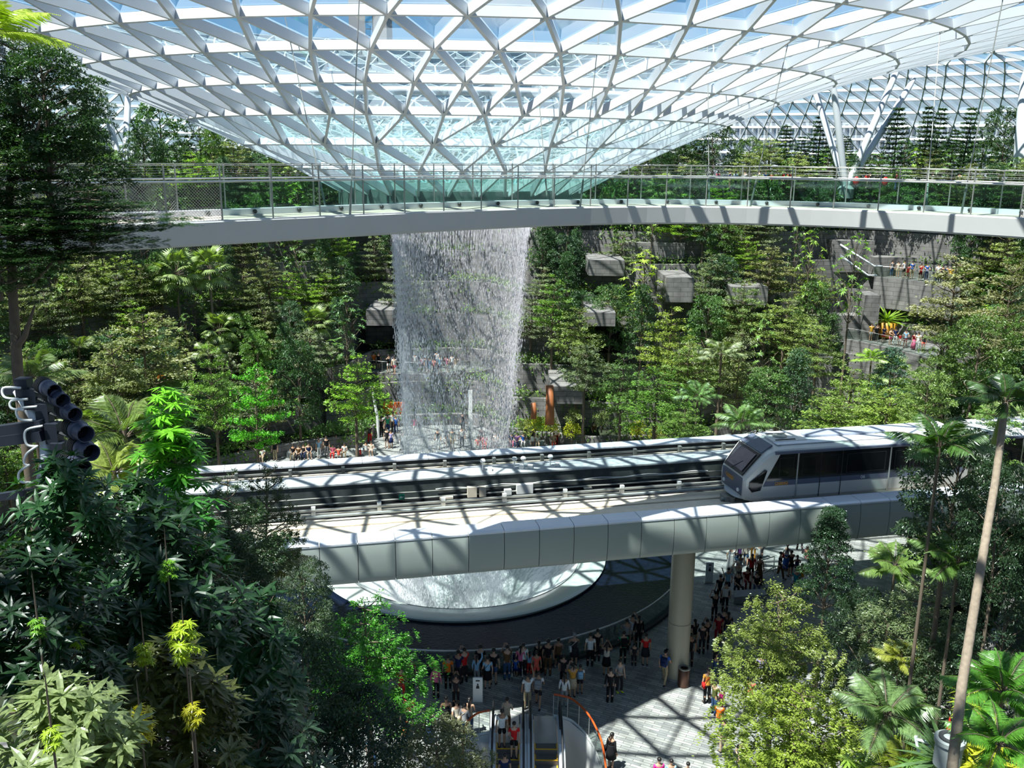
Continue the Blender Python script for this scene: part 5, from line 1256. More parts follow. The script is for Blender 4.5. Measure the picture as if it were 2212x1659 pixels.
def cloth_mesh(J, kind):
    nd = []; ed = []
    def chain(lst, start=None):
        p = start
        for pt, r, r2 in lst:
            nd.append((pt, r, r2)); i = len(nd)-1
            if p is not None: ed.append((p, i))
            p = i
        return p
    if kind in ('tee', 'long', 'tank'):
        chain([((J['pel'][0], J['pel'][1], J['pel'][2]-.07), .160, .128), (J['pel'], .158, .124), (J['wai'], .142, .108), (J['che'], .160, .118), (J['upc'], .138, .102)]); u = 4
        if kind != 'tank':
            for k in 'rl':
                t = .55 if kind == 'tee' else 1
                l = [(J['sh'+k], .068, .068), (lerp3(J['sh'+k], J['el'+k], t), .060 if kind == 'tee' else .052, .058 if kind == 'tee' else .052)]
                if kind == 'long': l.append((lerp3(J['el'+k], J['wr'+k], .9), .038, .04))
                chain(l, u)
        else:
            for k in 'rl': chain([(lerp3(J['upc'], J['sh'+k], .6), .055, .06)], u)
    elif kind in ('shorts', 'trousers'):
        chain([(lerp3(J['pel'], J['wai'], .35), .140, .108), (J['pel'], .148, .118)])
        for k in 'rl':
            l = [(J['hi'+k], .102, .106), (lerp3(J['hi'+k], J['kn'+k], .8), .082, .084)]
            if kind == 'trousers': l = [l[0], (J['kn'+k], .070, .070), (lerp3(J['kn'+k], J['an'+k], 1.08), .056, .062)]
            chain(l, 1)
    me = skin_mesh('clothes', nd, ed, 0, 1); return me
def skirt_mesh(J, z0, r, z1=1.02, waist=.15):
    mb = MB(); cx, cy = J['pel'][0], J['pel'][1]; prof = [(waist-.01, z1), (waist, z1-.04), ((waist+r)/2+.01, (z0+z1)/2), (r, z0), (r-.012, z0), (waist-.02, z1-.05)]
    mb.lathe(prof, 18, (cx, cy, J['pel'][2]-.94)); return mb.mesh('skirt', True)
def hair_mesh(J, kind):
    h = Vector(J['hea']); mb = MB(); mb.sphere(h+Vector((0, .022, .028)), .097, 14, 9, (.92, 1.08, .95))
    if kind == 'long': mb.tube([h+Vector((0, .05, .03)), h+Vector((0, .095, -.09)), h+Vector((0, .11, -.26)), h+Vector((0, .10, -.42))], [.085, .09, .085, .03], 10, True, .5)
    if kind == 'pony': mb.tube([h+Vector((0, .10, .04)), h+Vector((0, .17, -.02)), h+Vector((0, .15, -.20))], [.03, .035, .012], 8)
    if kind == 'bun': mb.sphere(h+Vector((0, .11, .07)), .045, 8, 6)
    if kind == 'hijab': mb.sphere(h+Vector((0, .01, 0)), .112, 14, 9, (.95, 1.02, 1.12)); mb.lathe([(.06, .0), (.13, -.10), (.19, -.26), (.05, -.28)], 16, (h.x, h.y+.02, h.z-.02))
    if kind == 'cap': mb.box((h.x-.06, h.y-.19, h.z+.04), (h.x+.06, h.y-.07, h.z+.055))
    return mb.mesh('hair', True)
def shoe_mesh(J):
    mb = MB()
    for k in 'rl':
        a, t = Vector(J['an'+k]), Vector(J['to'+k]); mb.tube([Vector((a.x, a.y+.035, t.z+.012)), Vector((a.x, a.y-.03, t.z+.014)), Vector((t.x, t.y-.02, t.z+.005))], [.042, .048, .036], 8, True, .75)
    return mb.mesh('shoes', True)
def bag_mesh(J, kind):
    mb = MB(); c = Vector(J['che'])
    if kind == 'backpack': mb.box((c.x-.14, c.y+.10, c.z-.24), (c.x+.14, c.y+.27, c.z+.15)); mb.box((c.x-.10, c.y+.27, c.z-.20), (c.x+.10, c.y+.32, c.z-.02))
    else:
        mb.box((c.x+.18, c.y-.02, c.z-.42), (c.x+.27, c.y+.20, c.z-.18)); mb.tube([c+Vector((.2, .09, -.18)), c+Vector((-.02, .12, .06)), c+Vector((-.14, .03, .15))], .012, 5)
    return mb.mesh('bag', True)
POSES = ['stand', 'phone', 'up', 'lean', 'walk', 'step', 'sit']; PM = {}
JT = {p: joints(p) for p in POSES}
_pc = {}
def part_mesh(pose, what):
    k = (pose, what)
    if k in _pc: return _pc[k]
    J = JT[pose]
    if what == 'body': me = body_mesh(J); mt = M['skin']
    elif what in ('tee', 'long', 'tank', 'shorts', 'trousers'): me = cloth_mesh(J, what); mt = M['cloth']
    elif what == 'skirt': me = skirt_mesh(J, .55, .22); mt = M['cloth']
    elif what == 'longskirt': me = skirt_mesh(J, .14, .25); mt = M['cloth']
    elif what == 'dress': me = skirt_mesh(J, .56, .23, 1.20, .155); mt = M['cloth']
    elif what == 'longdress': me = skirt_mesh(J, .12, .26, 1.20, .155); mt = M['cloth']
    elif what in ('short', 'longhair', 'pony', 'bun', 'cap'): me = hair_mesh(J, {'longhair': 'long'}.get(what, what)); mt = M['cloth'] if what == 'cap' else M['hair']
    elif what == 'hijab': me = hair_mesh(J, 'hijab'); mt = M['cloth']
    elif what == 'shoes': me = shoe_mesh(J); mt = M['cloth']
    else: me = bag_mesh(J, what); mt = M['cloth']
    me.materials.clear(); me.materials.append(mt); _pc[k] = me; return me
CL = dict(black=(.012, .012, .014), white=(.78, .78, .76), grey=(.28, .28, .29), red=(.62, .02, .02), orange=(.80, .16, .01), navy=(.015, .03, .10), blue=(.03, .12, .45), sky=(.30, .52, .70), pink=(.72, .16, .28), hotpink=(.85, .05, .30),
          green=(.03, .33, .16), yellow=(.75, .42, .04), mustard=(.62, .30, .05), maroon=(.22, .01, .02), brown=(.14, .07, .03), khaki=(.36, .29, .18), beige=(.55, .43, .30), jeans=(.04, .09, .20), purple=(.28, .12, .42), olive=(.10, .11, .03), teal=(.02, .30, .34), coral=(.75, .12, .08), lavender=(.5, .42, .7), neon=(.7, .85, .02), dark=(.03, .027, .03), cream=(.7, .62, .5))
CN = {'sky': 'light blue', 'hotpink': 'bright pink', 'dark': 'dark', 'neon': 'neon yellow', 'jeans': 'denim'}
HUSED = {}
def person(pos, face, h, pose, top, tc, bot, bc, hair='short', place='', bag=None, bagc='black', shoes='dark', skin=None, group=None, label=None, hc=None, kid=False):
    sc = h/1.72; r = empty('person', pos, math.radians(face)); r.scale = (sc*random.uniform(.95, 1.05),)*3 if not kid else (sc*1.08, sc*1.08, sc)
    sk = skin or random.choice([(.52, .30, .20), (.42, .23, .14), (.58, .36, .25)])
    o = link('body', part_mesh(pose, 'body'), r, color=sk)
    dress = bot in ('dress', 'longdress')
    link('shirt' if not dress else 'dress_top', part_mesh(pose, top), r, color=CL[tc])
    link({'shorts': 'shorts', 'trousers': 'trousers', 'skirt': 'skirt', 'longskirt': 'skirt', 'dress': 'dress_skirt', 'longdress': 'dress_skirt'}[bot], part_mesh(pose, bot), r, color=CL[bc])
    link({'hijab': 'headscarf', 'cap': 'cap'}.get(hair, 'hair'), part_mesh(pose, hair), r, color=CL[hc or 'black'])
    link('shoes', part_mesh(pose, 'shoes'), r, color=CL[shoes])
    if bag: link('backpack' if bag == 'backpack' else 'shoulder_bag', part_mesh(pose, bag), r, color=CL[bagc])
    if label is None:
        cn = lambda c: CN.get(c, c)
        what = {'shorts': 'shorts', 'trousers': 'trousers', 'skirt': 'skirt', 'longskirt': 'long skirt'}.get(bot)
        act = {'stand': '', 'phone': ' taking a photo', 'up': ' with one arm raised', 'lean': ' leaning forward', 'walk': ' walking', 'step': '', 'sit': ' sitting'}[pose]
        who = 'child' if kid else 'person'
        if dress: label = '%s in a %s %s%s %s' % (who, cn(tc), 'dress' if bot == 'dress' else 'long dress', act, place)
        elif tc == bc: label = '%s all in %s%s %s' % (who, cn(tc), act, place)
        else: label = '%s in %s top and %s %s%s %s' % (who, cn(tc), cn(bc), what, act, place)
        if bag: label = label.replace(' '+place, ' with %s %s %s' % (cn(bagc), 'backpack' if bag == 'backpack' else 'bag', place))
    if len(label.split()) > 13 and bag: label = label.replace(' with %s %s' % (CN.get(bagc, bagc), 'backpack' if bag == 'backpack' else 'bag'), ' with bag')
    if len(label.split()) > 15: label = label.replace(' and ', ', ').replace(' on the plaza', '')
    tag(r, ' '.join(label.split()), 'person', group); HUSED.setdefault(r['label'], []).append(r); return r
def pp(px, py, D0z, face, h, pose, top, tc, bot, bc, hair, place, **k):
    """D0z: height of the surface under the feet"""
    return person(onz(px, py, D0z), face, h, pose, top, tc, bot, bc, hair, place, **k)
GP = 'visitors watching along the pool railing'
P0 = 'at the pool railing'
pool_people = [ # px, py, face, h, pose, top, tc, bot, bc, hair, extra
 (942, 1508, 175, 1.62, 'stand', 'long', 'pink', 'trousers', 'black', 'hijab', dict(hc='pink')),
 (968, 1487, 185, 1.75, 'stand', 'tee', 'orange', 'trousers', 'black', 'short', {}),
 (990, 1477, 170, 1.72, 'lean', 'tee', 'navy', 'trousers', 'dark', 'short', {}),
 (1003, 1474, 200, 1.70, 'phone', 'tee', 'red', 'trousers', 'dark', 'short', {}),
 (985, 1528, 180, 1.68, 'phone', 'long', 'dark', 'trousers', 'black', 'bun', {}),
 (1030, 1480, 165, 1.60, 'up', 'long', 'sky', 'trousers', 'grey', 'longhair', {}),
 (1037, 1464, 180, 1.74, 'stand', 'tee', 'black', 'shorts', 'black', 'short', {}),
 (1053, 1487, 185, 1.66, 'stand', 'tee', 'sky', 'skirt', 'black', 'short', dict(bag='bag', bagc='black')),
 (1066, 1478, 178, 1.80, 'stand', 'tee', 'black', 'shorts', 'jeans', 'short', {}),
 (1095, 1468, 190, 1.72, 'phone', 'tee', 'brown', 'trousers', 'jeans', 'short', {}),
 (1123, 1458, 175, 1.50, 'stand', 'tee', 'pink', 'trousers', 'dark', 'longhair', {}),
 (1139, 1449, 182, 1.22, 'stand', 'long', 'sky', 'trousers', 'red', 'longhair', dict(kid=True)),
 (1109, 1450, 170, 1.0, 'stand', 'tee', 'blue', 'shorts', 'blue', 'short', dict(kid=True)),
 (1121, 1441, 180, 1.68, 'stand', 'tee', 'white', 'trousers', 'dark', 'short', {}),
 (1160, 1449, 180, 1.70, 'stand', 'long', 'black', 'longdress', 'black', 'longhair', {}),
 (1183, 1459, 172, 1.82, 'stand', 'tee', 'black', 'trousers', 'brown', 'short', {}),
 (1205, 1448, 185, 1.66, 'walk', 'tank', 'brown', 'shorts', 'dark', 'bun', dict(bag='bag', bagc='brown', shoes='white')),
 (1158, 1472, 180, 1.60, 'stand', 'tee', 'coral', 'shorts', 'coral', 'short', {}),
 (1216, 1484, 160, 1.72, 'stand', 'tee', 'dark', 'trousers', 'black', 'short', {}),
 (1234, 1432, 190, 1.74, 'lean', 'tank', 'dark', 'skirt', 'dark', 'cap', dict(hc='grey', bag='bag', bagc='white')),
 (1274, 1439, 178, 1.70, 'stand', 'tee', 'white', 'trousers', 'black', 'short', {}),
 (1289, 1428, 185, 1.76, 'stand', 'tee', 'black', 'trousers', 'dark', 'short', {}),
 (1309, 1458, 170, 1.68, 'phone', 'tank', 'cream', 'skirt', 'black', 'longhair', {}),
 (1345, 1433, 185, 1.74, 'lean', 'tee', 'green', 'trousers', 'black', 'short', dict(bag='backpack', bagc='black')),
 (1352, 1405, 190, 1.70, 'lean', 'tee', 'grey', 'trousers', 'dark', 'short', {}),
 (1350, 1386, 160, 1.66, 'phone', 'tee', 'white', 'shorts', 'cream', 'bun', {}),
 (1378, 1399, 185, 1.70, 'stand', 'long', 'black', 'trousers', 'black', 'longhair', {}),
 (1369, 1438, 175, 1.18, 'stand', 'tee', 'dark', 'trousers', 'dark', 'short', dict(kid=True)),
 (1393, 1437, 182, 1.72, 'stand', 'tee', 'red', 'skirt', 'dark', 'short', {}),
]
for q in pool_people:
    px, py, f, h, pose, top, tc, bot, bc, hair, ex = q; p = onz(px, py, 0)
    d = math.hypot(p.x-CX, p.y-CY)
    if d < 14.25: p = Vector((CX+(p.x-CX)*14.25/d, CY+(p.y-CY)*14.25/d, 0))
    person(p, f, h, pose, top, tc, bot, bc, hair, P0, group=GP, **ex)
fl = 'on the plaza'
for q in [
 (1139, 1532, 180, 1.72, 'up', 'tee', 'white', 'trousers', 'khaki', 'short', 'behind the escalators', {}),
 (1162, 1528, 170, 1.74, 'walk', 'tee', 'white', 'shorts', 'dark', 'short', 'behind the escalators', dict(bag='backpack', bagc='grey')),
 (987, 1590, 200, 1.66, 'walk', 'tee', 'cream', 'skirt', 'black', 'bun', 'left of the escalators', dict(shoes='yellow')),
 (964, 1583, 10, 1.68, 'stand', 'tank', 'black', 'longdress', 'black', 'short', 'left of the escalators', {}),
 (1004, 1596, 150, 1.66, 'step', 'long', 'grey', 'trousers', 'jeans', 'short', 'left of the escalators', dict(bag='bag', bagc='beige')),
 (1014, 1586, 170, 1.68, 'step', 'tank', 'beige', 'trousers', 'jeans', 'longhair', 'left of the escalators', {}),
 (927, 1603, 185, 1.60, 'stand', 'tank', 'navy', 'longskirt', 'jeans', 'longhair', 'left of the escalators', {}),
 (885, 1576, 170, 1.70, 'stand', 'tee', 'maroon', 'trousers', 'black', 'short', 'near the dark trees', {}),
 (852, 1592, 180, 1.72, 'stand', 'tee', 'black', 'trousers', 'dark', 'short', 'near the dark trees', {}),
 (880, 1635, 190, 1.58, 'walk', 'tee', 'orange', 'skirt', 'cream', 'cap', 'near the olive crown', dict(hc='orange')),
 (868, 1512, 175, 1.66, 'stand', 'tee', 'red', 'trousers', 'red', 'short', 'under the green tree', {}),
 (888, 1488, 180, 1.66, 'stand', 'tee', 'brown', 'trousers', 'dark', 'short', 'under the green tree', {}),
 (1337, 1494, 20, 1.70, 'step', 'tee', 'grey', 'trousers', 'dark', 'short', 'behind the bright shoes pair', dict(shoes='neon', label='bald person in a grey T-shirt and neon yellow shoes on the shaded plaza')),
 (1317, 1517, 185, 1.74, 'stand', 'long', 'black', 'trousers', 'black', 'short', '', dict(label='person in a black suit standing at the shadow edge on the plaza')),
 (1252, 1498, 180, 1.45, 'stand', 'tee', 'white', 'shorts', 'dark', 'short', 'behind the escalators', dict(bag='backpack', bagc='sky')),
 (1236, 1506, 190, 1.66, 'phone', 'tee', 'mustard', 'skirt', 'beige', 'pony', 'behind the curved glass', {}),
 (1218, 1526, 175, 1.64, 'stand', 'long', 'white', 'trousers', 'grey', 'longhair', 'behind the curved glass', {}),
 (1434, 1477, 150, 1.76, 'walk', 'tee', 'blue', 'trousers', 'khaki', 'cap', 'left of the column', dict(bag='backpack', bagc='navy', hc='black')),
 (1319, 1661, 130, 1.66, 'stand', 'long', 'black', 'dress', 'black', 'pony', 'right of the escalators', dict(bag='bag')),
 (1526, 1519, 190, 1.72, 'stand', 'tee', 'mustard', 'trousers', 'black', 'short', 'beside the pale tree', dict(bag='bag', bagc='red')),
 (1541, 1543, 120, 1.66, 'lean', 'tee', 'olive', 'trousers', 'jeans', 'short', 'beside the pale tree', {}),
 (1557, 1532, 200, 1.0, 'stand', 'tee', 'hotpink', 'trousers', 'pink', 'short', 'beside the pale tree', dict(kid=True)),
 (1553, 1562, 160, 1.6, 'sit', 'tee', 'orange', 'trousers', 'orange', 'short', 'beside the pale tree', {}),
 (1542, 1457, 100, 1.66, 'stand', 'tee', 'black', 'trousers', 'jeans', 'longhair', 'right of the column', dict()),
 (1498, 1403, 200, 1.70, 'walk', 'tee', 'black', 'shorts', 'khaki', 'longhair', 'right of the column', {}),
 (1515, 1412, 185, 1.66, 'stand', 'tee', 'dark', 'trousers', 'dark', 'short', 'right of the column', {}),
 (1524, 1403, 175, 1.70, 'phone', 'tee', 'black', 'trousers', 'black', 'short', 'right of the column', {}),
 (1549, 1391, 180, 1.70, 'stand', 'tee', 'maroon', 'trousers', 'maroon', 'short', 'right of the column', {}),
 (1561, 1385, 190, 1.74, 'stand', 'long', 'navy', 'trousers', 'black', 'short', 'right of the column', {}),
 (1570, 1388, 175, 1.60, 'stand', 'tee', 'dark', 'trousers', 'jeans', 'longhair', 'right of the column', {}),
 (1489, 1440, 175, 1.7, 'stand', 'tee', 'black', 'trousers', 'dark', 'short', 'half hidden behind the column', {}),
 (1420, 1716, 10, 1.66, 'stand', 'tee', 'hotpink', 'trousers', 'black', 'short', '', dict(bag='bag', label='person in a bright pink top at the bottom edge of the plaza')),
 (1446, 1718, 0, 1.60, 'stand', 'tee', 'sky', 'trousers', 'jeans', 'short', '', dict(label='person in a light blue top beside the pink one at the bottom edge')),
 (1482, 1722, 350, 1.60, 'stand', 'tee', 'white', 'trousers', 'dark', 'short', '', dict(label='person in a white top furthest right at the bottom edge of the plaza')),
 (1600, 1660, 340, 1.7, 'sit', 'tee', 'black', 'trousers', 'dark', 'short', 'under the bright tree', {}),
 (1560, 1625, 200, 1.6, 'stand', 'tee', 'sky', 'trousers', 'beige', 'short', 'under the bright tree', {}),
 (1640, 1480, 170, 1.6, 'stand', 'tee', 'lavender', 'trousers', 'white', 'short', 'seen through the pale tree', {}),
 (1618, 1532, 150, 1.6, 'walk', 'tee', 'coral', 'shorts', 'cream', 'short', 'seen through the pale tree', {}),
 (806, 1668, 170, 1.66, 'walk', 'tee', 'sky', 'trousers', 'jeans', 'short', 'at the bottom by the olive crown', {}),
 (546, 1345, 180, 1.66, 'stand', 'tee', 'red', 'trousers', 'white', 'short', 'glimpsed through the left trees', {})]:
    px, py, f, h, pose, top, tc, bot, bc, hair, pl, ex = q
    pp(px, py, 0, f, h, pose, top, tc, bot, bc, hair, pl, group='visitors on the open plaza', **ex)
for q in [ # right plaza past the column
 (1542, 1341, 190, 1.74, 'phone', 'tee', 'black', 'trousers', 'dark', 'cap', dict(hc='black')), (1565, 1322, 175, 1.70, 'stand', 'tee', 'white', 'trousers', 'dark', 'short', {}), (1553, 1303, 190, 1.70, 'up', 'tee', 'dark', 'trousers', 'black', 'short', {}),
 (1570, 1286, 180, 1.68, 'stand', 'tee', 'sky', 'trousers', 'navy', 'short', {}), (1577, 1235, 150, 1.66, 'walk', 'tee', 'white', 'longdress', 'white', 'short', {}), (1595, 1226, 190, 1.64, 'stand', 'tee', 'purple', 'trousers', 'navy', 'cap', dict(hc='lavender')),
 (1596, 1252, 200, 1.66, 'phone', 'long', 'sky', 'trousers', 'black', 'short', {}), (1591, 1275, 180, 1.68, 'phone', 'tee', 'cream', 'trousers', 'jeans', 'cap', dict(hc='beige')), (1621, 1256, 180, 1.64, 'stand', 'tee', 'red', 'shorts', 'black', 'longhair', {}),
 (1638, 1261, 10, 1.66, 'stand', 'tank', 'brown', 'longskirt', 'brown', 'longhair', {}), (1637, 1227, 190, 1.70, 'lean', 'tee', 'white', 'trousers', 'grey', 'short', {}), (1626, 1208, 180, 1.66, 'stand', 'tee', 'mustard', 'trousers', 'mustard', 'short', {}),
 (1642, 1207, 180, 1.64, 'stand', 'tee', 'orange', 'trousers', 'dark', 'short', {}), (1610, 1223, 170, 1.66, 'walk', 'tee', 'cream', 'shorts', 'jeans', 'short', {}), (1613, 1271, 0, 1.70, 'sit', 'tee', 'maroon', 'trousers', 'maroon', 'short', {}),
 (1595, 1283, 10, 1.7, 'sit', 'tee', 'dark', 'trousers', 'black', 'short', {}), (1633, 1281, 350, 1.66, 'sit', 'tee', 'black', 'trousers', 'jeans', 'longhair', {}), (1682, 1252, 60, 1.72, 'walk', 'tee', 'black', 'trousers', 'brown', 'short', {}),
 (1697, 1230, 170, 1.68, 'stand', 'tee', 'white', 'longskirt', 'blue', 'longhair', dict(bag='bag', bagc='red')), (1706, 1245, 200, 1.66, 'lean', 'tee', 'black', 'shorts', 'dark', 'short', {}), (1718, 1236, 180, 1.64, 'sit', 'tank', 'navy', 'trousers', 'black', 'longhair', {}),
 (1745, 1218, 120, 1.66, 'sit', 'tee', 'pink', 'trousers', 'navy', 'short', {}), (1727, 1256, 190, 1.66, 'sit', 'tee', 'yellow', 'trousers', 'khaki', 'short', {}), (1717, 1268, 170, 1.64, 'sit', 'tee', 'teal', 'trousers', 'white', 'short', {}), (1727, 1192, 180, 1.7, 'walk', 'tee', 'red', 'trousers', 'dark', 'short', {})]:
    px, py, f, h, pose, top, tc, bot, bc, hair, ex = q
    pp(px, py, 0, f, h, pose, top, tc, bot, bc, hair, 'on the plaza right of the column', group='visitors on the plaza right of the column', **ex)
for q in [ # back plaza
 (727, 968, 10, 1.70, 'sit', 'tee', 'black', 'trousers', 'dark', 'short'), (773, 961, 190, 1.72, 'stand', 'tee', 'white', 'trousers', 'khaki', 'short'), (864, 972, 280, 1.76, 'phone', 'tee', 'white', 'trousers', 'white', 'short'), (836, 968, 180, 1.7, 'stand', 'tee', 'dark', 'shorts', 'dark', 'short'),
 (845, 968, 180, 1.66, 'stand', 'tee', 'lavender', 'skirt', 'navy', 'longhair'), (850, 932, 180, 1.7, 'stand', 'tee', 'white', 'trousers', 'dark', 'longhair'), (824, 943, 180, 1.7, 'stand', 'tee', 'black', 'trousers', 'black', 'short'), (856, 936, 180, 1.7, 'stand', 'tee', 'blue', 'trousers', 'navy', 'short'),
 (838, 936, 180, 1.7, 'stand', 'tee', 'green', 'trousers', 'navy', 'short'), (774, 986, 350, 1.7, 'sit', 'tee', 'navy', 'trousers', 'red', 'short'), (790, 982, 20, 1.7, 'sit', 'long', 'white', 'trousers', 'navy', 'short'), (802, 984, 180, 1.66, 'sit', 'tee', 'cream', 'shorts', 'white', 'short'), (799, 957, 180, 1.7, 'stand', 'tee', 'dark', 'trousers', 'red', 'short'),
 (706, 986, 190, 1.7, 'stand', 'tee', 'black', 'trousers', 'grey', 'short'), (744, 988, 180, 1.6, 'sit', 'tee', 'white', 'trousers', 'khaki', 'short'), (719, 990, 180, 1.6, 'sit', 'tee', 'pink', 'trousers', 'red', 'short'), (733, 991, 0, 1.6, 'sit', 'tee', 'coral', 'shorts', 'white', 'short'),
 (519, 1002, 180, 1.7, 'sit', 'tee', 'red', 'trousers', 'white', 'short'), (595, 994, 180, 1.74, 'stand', 'tee', 'black', 'trousers', 'khaki', 'short'), (566, 998, 180, 1.7, 'sit', 'tee', 'white', 'trousers', 'beige', 'short'), (633, 992, 180, 1.7, 'sit', 'tee', 'black', 'trousers', 'beige', 'short'),
 (645, 993, 180, 1.7, 'sit', 'tee', 'brown', 'trousers', 'dark', 'longhair'), (656, 990, 180, 1.7, 'sit', 'tee', 'dark', 'trousers', 'navy', 'short'), (668, 990, 200, 1.7, 'sit', 'tank', 'navy', 'shorts', 'black', 'longhair'), (687, 974, 180, 1.7, 'sit', 'tee', 'blue', 'trousers', 'navy', 'short'), (690, 988, 180, 1.68, 'stand', 'tee', 'sky', 'trousers', 'white', 'short'),
 (946, 970, 180, 1.7, 'stand', 'tee', 'dark', 'trousers', 'white', 'longhair'), (977, 970, 180, 1.7, 'stand', 'tee', 'olive', 'trousers', 'khaki', 'short'), (998, 966, 180, 1.7, 'stand', 'tee', 'white', 'trousers', 'dark', 'short'), (962, 966, 180, 1.4, 'sit', 'tee', 'white', 'shorts', 'grey', 'short'),
 (1040, 966, 180, 1.7, 'stand', 'tee', 'dark', 'trousers', 'maroon', 'longhair'), (1047, 970, 180, 1.6, 'sit', 'tee', 'pink', 'trousers', 'coral', 'short'), (1032, 972, 180, 1.6, 'sit', 'tee', 'coral', 'trousers', 'beige', 'short'), (1070, 965, 180, 1.7, 'sit', 'tee', 'white', 'trousers', 'grey', 'short'), (1000, 930, 180, 1.7, 'stand', 'tee', 'dark', 'trousers', 'dark', 'short'), (897, 940, 180, 1.7, 'stand', 'tee', 'pink', 'trousers', 'white', 'short'),
 (1105, 965, 180, 1.7, 'sit', 'tee', 'navy', 'trousers', 'pink', 'longhair'), (1116, 966, 180, 1.7, 'sit', 'tee', 'purple', 'trousers', 'navy', 'short'), (1130, 965, 180, 1.7, 'sit', 'tee', 'blue', 'trousers', 'white', 'longhair'), (1150, 965, 200, 1.7, 'stand', 'tee', 'dark', 'skirt', 'white', 'longhair'), (1161, 967, 180, 1.6, 'sit', 'tee', 'white', 'trousers', 'beige', 'short'),
 (1201, 962, 180, 1.7, 'stand', 'tee', 'cream', 'trousers', 'maroon', 'longhair'), (1196, 966, 180, 1.6, 'sit', 'tee', 'beige', 'trousers', 'coral', 'short'), (1282, 954, 190, 1.72, 'walk', 'tee', 'brown', 'trousers', 'dark', 'short'), (1250, 960, 180, 1.6, 'sit', 'tee', 'cream', 'trousers', 'beige', 'short'), (1262, 960, 180, 1.6, 'sit', 'tee', 'white', 'trousers', 'brown', 'short'),
 (270, 985, 180, 1.6, 'sit', 'tee', 'teal', 'trousers', 'beige', 'short'), (305, 975, 180, 1.6, 'sit', 'tee', 'white', 'trousers', 'khaki', 'cap')]:
    px, py, f, h, pose, top, tc, bot, bc, hair = q; side = 'left of the falls' if px < 870 else ('seen through the falls' if px < 1090 else 'right of the falls')
    pp(px, py, 0, f+180, h, pose, top, tc, bot, bc, hair, 'beyond the guideway, '+side, group='visitors beyond the guideway')
# right lookouts, back lookout, terrace rim
LK2, LK1 = 12.6, 6.9
for q in [(1852, 730, 'phone', 'tee', 'pink', 'trousers', 'black', 1.72), (1880, 736, 'stand', 'tee', 'yellow', 'shorts', 'white', 1.64), (1892, 738, 'phone', 'tee', 'black', 'trousers', 'black', 1.74), (1907, 740, 'lean', 'tee', 'navy', 'shorts', 'red', 1.66), (1922, 745, 'lean', 'tank', 'brown', 'shorts', 'pink', 1.64), (1932, 746, 'lean', 'tee', 'navy', 'trousers', 'white', 1.74),
          (1942, 747, 'stand', 'tee', 'red', 'shorts', 'white', 1.2), (1954, 751, 'lean', 'tee', 'sky', 'shorts', 'maroon', 1.72), (1972, 755, 'stand', 'tee', 'maroon', 'longskirt', 'pink', 1.64), (1981, 757, 'lean', 'tee', 'white', 'trousers', 'white', 1.66), (1993, 759, 'stand', 'tee', 'dark', 'shorts', 'coral', 1.68)]:
    pp(q[0], q[1], LK1, random.uniform(-40, 20), q[7], q[2], q[3], q[4], q[5], q[6], random.choice(['short', 'longhair', 'short']), 'on the lower right lookout', group='visitors on the lower right lookout', kid=q[7] < 1.3)
for q in [(1925, 597, 'stand', 'tee', 'grey', 'trousers', 'jeans', 1.6), (1938, 598, 'stand', 'tee', 'cream', 'shorts', 'beige', 1.6), (1951, 600, 'stand', 'tee', 'white', 'shorts', 'dark', 1.68), (1960, 598, 'stand', 'tee', 'red', 'shorts', 'red', 1.15), (1968, 602, 'step', 'tee', 'blue', 'shorts', 'khaki', 1.78), (1987, 606, 'phone', 'tee', 'red', 'shorts', 'maroon', 1.7),
          (2000, 605, 'lean', 'tee', 'blue', 'trousers', 'navy', 1.6), (2024, 610, 'lean', 'tee', 'white', 'trousers', 'navy', 1.7), (2034, 611, 'lean', 'tee', 'black', 'trousers', 'dark', 1.7), (2043, 612, 'stand', 'tee', 'navy', 'trousers', 'black', 1.7), (2051, 613, 'stand', 'tee', 'yellow', 'trousers', 'jeans', 1.6)]:
    pp(q[0], q[1], LK2, random.uniform(-40, 20), q[7], q[2], q[3], q[4], q[5], q[6], random.choice(['short', 'longhair', 'short']), 'on the upper right lookout', group='visitors on the upper right lookout', kid=q[7] < 1.3)
BLK = 3.9
for q in [(808, 797, 'orange', 'black'), (818, 798, 'black', 'dark'), (840, 805, 'black', 'white'), (852, 809, 'cream', 'red'), (885, 780, 'green', 'jeans'), (905, 786, 'red', 'dark'), (897, 800, 'white', 'grey'), (912, 806, 'pink', 'brown'), (921, 808, 'grey', 'jeans'), (928, 811, 'blue', 'sky'), (938, 810, 'coral', 'dark'), (950, 806, 'sky', 'jeans'), (965, 806, 'pink', 'beige'), (977, 803, 'white', 'dark'), (986, 807, 'beige', 'white'), (936, 785, 'cream', 'khaki'), (960, 784, 'maroon', 'dark'), (944, 795, 'white', 'jeans')]:
    pp(q[0], q[1], BLK, random.uniform(-30, 30), 1.68, random.choice(['stand', 'lean', 'phone', 'stand', 'walk']), 'tee', q[2], random.choice(['trousers', 'shorts']), q[3], random.choice(['short', 'longhair']), 'on the round lookout behind the falls', group='visitors on the lookout behind the falls')
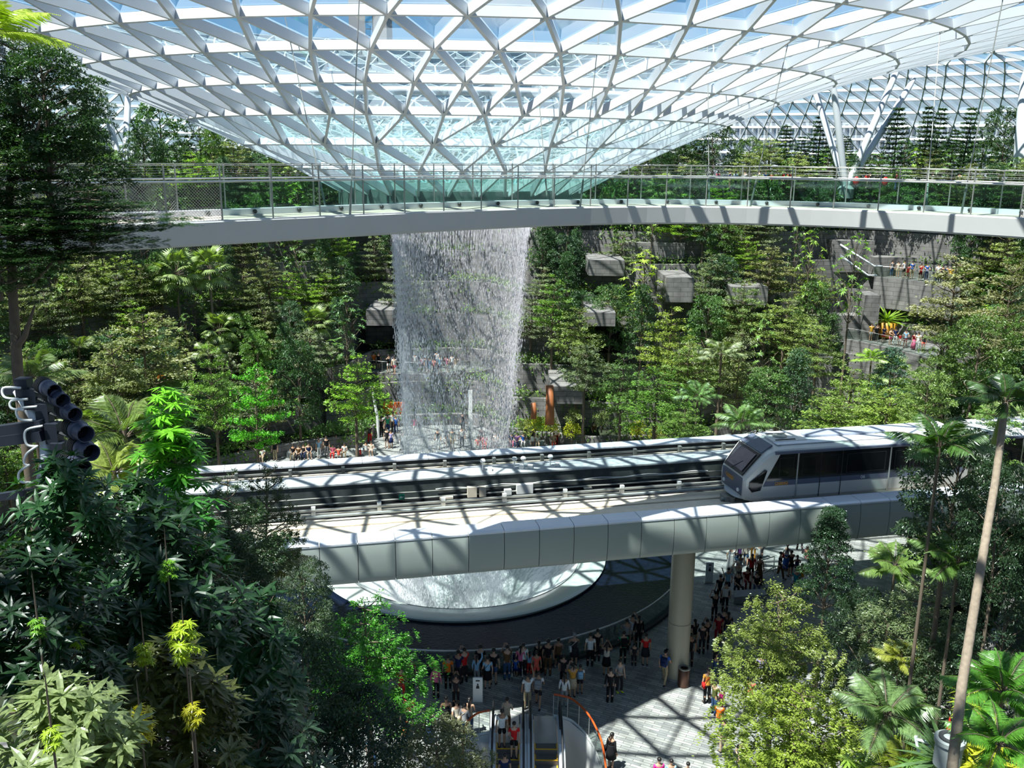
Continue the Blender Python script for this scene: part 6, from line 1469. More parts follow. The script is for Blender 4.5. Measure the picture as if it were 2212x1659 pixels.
for x, tc in [(217, 'orange'), (224, 'teal'), (241, 'red'), (190, 'navy'), (206, 'dark'), (430, 'orange'), (482, 'grey'), (493, 'dark'), (505, 'white'), (518, 'beige'), (531, 'red'), (545, 'cream'), (1551, 'pink'), (1577, 'navy'), (1589, 'sky'), (1609, 'white'), (1620, 'beige'), (1640, 'grey'), (1654, 'blue'), (1667, 'red'), (1692, 'red'), (1705, 'coral'), (1873, 'red'), (1880, 'dark'), (1936, 'maroon'), (2014, 'white'), (2047, 'mustard'), (2059, 'red'), (2073, 'white'), (2095, 'teal'), (2124, 'hotpink'), (2133, 'white'), (2146, 'hotpink')]:
    D = 90; p = at(x, 384 if x > 1000 else 366, D); p.z = 20.9
    person(p, random.uniform(0, 360), random.uniform(1.6, 1.75), random.choice(['stand', 'walk', 'stand']), 'tee', tc, random.choice(['trousers', 'shorts']), random.choice(['dark', 'jeans', 'khaki']), random.choice(['short', 'longhair']), 'on the %s top terrace' % ('left' if x < 1000 else 'right'), group='visitors on the top terrace')
# ================================================================ lookouts and stone blocks on the right slope
def stone_prism(name, poly, z0, z1, parent=None, mat=None):
    n = len(poly); vs = []; fs = []; uv = []; d = 0; P = poly+[poly[0]]; cum = [0]
    for a, b in zip(P, P[1:]): cum.append(cum[-1]+math.hypot(b[0]-a[0], b[1]-a[1]))
    me = bpy.data.meshes.new(name)
    for i in range(n):
        a, b = P[i], P[i+1]; k = len(vs); vs += [(a[0], a[1], z0), (b[0], b[1], z0), (b[0], b[1], z1), (a[0], a[1], z1)]; uv += [(cum[i], z0), (cum[i+1], z0), (cum[i+1], z1), (cum[i], z1)]; fs.append((k, k+1, k+2, k+3))
    k = len(vs); vs += [(p[0], p[1], z1) for p in poly]; uv += [(p[0], p[1]) for p in poly]; fs.append(tuple(range(k, k+n)))
    k = len(vs); vs += [(p[0], p[1], z0) for p in poly]; uv += [(p[0], p[1]) for p in poly]; fs.append(tuple(range(k, k+n))[::-1])
    me.from_pydata(vs, [], fs); me.update(); u = me.uv_layers.new(name='UVMap')
    for lp in me.loops: u.data[lp.index].uv = uv[lp.vertex_index]
    return link(name, me, parent, mat or M['stone'])
def rail_on(root, pts, h=1.05, nm=1.6):
    mb = MB(); mb.tube([Vector(p)+Vector((0, 0, h)) for p in pts], .03, 6); mb.build('handrail', M['steel'], root)
    for a, b in zip(pts, pts[1:]):
        a, b = Vector(a), Vector(b); n = max(1, int((b-a).length/nm))
        for i in range(n):
            p = a.lerp(b, i/n); q = a.lerp(b, (i+1)/n); mb = MB(); mb.tube([p, p+Vector((0, 0, h))], .022, 5); mb.build('post', M['rail_post'], root)
            d = (q-p).normalized(); k = Vector((-d.y, d.x, 0))*.006; u = Vector((0, 0, h-.12)); z = Vector((0, 0, .05)); mb = MB()
            mb.add([p-k+z, q-k+z, q+k+z, p+k+z, p-k+u, q-k+u, q+k+u, p+k+u], [(0,3,2,1),(4,5,6,7),(0,1,5,4),(1,2,6,5),(2,3,7,6),(3,0,4,7)]); mb.build('glass_panel', M['glass_clear'], root)
def xy(px, py, z): p = onz(px, py, z); return (p.x, p.y)
def lookout(name, front, z, thick, depth, lab, back_dir, mat=None):
    a = [xy(px, py, z) for px, py in front]; bd = Vector(back_dir).normalized()*depth
    poly = a+[(a[-1][0]+bd.x, a[-1][1]+bd.y), (a[0][0]+bd.x, a[0][1]+bd.y)]
    r = empty(name, (0, 0, 0), 0, lab, 'lookout'); stone_prism('parapet_slab', poly, z-thick, z, r)
    rail_on(r, [(p[0], p[1]+.25, z) for p in a]); return r, poly
bk = (.45, .9, 0)
lookout('lookout', [(1888, 598), (1950, 603), (2010, 611), (2075, 622)], 12.6, 3.0, 7, 'upper stone lookout terrace with railing on the right slope', bk)
lookout('lookout', [(1800, 728), (1860, 738), (1935, 755), (2025, 778)], 6.9, 3.0, 9, 'lower stone lookout terrace with railing on the right slope', bk)
def blk(px0, px1, ptop, pbot, D, lab, depth=6.0):
    a = at(px0, ptop, D); b = at(px1, ptop, D); zt = (a.z+b.z)/2; zb = at((px0+px1)/2, pbot, D).z; d = (b-a).normalized(); n = Vector((-d.y, d.x, 0))*depth
    o = stone_prism('stone_block', [(a.x, a.y), (b.x, b.y), (b.x+n.x, b.y+n.y), (a.x+n.x, a.y+n.y)], min(zb, zt-.3), zt); tag(o, lab, 'stone block'); return o
blk(1870, 1903, 638, 745, 88, 'narrow stone pier at the left side of the dark opening on the right slope', 3)
blk(1806, 1872, 682, 742, 89, 'stone block behind the person in pink on the lower lookout', 2)
blk(1750, 1800, 772, 860, 79, 'stepped stone block below the left end of the lower lookout', 2)
blk(1960, 2030, 700, 760, 92, 'stone wall at the back of the lower lookout right of the opening', 1)
blk(1800, 1890, 520, 590, 92, 'stone stair wall left of the upper lookout', 3)
blk(1890, 1985, 556, 600, 91, 'stone planter wall behind the upper lookout', 2)
blk(1900, 2000, 485, 540, 94, 'tall stone wall under the footbridge above the upper lookout', 3)
for i, (a, b, t, bt, D, lab) in enumerate([(1272, 1350, 562, 597, 84, 'long grey stone planter left under the footbridge'), (1352, 1480, 525, 560, 88, 'upper grey stone planter under the footbridge'), (1440, 1500, 600, 655, 82, 'square grey stone planter beside the yellow-leaved tree'), (1270, 1330, 675, 706, 78, 'small stone planter above a dark opening right of the falls'), (1580, 1660, 620, 660, 82, 'stone planter among the trees left of the lookouts'), (1190, 1260, 835, 875, 76, 'pale stone ledge low right of the falls'), (790, 850, 670, 705, 86, 'stone wall left behind the falls')]):
    blk(a, b, t, bt, D, lab)
# dark openings between the blocks
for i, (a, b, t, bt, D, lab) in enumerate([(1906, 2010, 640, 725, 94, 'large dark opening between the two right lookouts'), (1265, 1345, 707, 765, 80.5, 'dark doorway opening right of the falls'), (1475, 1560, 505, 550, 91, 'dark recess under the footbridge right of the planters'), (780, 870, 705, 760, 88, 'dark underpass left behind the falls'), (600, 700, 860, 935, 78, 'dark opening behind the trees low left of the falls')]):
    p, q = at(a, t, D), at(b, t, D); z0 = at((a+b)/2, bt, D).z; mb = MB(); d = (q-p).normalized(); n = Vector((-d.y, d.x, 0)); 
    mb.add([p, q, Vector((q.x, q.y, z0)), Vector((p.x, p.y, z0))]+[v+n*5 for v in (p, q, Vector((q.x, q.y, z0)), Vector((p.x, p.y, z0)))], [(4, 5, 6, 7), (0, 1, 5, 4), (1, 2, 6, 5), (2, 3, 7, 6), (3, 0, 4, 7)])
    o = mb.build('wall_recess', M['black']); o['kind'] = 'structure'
# amber planter pot with a fern, on the lower lookout, lit doorway and stair rails
r = empty('hanging_planter', at(1912, 728, 90), 0, 'amber planter with a drooping bright fern by the dark opening', 'planter')
mb = MB(); mb.lathe([(.01, 0), (.7, 0), (1.05, 1.5), (.01, 1.5)], 20); mb.build('pot', pmat('amber_pot', (.55, .26, .03), .5), r, smooth=True)
o = link('fern', KINDS['strap'][0].crown, r, loc=(0, 0, 1.4), color=G_LIME); o.scale = (2.2, 2.2, 1.9)
p = at(2040, 540, 93); mb = MB(); mb.box((p.x-1.1, p.y, p.z-1.0), (p.x+1.1, p.y+.1, p.z+.8)); m_, nt_, b_ = mk('warm_lit_doorway'); b_.inputs['Emission Color'].default_value = (1, .5, .12, 1); b_.inputs['Emission Strength'].default_value = .35; b_.inputs['Base Color'].default_value = (.4, .2, .05, 1)
tag(mb.build('lit_doorway', m_), 'warmly lit doorway under the footbridge above the upper lookout', 'doorway')
for i, (a, b, D) in enumerate([((1815, 528), (1888, 575), 87), ((1815, 552), (1875, 595), 86)]):
    p, q = at(*a, D), at(*b, D); mb = MB(); mb.tube([p, q, q+Vector((.8, 0, 0))], .09, 8)
    tag(mb.build('stair_handrail', M['steel_white'], smooth=True), ['upper', 'lower'][i]+' white stair handrail left of the upper lookout', 'handrail')
# round lookout behind the falls
r = empty('round_lookout', (-8, 84, 0), 0, 'round stone lookout platform behind the falls full of people', 'lookout')
c = onz(905, 790, 3.9); R0_ = 6.6; poly = [(c.x-0+R0_*1.25*math.sin(t*math.pi/24)-0, c.y+1.5-R0_*.75*math.cos(t*math.pi/24)) for t in range(-12, 13)]; poly = poly+[(c.x+8.5, c.y+8), (c.x-8.5, c.y+8)]
o = stone_prism('platform', [(x+8, y-84) for x, y in poly], 2.9, 3.88, r)
pts = [(x+8, y-84+.2, 3.88) for x, y in poly[:25:3]]; rail_on(r, pts, 1.05, 3)
mb = MB(); mb.box((c.x+8-6, c.y-84+1.5, 0), (c.x+8+6.5, c.y-84+2, 2.9)); mb.build('support_wall', M['darkconc'], r)
# low planter walls, benches and poles on the far side of the plaza
def arcwall(pts, z, h, lab, w=.4):
    P = [onz(px, py, z) for px, py in pts]; n = len(P); mb = [(p.x, p.y) for p in P]+[(p.x+.1, p.y+w) for p in P[::-1]]
    o = stone_prism('planter_wall', mb, -.02, h); tag(o, lab, 'wall'); return o
arcwall([(1108, 948), (1160, 944), (1215, 944), (1252, 949)], 0, .9, 'curved stone planter wall with yellow flowers right of the falls')
arcwall([(1205, 915), (1260, 918), (1320, 928), (1400, 947)], 0, .9, 'long curved stone planter wall behind the umbrella tree')
arcwall([(500, 985), (600, 958), (690, 942), (810, 932)], 0, .8, 'curved dark stone planter wall left of the falls')
for i, (x, y, c) in enumerate([(1155, 915, G_YEL), (1190, 918, G_YEL), (1172, 917, (.2, .3, .04)), (1236, 928, G_YEL), (1135, 920, (.3, .33, .1)), (1300, 905, (.25, .3, .12)), (1340, 915, (.15, .25, .06)), (1378, 925, G_YEL), (1240, 900, (.3, .34, .14)), (720, 925, (.12, .24, .06)), (690, 932, (.10, .2, .06)), (750, 918, (.12, .22, .06)), (655, 938, (.08, .18, .05)), (780, 915, (.09, .18, .05)), (1420, 935, (.3, .3, .03))]):
    ptree('shrub', x, y-12, 77, 46, 26, c, '%s shrub in the far plaza bed %s' % (WORDS.get(c, 'green'), 'right of the falls' if x > 1000 else 'left of the falls'), i, 'shrubs in the far plaza beds', base_z=.6)
for i, (x, y0, y1, r_) in enumerate([(1345, 830, 920, 0)]): pass
for i, (px, pt, pb, D, dia, mt, lab) in enumerate([(1187, 832, 918, 76, .38, 'warm_wood', 'thick rust-red trunk post in the bed right of the falls'), (1152, 870, 905, 76, .25, 'warm_wood', 'thinner rust-red post left of the thick one')]):
    p = at(px, pb, D); t = at(px, pt, D); mb = MB(); mb.tube([p, (p+t)/2+Vector((.05, 0, 0)), t], [dia, dia*.9, dia*.8], 12); tag(mb.build('wooden_post', M[mt], smooth=True), lab, 'post')
for i, (px, py, h, lab) in enumerate([(1016, 927, 3.6, 'tall white sign blade seen through the falls'), (817, 945, 4.0, 'tall leaning white sign blade left of the falls')]):
    p = onz(px, py, 0); mb = MB(); 
    if i: mb.tube([p, p+Vector((0, 0, 1.6)), p+Vector((-.35, 0, h))], [.12, .13, .11], 8)
    else: mb.box((p.x-.18, p.y, 0), (p.x+.18, p.y+.08, h))
    tag(mb.build('tall_sign', M['white']), lab, 'sign')
# lanterns, orange interiors glimpsed through the trees
for i, (px, py, D, c, w, h, lab) in enumerate([(342, 820, 76, (.95, .28, .03), 50, 14, 'orange glow of a shop front through the left trees'), (488, 742, 82, (.55, .10, .02), 40, 16, 'dim red shop interior between the left trees'), (850, 885, 84, (.45, .10, .02), 46, 30, 'rust-red shop front left behind the falls')]):
    p = at(px, py, D); m_, nt_, b_ = mk('shop_glow'); b_.inputs['Base Color'].default_value = (*c, 1); b_.inputs['Emission Color'].default_value = (*c, 1); b_.inputs['Emission Strength'].default_value = .5 if i == 0 else .12
    w2, h2 = w*D/F_/2, h*D/F_/2; mb = MB(); mb.box((p.x-w2, p.y, p.z-h2), (p.x+w2, p.y+.4, p.z+h2)); tag(mb.build('shop_front', m_), lab, 'shop front')
# red oval chairs and screens on the top terrace
for i, (px, lab) in enumerate([(1850, 'red round seat at the foot of the right roof columns'), (1913, 'tall red oval seat right of the right roof columns')]):
    p = at(px, 384, 90); p.z = 20.9; mb = MB(); mb.sphere(p+Vector((0, 0, .8)), .34, 14, 10, (.9, .35, 1.3)); tag(mb.build('oval_seat', M['red'], smooth=True), lab, 'seat')
# ================================================================ escalators and their glass well
ER = empty('escalator_well', (0, 0, 0), 0, 'curved glass parapet with orange handrail and white walls round the escalators', 'parapet')
def wellwall(pts, nm):
    P = [onz(px, py, 0) for px, py in pts]
    for i in range(12): pass
    # smooth the outline
    Q = []
    for i in range(len(P)-1):
        a = P[max(i-1, 0)]; b = P[i]; c = P[i+1]; d = P[min(i+2, len(P)-1)]
        for t in np.linspace(0, 1, 7)[:-1]:
            t = float(t); Q.append(.5*((2*b)+(c-a)*t+(2*a-5*b+4*c-d)*t*t+(3*b-a-3*c+d)*t**3))
    Q.append(P[-1]); n = len(Q)
    mb = MB(); mb.tube([q+Vector((0, 0, 1.12)) for q in Q], .045, 8); mb.build('handrail', M['orange_rail'], ER, smooth=True)
    mb = MB()
    for q in Q: mb.v += [tuple(q+Vector((0, 0, .12))), tuple(q+Vector((0, 0, 1.08)))]
    for i in range(n-1): mb.f.append((2*i, 2*i+2, 2*i+3, 2*i+1))
    mb.build('glass', M['glass_clear'], ER, smooth=True)
    mb = MB()
    for q in Q: mb.v += [tuple(q+Vector((0, 0, .14))), tuple(q+Vector((0, 0, -.5))), tuple(q+Vector((0, 0, -6)))]
    for i in range(n-1): mb.f += [(3*i, 3*i+3, 3*i+4, 3*i+1), (3*i+1, 3*i+4, 3*i+5, 3*i+2)]
    mb.build('white_wall', M['whitewall'], ER, smooth=True)
    for i in range(0, n, 5):
        mb = MB(); mb.tube([Q[i]+Vector((0, 0, .1)), Q[i]+Vector((0, 0, 1.12))], .018, 5); mb.build('post', M['steel'], ER)
wellwall([(1195, 1549), (1208, 1551), (1235, 1560), (1264, 1587), (1284, 1620), (1300, 1665), (1312, 1760)], 'r')
wellwall([(1058, 1585), (1030, 1592), (1008, 1615), (1000, 1659), (998, 1760)], 'l')
mb = MB(); p = onz(1100, 1700, 0); mb.box((p.x-6, 20, -6.2), (p.x+9, 36, -6)); mb.build('floor_basement', M['darkconc'])['kind'] = 'structure'
mb = MB(); q0 = onz(1058, 1585, 0); q1 = onz(1190, 1548, 0); mb.box((q0.x, q0.y+.02, -6), (q1.x, q0.y+.1, -.02)); mb.build('wall_well', M['whitewall'])['kind'] = 'structure'
def escalator(xc, ytop, w, lab, up):
    E_ = empty('escalator', (xc, ytop, 0), 0, lab, 'escalator', 'escalators')
    L_ = 11.0; sl = .577; z = lambda d: -max(0, d-1.0)*sl
    for i in range(22):          # steps
        d = 1.0+i*.40; mb = MB(); zz = -.02-i*.40*sl
        mb.box((-w/2, -d-.42, zz-.3), (w/2, -d, zz)); st_ = mb.build('step', M['step'], E_)
        mb = MB(); mb.box((-w/2, -d-.43, zz+.002), (w/2, -d-.36, zz+.012)); mb.box((-w/2, -d-.4, zz+.002), (-w/2+.05, -d, zz+.012)); mb.box((w/2-.05, -d-.4, zz+.002), (w/2, -d, zz+.012)); mb.build('yellow_edge', M['yellow'], st_)
    mb = MB(); mb.box((-w/2, -1.0, -.05), (w/2, .9, .012)); mb.build('landing_plate', M['steel'], E_)
    for s in (-1, 1):
        x = s*(w/2+.17); pts = [(x, .72-.35*math.cos(a), .55+.42*math.sin(a)) for a in np.linspace(-1.3, 1.57, 9)]
        pts = [(x, -.2, .14), (x, .25, .16)]+[(x, .45+.38*math.cos(a), .56+.40*math.sin(a)) for a in np.linspace(-1.4, 1.57, 9)]+[(x, -.9, .96), (x, -1.5, .78), (x, -L_, .96-(L_-1.0)*sl)]
        mb = MB(); mb.tube(pts, .045, 8); mb.build('handrail', M['rubber'], E_, smooth=True)
        mb = MB(); mb.add([(x, .75, .1), (x, .75, .55), (x, .45, .9), (x, -.9, .9), (x, -1.5, .72), (x, -L_, .9-(L_-1)*sl), (x, -L_, .15-(L_-1)*sl), (x, -1.2, .08)], [tuple(range(8))]); mb.build('glass', M['glass_clear'], E_)
        mb = MB(); x0, x1 = sorted((x-s*.12, x+s*.14)); mb.add([(x0, .9, .10), (x1, .9, .10), (x1, -1.2, .10), (x0, -1.2, .10), (x0, -L_, .16-(L_-1.0)*sl), (x1, -L_, .16-(L_-1.0)*sl)]+[(x0, .9, -.4), (x1, .9, -.4), (x1, -1.2, -.6), (x0, -1.2, -.6), (x0, -L_, -.7-(L_-1.0)*sl), (x1, -L_, -.7-(L_-1.0)*sl)],
            [(0, 1, 2, 3), (3, 2, 5, 4), (0, 3, 9, 6), (3, 4, 10, 9), (1, 7, 8, 2), (2, 8, 11, 5), (0, 6, 7, 1)]); mb.build('skirting', M['cap'], E_)
    return E_
e0 = onz(1090, 1570, 0); e1 = onz(1172, 1565, 0)
eyt = (e0.y+e1.y)/2-.2
escalator(e0.x+.15, eyt, .95, 'left escalator carrying riders down from the plaza', False)
escalator(e1.x+.1, eyt, .95, 'right empty escalator with yellow-edged steps', True)
def rider(dx, d, f, h, pose, top, tc, bot, bc, hair, lab, kid=False, **k):
    z = -max(0, d-1.0)*.577-.02 if d > 1 else .012
    if d > 1: i = int((d-1.0)/.40); z = -.02-i*.40*.577; d = 1.0+i*.4+.2
    person(Vector((e0.x+.15+dx, eyt-d, z)), f, h, pose, top, tc, bot, bc, hair, label=lab, kid=kid, group='riders on the left escalator', **k)
rider(-.05, .3, 170, 1.68, 'step', 'tee', 'beige', 'trousers', 'brown', 'bun', 'person in tan top entering the left escalator')
rider(-.25, 1.3, 5, 1.68, 'stand', 'tee', 'white', 'shorts', 'black', 'short', 'person in white top with beige bag on the left escalator', bag='bag', bagc='beige')
rider(.25, 1.6, 0, 1.72, 'step', 'tee', 'red', 'shorts', 'black', 'short', 'person in bright red T-shirt holding the rail on the left escalator')
rider(-.12, 2.9, 10, 1.68, 'stand', 'tee', 'navy', 'shorts', 'khaki', 'short', 'person in navy top and khaki shorts on the left escalator')
rider(.25, 3.0, 0, 1.15, 'stand', 'tee', 'navy', 'shorts', 'blue', 'short', 'child in blue shorts on the left escalator', kid=True)
rider(.2, 4.6, 0, 1.15, 'stand', 'tee', 'blue', 'shorts', 'dark', 'short', 'child lowest on the left escalator, only the head showing', kid=True)
# ================================================================ things on the plaza
p = onz(1476, 1481, 0); r = empty('litter_bin', p, 0, 'round dark brown litter bin beside the big column', 'bin')
mb = MB(); mb.lathe([(.01, 0), (.26, 0), (.27, .05), (.27, .85), (.24, .9), (.2, .9), (.18, .8), (.01, .8)], 24); autosm(mb.build('body', pmat('bin_brown', (.10, .05, .035), .35, .4), r).data)
mb = MB(); mb.lathe([(.18, .9), (.275, .9), (.275, .94), (.18, .94)], 24); mb.build('rim', M['rail_post'], r)
def floor_sign(px, py, lab):
    r = empty('sign_stand', onz(px, py, 0), 0, lab, 'sign', 'white sign stands on the plaza')
    mb = MB(); mb.box((-.22, -.04, 0), (.22, .04, 1.25)); bevel(mb.build('board', M['white'], r), .01)
    mb = MB(); mb.box((-.09, -.05, 1.08), (.09, -.042, 1.14)); mb.sphere((0, -.046, .93), .04, 10, 6, (1, .1, 1)); mb.add([(-.08, -.05, .72), (.08, -.05, .72), (.05, -.05, .88), (-.05, -.05, .88)], [(0, 1, 2, 3)]); mb.build('symbol', M['black'], r)
    mb = MB(); mb.box((-.3, -.18, 0), (.3, .18, .03)); mb.build('foot', M['rail_post'], r)
floor_sign(1531, 1258, 'white sign stand on the plaza right of the column'); floor_sign(1032, 1517, 'white sign stand with a dark symbol behind the escalators')
r = empty('baby_stroller', onz(1117, 1462, 0), 0, 'small dark stroller at the pool railing beside the pink top', 'stroller')
mb = MB(); mb.add([(-.22, -.25, .45), (.22, -.25, .45), (.22, .25, .35), (-.22, .25, .35), (-.22, .38, .95), (.22, .38, .95)], [(0, 1, 2, 3), (3, 2, 5, 4)]); mb.build('seat', M['cloth'], r, color=CL['navy'])
mb = MB(); mb.tube([(-.24, .5, 1.0), (-.24, -.35, .1)], .014, 5); mb.tube([(.24, .5, 1.0), (.24, -.35, .1)], .014, 5); mb.tube([(-.24, .5, 1.0), (.24, .5, 1.0)], .018, 5); mb.tube([(-.24, .3, .1), (-.24, -.1, .6)], .014, 5); mb.tube([(.24, .3, .1), (.24, -.1, .6)], .014, 5); mb.build('frame', M['steel'], r)
for sx_ in (-.24, .24):
    for sy in (-.33, .3):
        mb = MB(); mb.tube([(sx_-.02, sy, .09), (sx_+.02, sy, .09)], .09, 12); mb.build('wheel', M['rubber'], r)
# handrails and seats at the right of the plaza
for i, pts in enumerate([[(1642, 1211), (1673, 1202), (1672, 1226)], [(1645, 1224), (1675, 1223), (1648, 1238), (1680, 1228)]]):
    P = [onz(x, y, 1.0) for x, y in pts]; mb = MB(); mb.tube(P, .035, 6)
    for p in (P[0], P[1]): mb.tube([p, Vector((p.x, p.y, 0))], .025, 6)
    tag(mb.build('step_handrail', M['steel']), ['far', 'near'][i]+' steel handrail of the steps right of the column', 'handrail')
for i, (pts, lab) in enumerate([([(1648, 1262), (1680, 1250), (1690, 1275), (1652, 1285)], 'low stone seat block by the steps right of the column'), ([(1585, 1290), (1650, 1286), (1655, 1300), (1585, 1305)], 'long dark stone bench right of the column')]):
    o = stone_prism('stone_bench', [xy(x, y, 0) for x, y in pts], 0, .42, mat=M['conc']); tag(o, lab, 'bench')
# seats for the sitting people beyond the guideway
for i, (x0, x1, y, lab) in enumerate([(715, 760, 966, 'bench by the seated person in black left of the falls'), (620, 680, 988, 'long bench with seated people left of the falls'), (762, 812, 982, 'bench just left of the falls'), (1095, 1175, 963, 'bench just right of the falls'), (1190, 1270, 959, 'bench in front of the curved planter walls')]):
    a, b = onz(x0, y, 0), onz(x1, y, 0); mb = MB(); mb.box((a.x, a.y-.1, 0), (b.x, a.y+.4, .42)); tag(mb.build('bench', M['conc']), lab, 'bench')
# ================================================================ spotlight rig in the left foreground
SR = empty('spotlight_rack', at(60, 950, 9), 0, 'dark steel rack with white cables at the left edge', 'rack'); sb = SR.location.copy()
def sbar(a, b, D0, D1, r, nm, mat):
    p, q = at(*a, D0)-sb, at(*b, D1)-sb; mb = MB(); d = (q-p); L_ = d.length; M4 = Matrix.Translation(p) @ d.to_track_quat('X', 'Z').to_matrix().to_4x4(); mb.box((0, -r, -r), (L_, r, r), M4); return mb.build(nm, mat, SR)
blk_ = pmat('rack_blue_black', (.028, .034, .05), .45, .4, .2, 6)
sbar((-60, 850), (45, 842), 9.2, 9, .035, 'bar', blk_); sbar((-60, 938), (95, 917), 9.1, 8.9, .05, 'bar', blk_); sbar((-60, 960), (95, 940), 9.1, 8.9, .05, 'bar', blk_); sbar((-60, 1082), (75, 1062), 9.1, 8.9, .035, 'bar', blk_)
P = [at(40, 842, 9), at(62, 880, 9), at(85, 915, 9), at(98, 950, 9), at(100, 1000, 9), at(90, 1040, 9)]; mb = MB(); mb.tube([q-sb for q in P], .055, 10); mb.build('mounting_pipe', M['cap'], SR, smooth=True)
for i, pts in enumerate([[(45, 838), (8, 838), (10, 858), (40, 862)], [(60, 862), (25, 866), (25, 882), (52, 886)], [(80, 878), (38, 884), (42, 905), (70, 908)], [(92, 920), (56, 930), (58, 960), (82, 964)], [(80, 964), (58, 980), (52, 1000), (62, 1006)], [(64, 1004), (42, 1020), (44, 1040), (72, 1042)]]):
    Q = [at(x, y, 8.85)-sb for x, y in pts]; C_ = []
    for k in range(3):
        a = Q[max(k-1, 0)]; b = Q[k]; c2 = Q[k+1]; d = Q[min(k+2, 3)]
        for t in range(6): t /= 6; C_.append(.5*((2*b)+(c2-a)*t+(2*a-5*b+4*c2-d)*t*t+(3*b-a-3*c2+d)*t**3))
    C_.append(Q[3]); mb = MB(); mb.tube(C_, .012, 7); mb.build('cable', M['white'], SR, smooth=True)
SL_ = ['topmost spotlight on the rack at the left edge', 'second spotlight from the top on the left rack', 'third spotlight from the top on the left rack, catching the light', 'large spotlight fourth from the top on the left rack', 'fifth spotlight from the top on the left rack, behind leaves', 'lowest spotlight on the left rack, mostly behind leaves']
lampm = pmat('spotlight_grey', (.07, .08, .13), .45, .2, .1, 6)
for i, (x, y) in enumerate([(100, 836), (118, 856), (144, 886), (164, 926), (176, 966), (158, 1000)]):
    o = at(x, y, 8.8); r = empty('spotlight', o, 0, SL_[i], 'spotlight', 'spotlights on the left rack'); d = (at(x+40, y+22, 8.5)-at(x, y, 8.8)).normalized()
    M4 = d.to_track_quat('Z', 'Y').to_matrix().to_4x4(); s = .85 if i < 3 else 1.0
    mb = MB(); mb.lathe([(.01, -.14), (.075, -.14), (.085, -.10), (.085, .06), (.01, .06)], 24); mb.v = [tuple(M4 @ (Vector(v)*s)) for v in mb.v]; autosm(mb.build('body', blk_, r).data)
    mb = MB(); mb.lathe([(.09, .04), (.095, .04), (.095, .09), (.082, .10), (.082, .24), (.074, .24), (.074, .10), (.06, .08)], 28); mb.v = [tuple(M4 @ (Vector(v)*s)) for v in mb.v]; autosm(mb.build('snoot', lampm, r).data)
    mb = MB(); mb.lathe([(.01, .10), (.073, .10), (.01, .12)], 20, closed=False); mb.v = [tuple(M4 @ (Vector(v)*s)) for v in mb.v]; mb.build('lens', M['win'], r)
    for k in range(5):
        mb = MB(); mb.lathe([(.07, -.12+k*.03), (.098, -.12+k*.03), (.098, -.112+k*.03), (.07, -.112+k*.03)], 20); mb.v = [tuple(M4 @ (Vector(v)*s)) for v in mb.v]; mb.build('cooling_fin', M['dark_steel'], r)
    b = at(x-48, y-2+i*2, 8.95)-o; mb = MB(); mb.box((b.x-.06, b.y-.06, b.z-.12), (b.x+.06, b.y+.06, b.z+.08)); mb.build('ballast_box', blk_, r)
    mb = MB(); mb.tube([b, Vector((0, 0, -.11))*s, Vector((0, 0, -.02))], .016, 6); mb.build('yoke', M['dark_steel'], r)
# ================================================================ grey round bin-like lamp, frames in the right foreground
p = at(2052, 1600, 17); r = empty('round_drum', p-Vector((0, 0, .5)), 0, 'grey round drum lamp in the bottom right planting', 'lamp')
mb = MB(); mb.lathe([(.01, 0), (.24, 0), (.24, .45), (.27, .47), (.27, .55), (.01, .57)], 24); autosm(mb.build('body', M['conc'], r).data)
mb = MB(); mb.lathe([(.12, .56), (.2, .56), (.2, .59), (.12, .59)], 24); mb.build('lid_ring', M['dark_steel'], r)
r = empty('prop_stand', at(1990, 1600, 18), 0, 'pale wooden prop frame in the bottom right planting', 'frame'); fb_ = r.location.copy()
for a, b in [((1978, 1590), (1985, 1625)), ((1978, 1597), (2010, 1605)), ((1982, 1620), (2012, 1612))]:
    p, q = at(*a, 18)-fb_, at(*b, 18)-fb_; mb = MB(); mb.tube([p, q], .035, 4); mb.build('slat', M['cap'], r)
r = empty('red_leaf_plant', at(2053, 1570, 17.5)-Vector((0, 0, .9)), 0, 'plant with one upright red leaf in the bottom right corner', 'plant')
o = link('leaves', KINDS['strap'][1].crown, r, color=(.09, .16, .06)); mb = MB(); mb.add([(0, 0, .5), (-.08, 0, .75), (-.03, .02, 1.12), (.07, 0, .8), (0, -.03, .78)], [(0, 1, 4), (1, 2, 4), (2, 3, 4), (3, 0, 4)]); mb.build('red_leaf', M['red'], r)
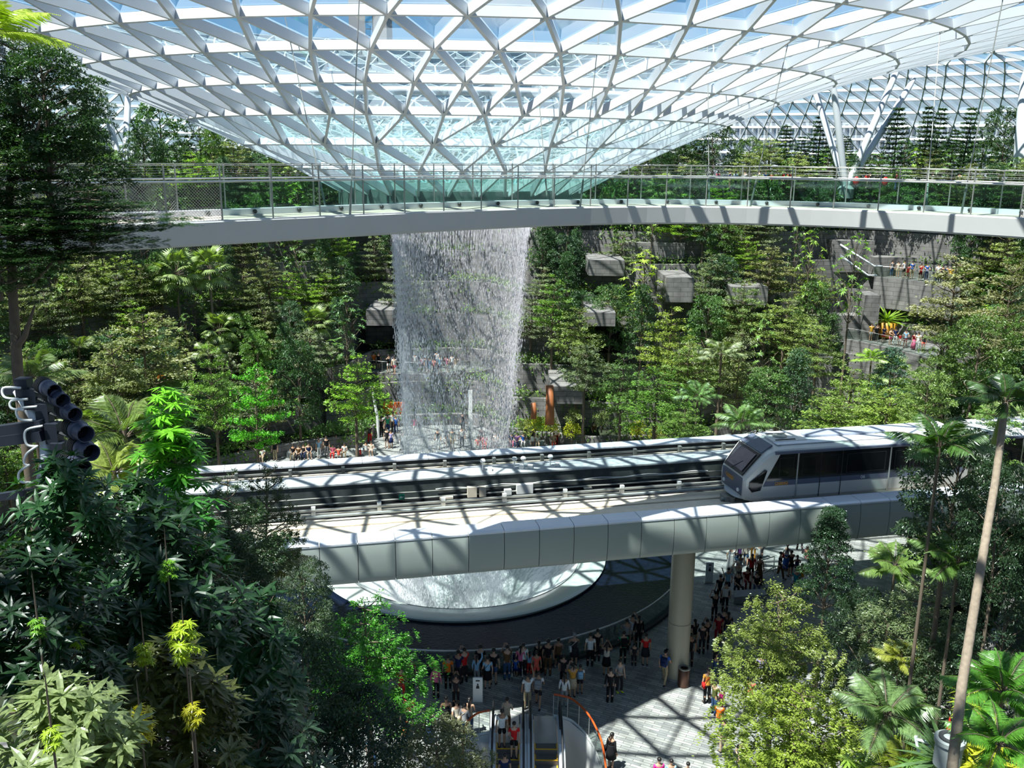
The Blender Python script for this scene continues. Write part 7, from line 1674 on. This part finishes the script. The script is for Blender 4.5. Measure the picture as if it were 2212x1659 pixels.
# ================================================================ outside: terminal and tower beyond the glass
r = empty('concrete_tower', (0, 0, 0), 0, 'grey concrete tower with a column of blue windows seen through the roof', 'building')
a = at(755, 105, 250); b = at(836, 105, 250); mb = MB(); mb.box((a.x, a.y, 5), (b.x, a.y+12, a.z+26)); mb.build('shaft', pmat('tower_concrete', (.36, .34, .33), .8, 0, .1, .3), r)
wx0, wx1 = at(791, 60, 250).x, at(806, 60, 250).x
for k in range(12):
    z = at(800, 92, 250).z+k*1.75; mb = MB(); mb.box((wx0, a.y-.2, z), (wx1, a.y+.1, z+1.5)); mb.build('window', pmat('tower_window', (.01, .22, .45), .15, 0, .2, 1) if k == 0 else bpy.data.materials['tower_window'], r)
r = empty('terminal_building', (0, 0, 0), 0, 'long white slatted building beyond the glass facade at right', 'building')
a = at(1560, 300, 175); b = at(2300, 300, 175); zt = at(1700, 258, 175).z; mb = MB(); mb.box((a.x, a.y, 5), (b.x+20, a.y+15, zt)); mb.build('wall', pmat('terminal_white', (.74, .76, .78), .6, 0, .05, .3), r)
mb = MB()
for k in range(70):
    x = a.x+k*1.15; mb.box((x, a.y-.3, zt-6.5), (x+.45, a.y-.02, zt-.8+(k % 5)*.12))
mb.build('slats', pmat('slat_grey', (.22, .24, .27), .6), r)  # plain grey upright strips standing proud of the white wall
r = empty('distant_building', (0, 0, 0), 0, 'pale low building beyond the left facade', 'building'); a = at(-50, 330, 190); mb = MB(); mb.box((a.x, a.y, 5), (a.x+50, a.y+10, at(0, 322, 190).z)); mb.build('wall', M['whitewall'], r)
# ================================================================ unique labels: rank look-alikes by where they stand
def uniquify():
    by_l = {}
    for o in SCN.objects:
        if o.parent is None and o.get('label') and o.get('kind') not in ('structure', 'stuff'): by_l.setdefault(o['label'], []).append(o)
    for lab, os_ in by_l.items():
        if len(os_) < 2: continue
        os_.sort(key=lambda o: proj(o.location)[0]); n = len(os_)
        if any(w in lab for w in ('bush on the slope', 'background tree', 'shrub in the far')): words = None
        for i, o in enumerate(os_):
            w = ('leftmost' if i == 0 else ('rightmost' if i == n-1 else (ORD[i]+' from left' if i < len(ORD) else None)))
            if w is None: continue
            nl = lab+', '+w
            if len(nl.split()) > 16: nl = w+' '+lab.replace(' on the', '').replace(' of the', '')
            o['label'] = ' '.join(nl.split()[:16])
uniquify()
for o in SCN.objects:
    l = o.get('label')
    if l and len(l.split()) > 16: o['label'] = ' '.join(l.replace(' and ', ', ').replace(' on the plaza', ' nearby').split()[:16])
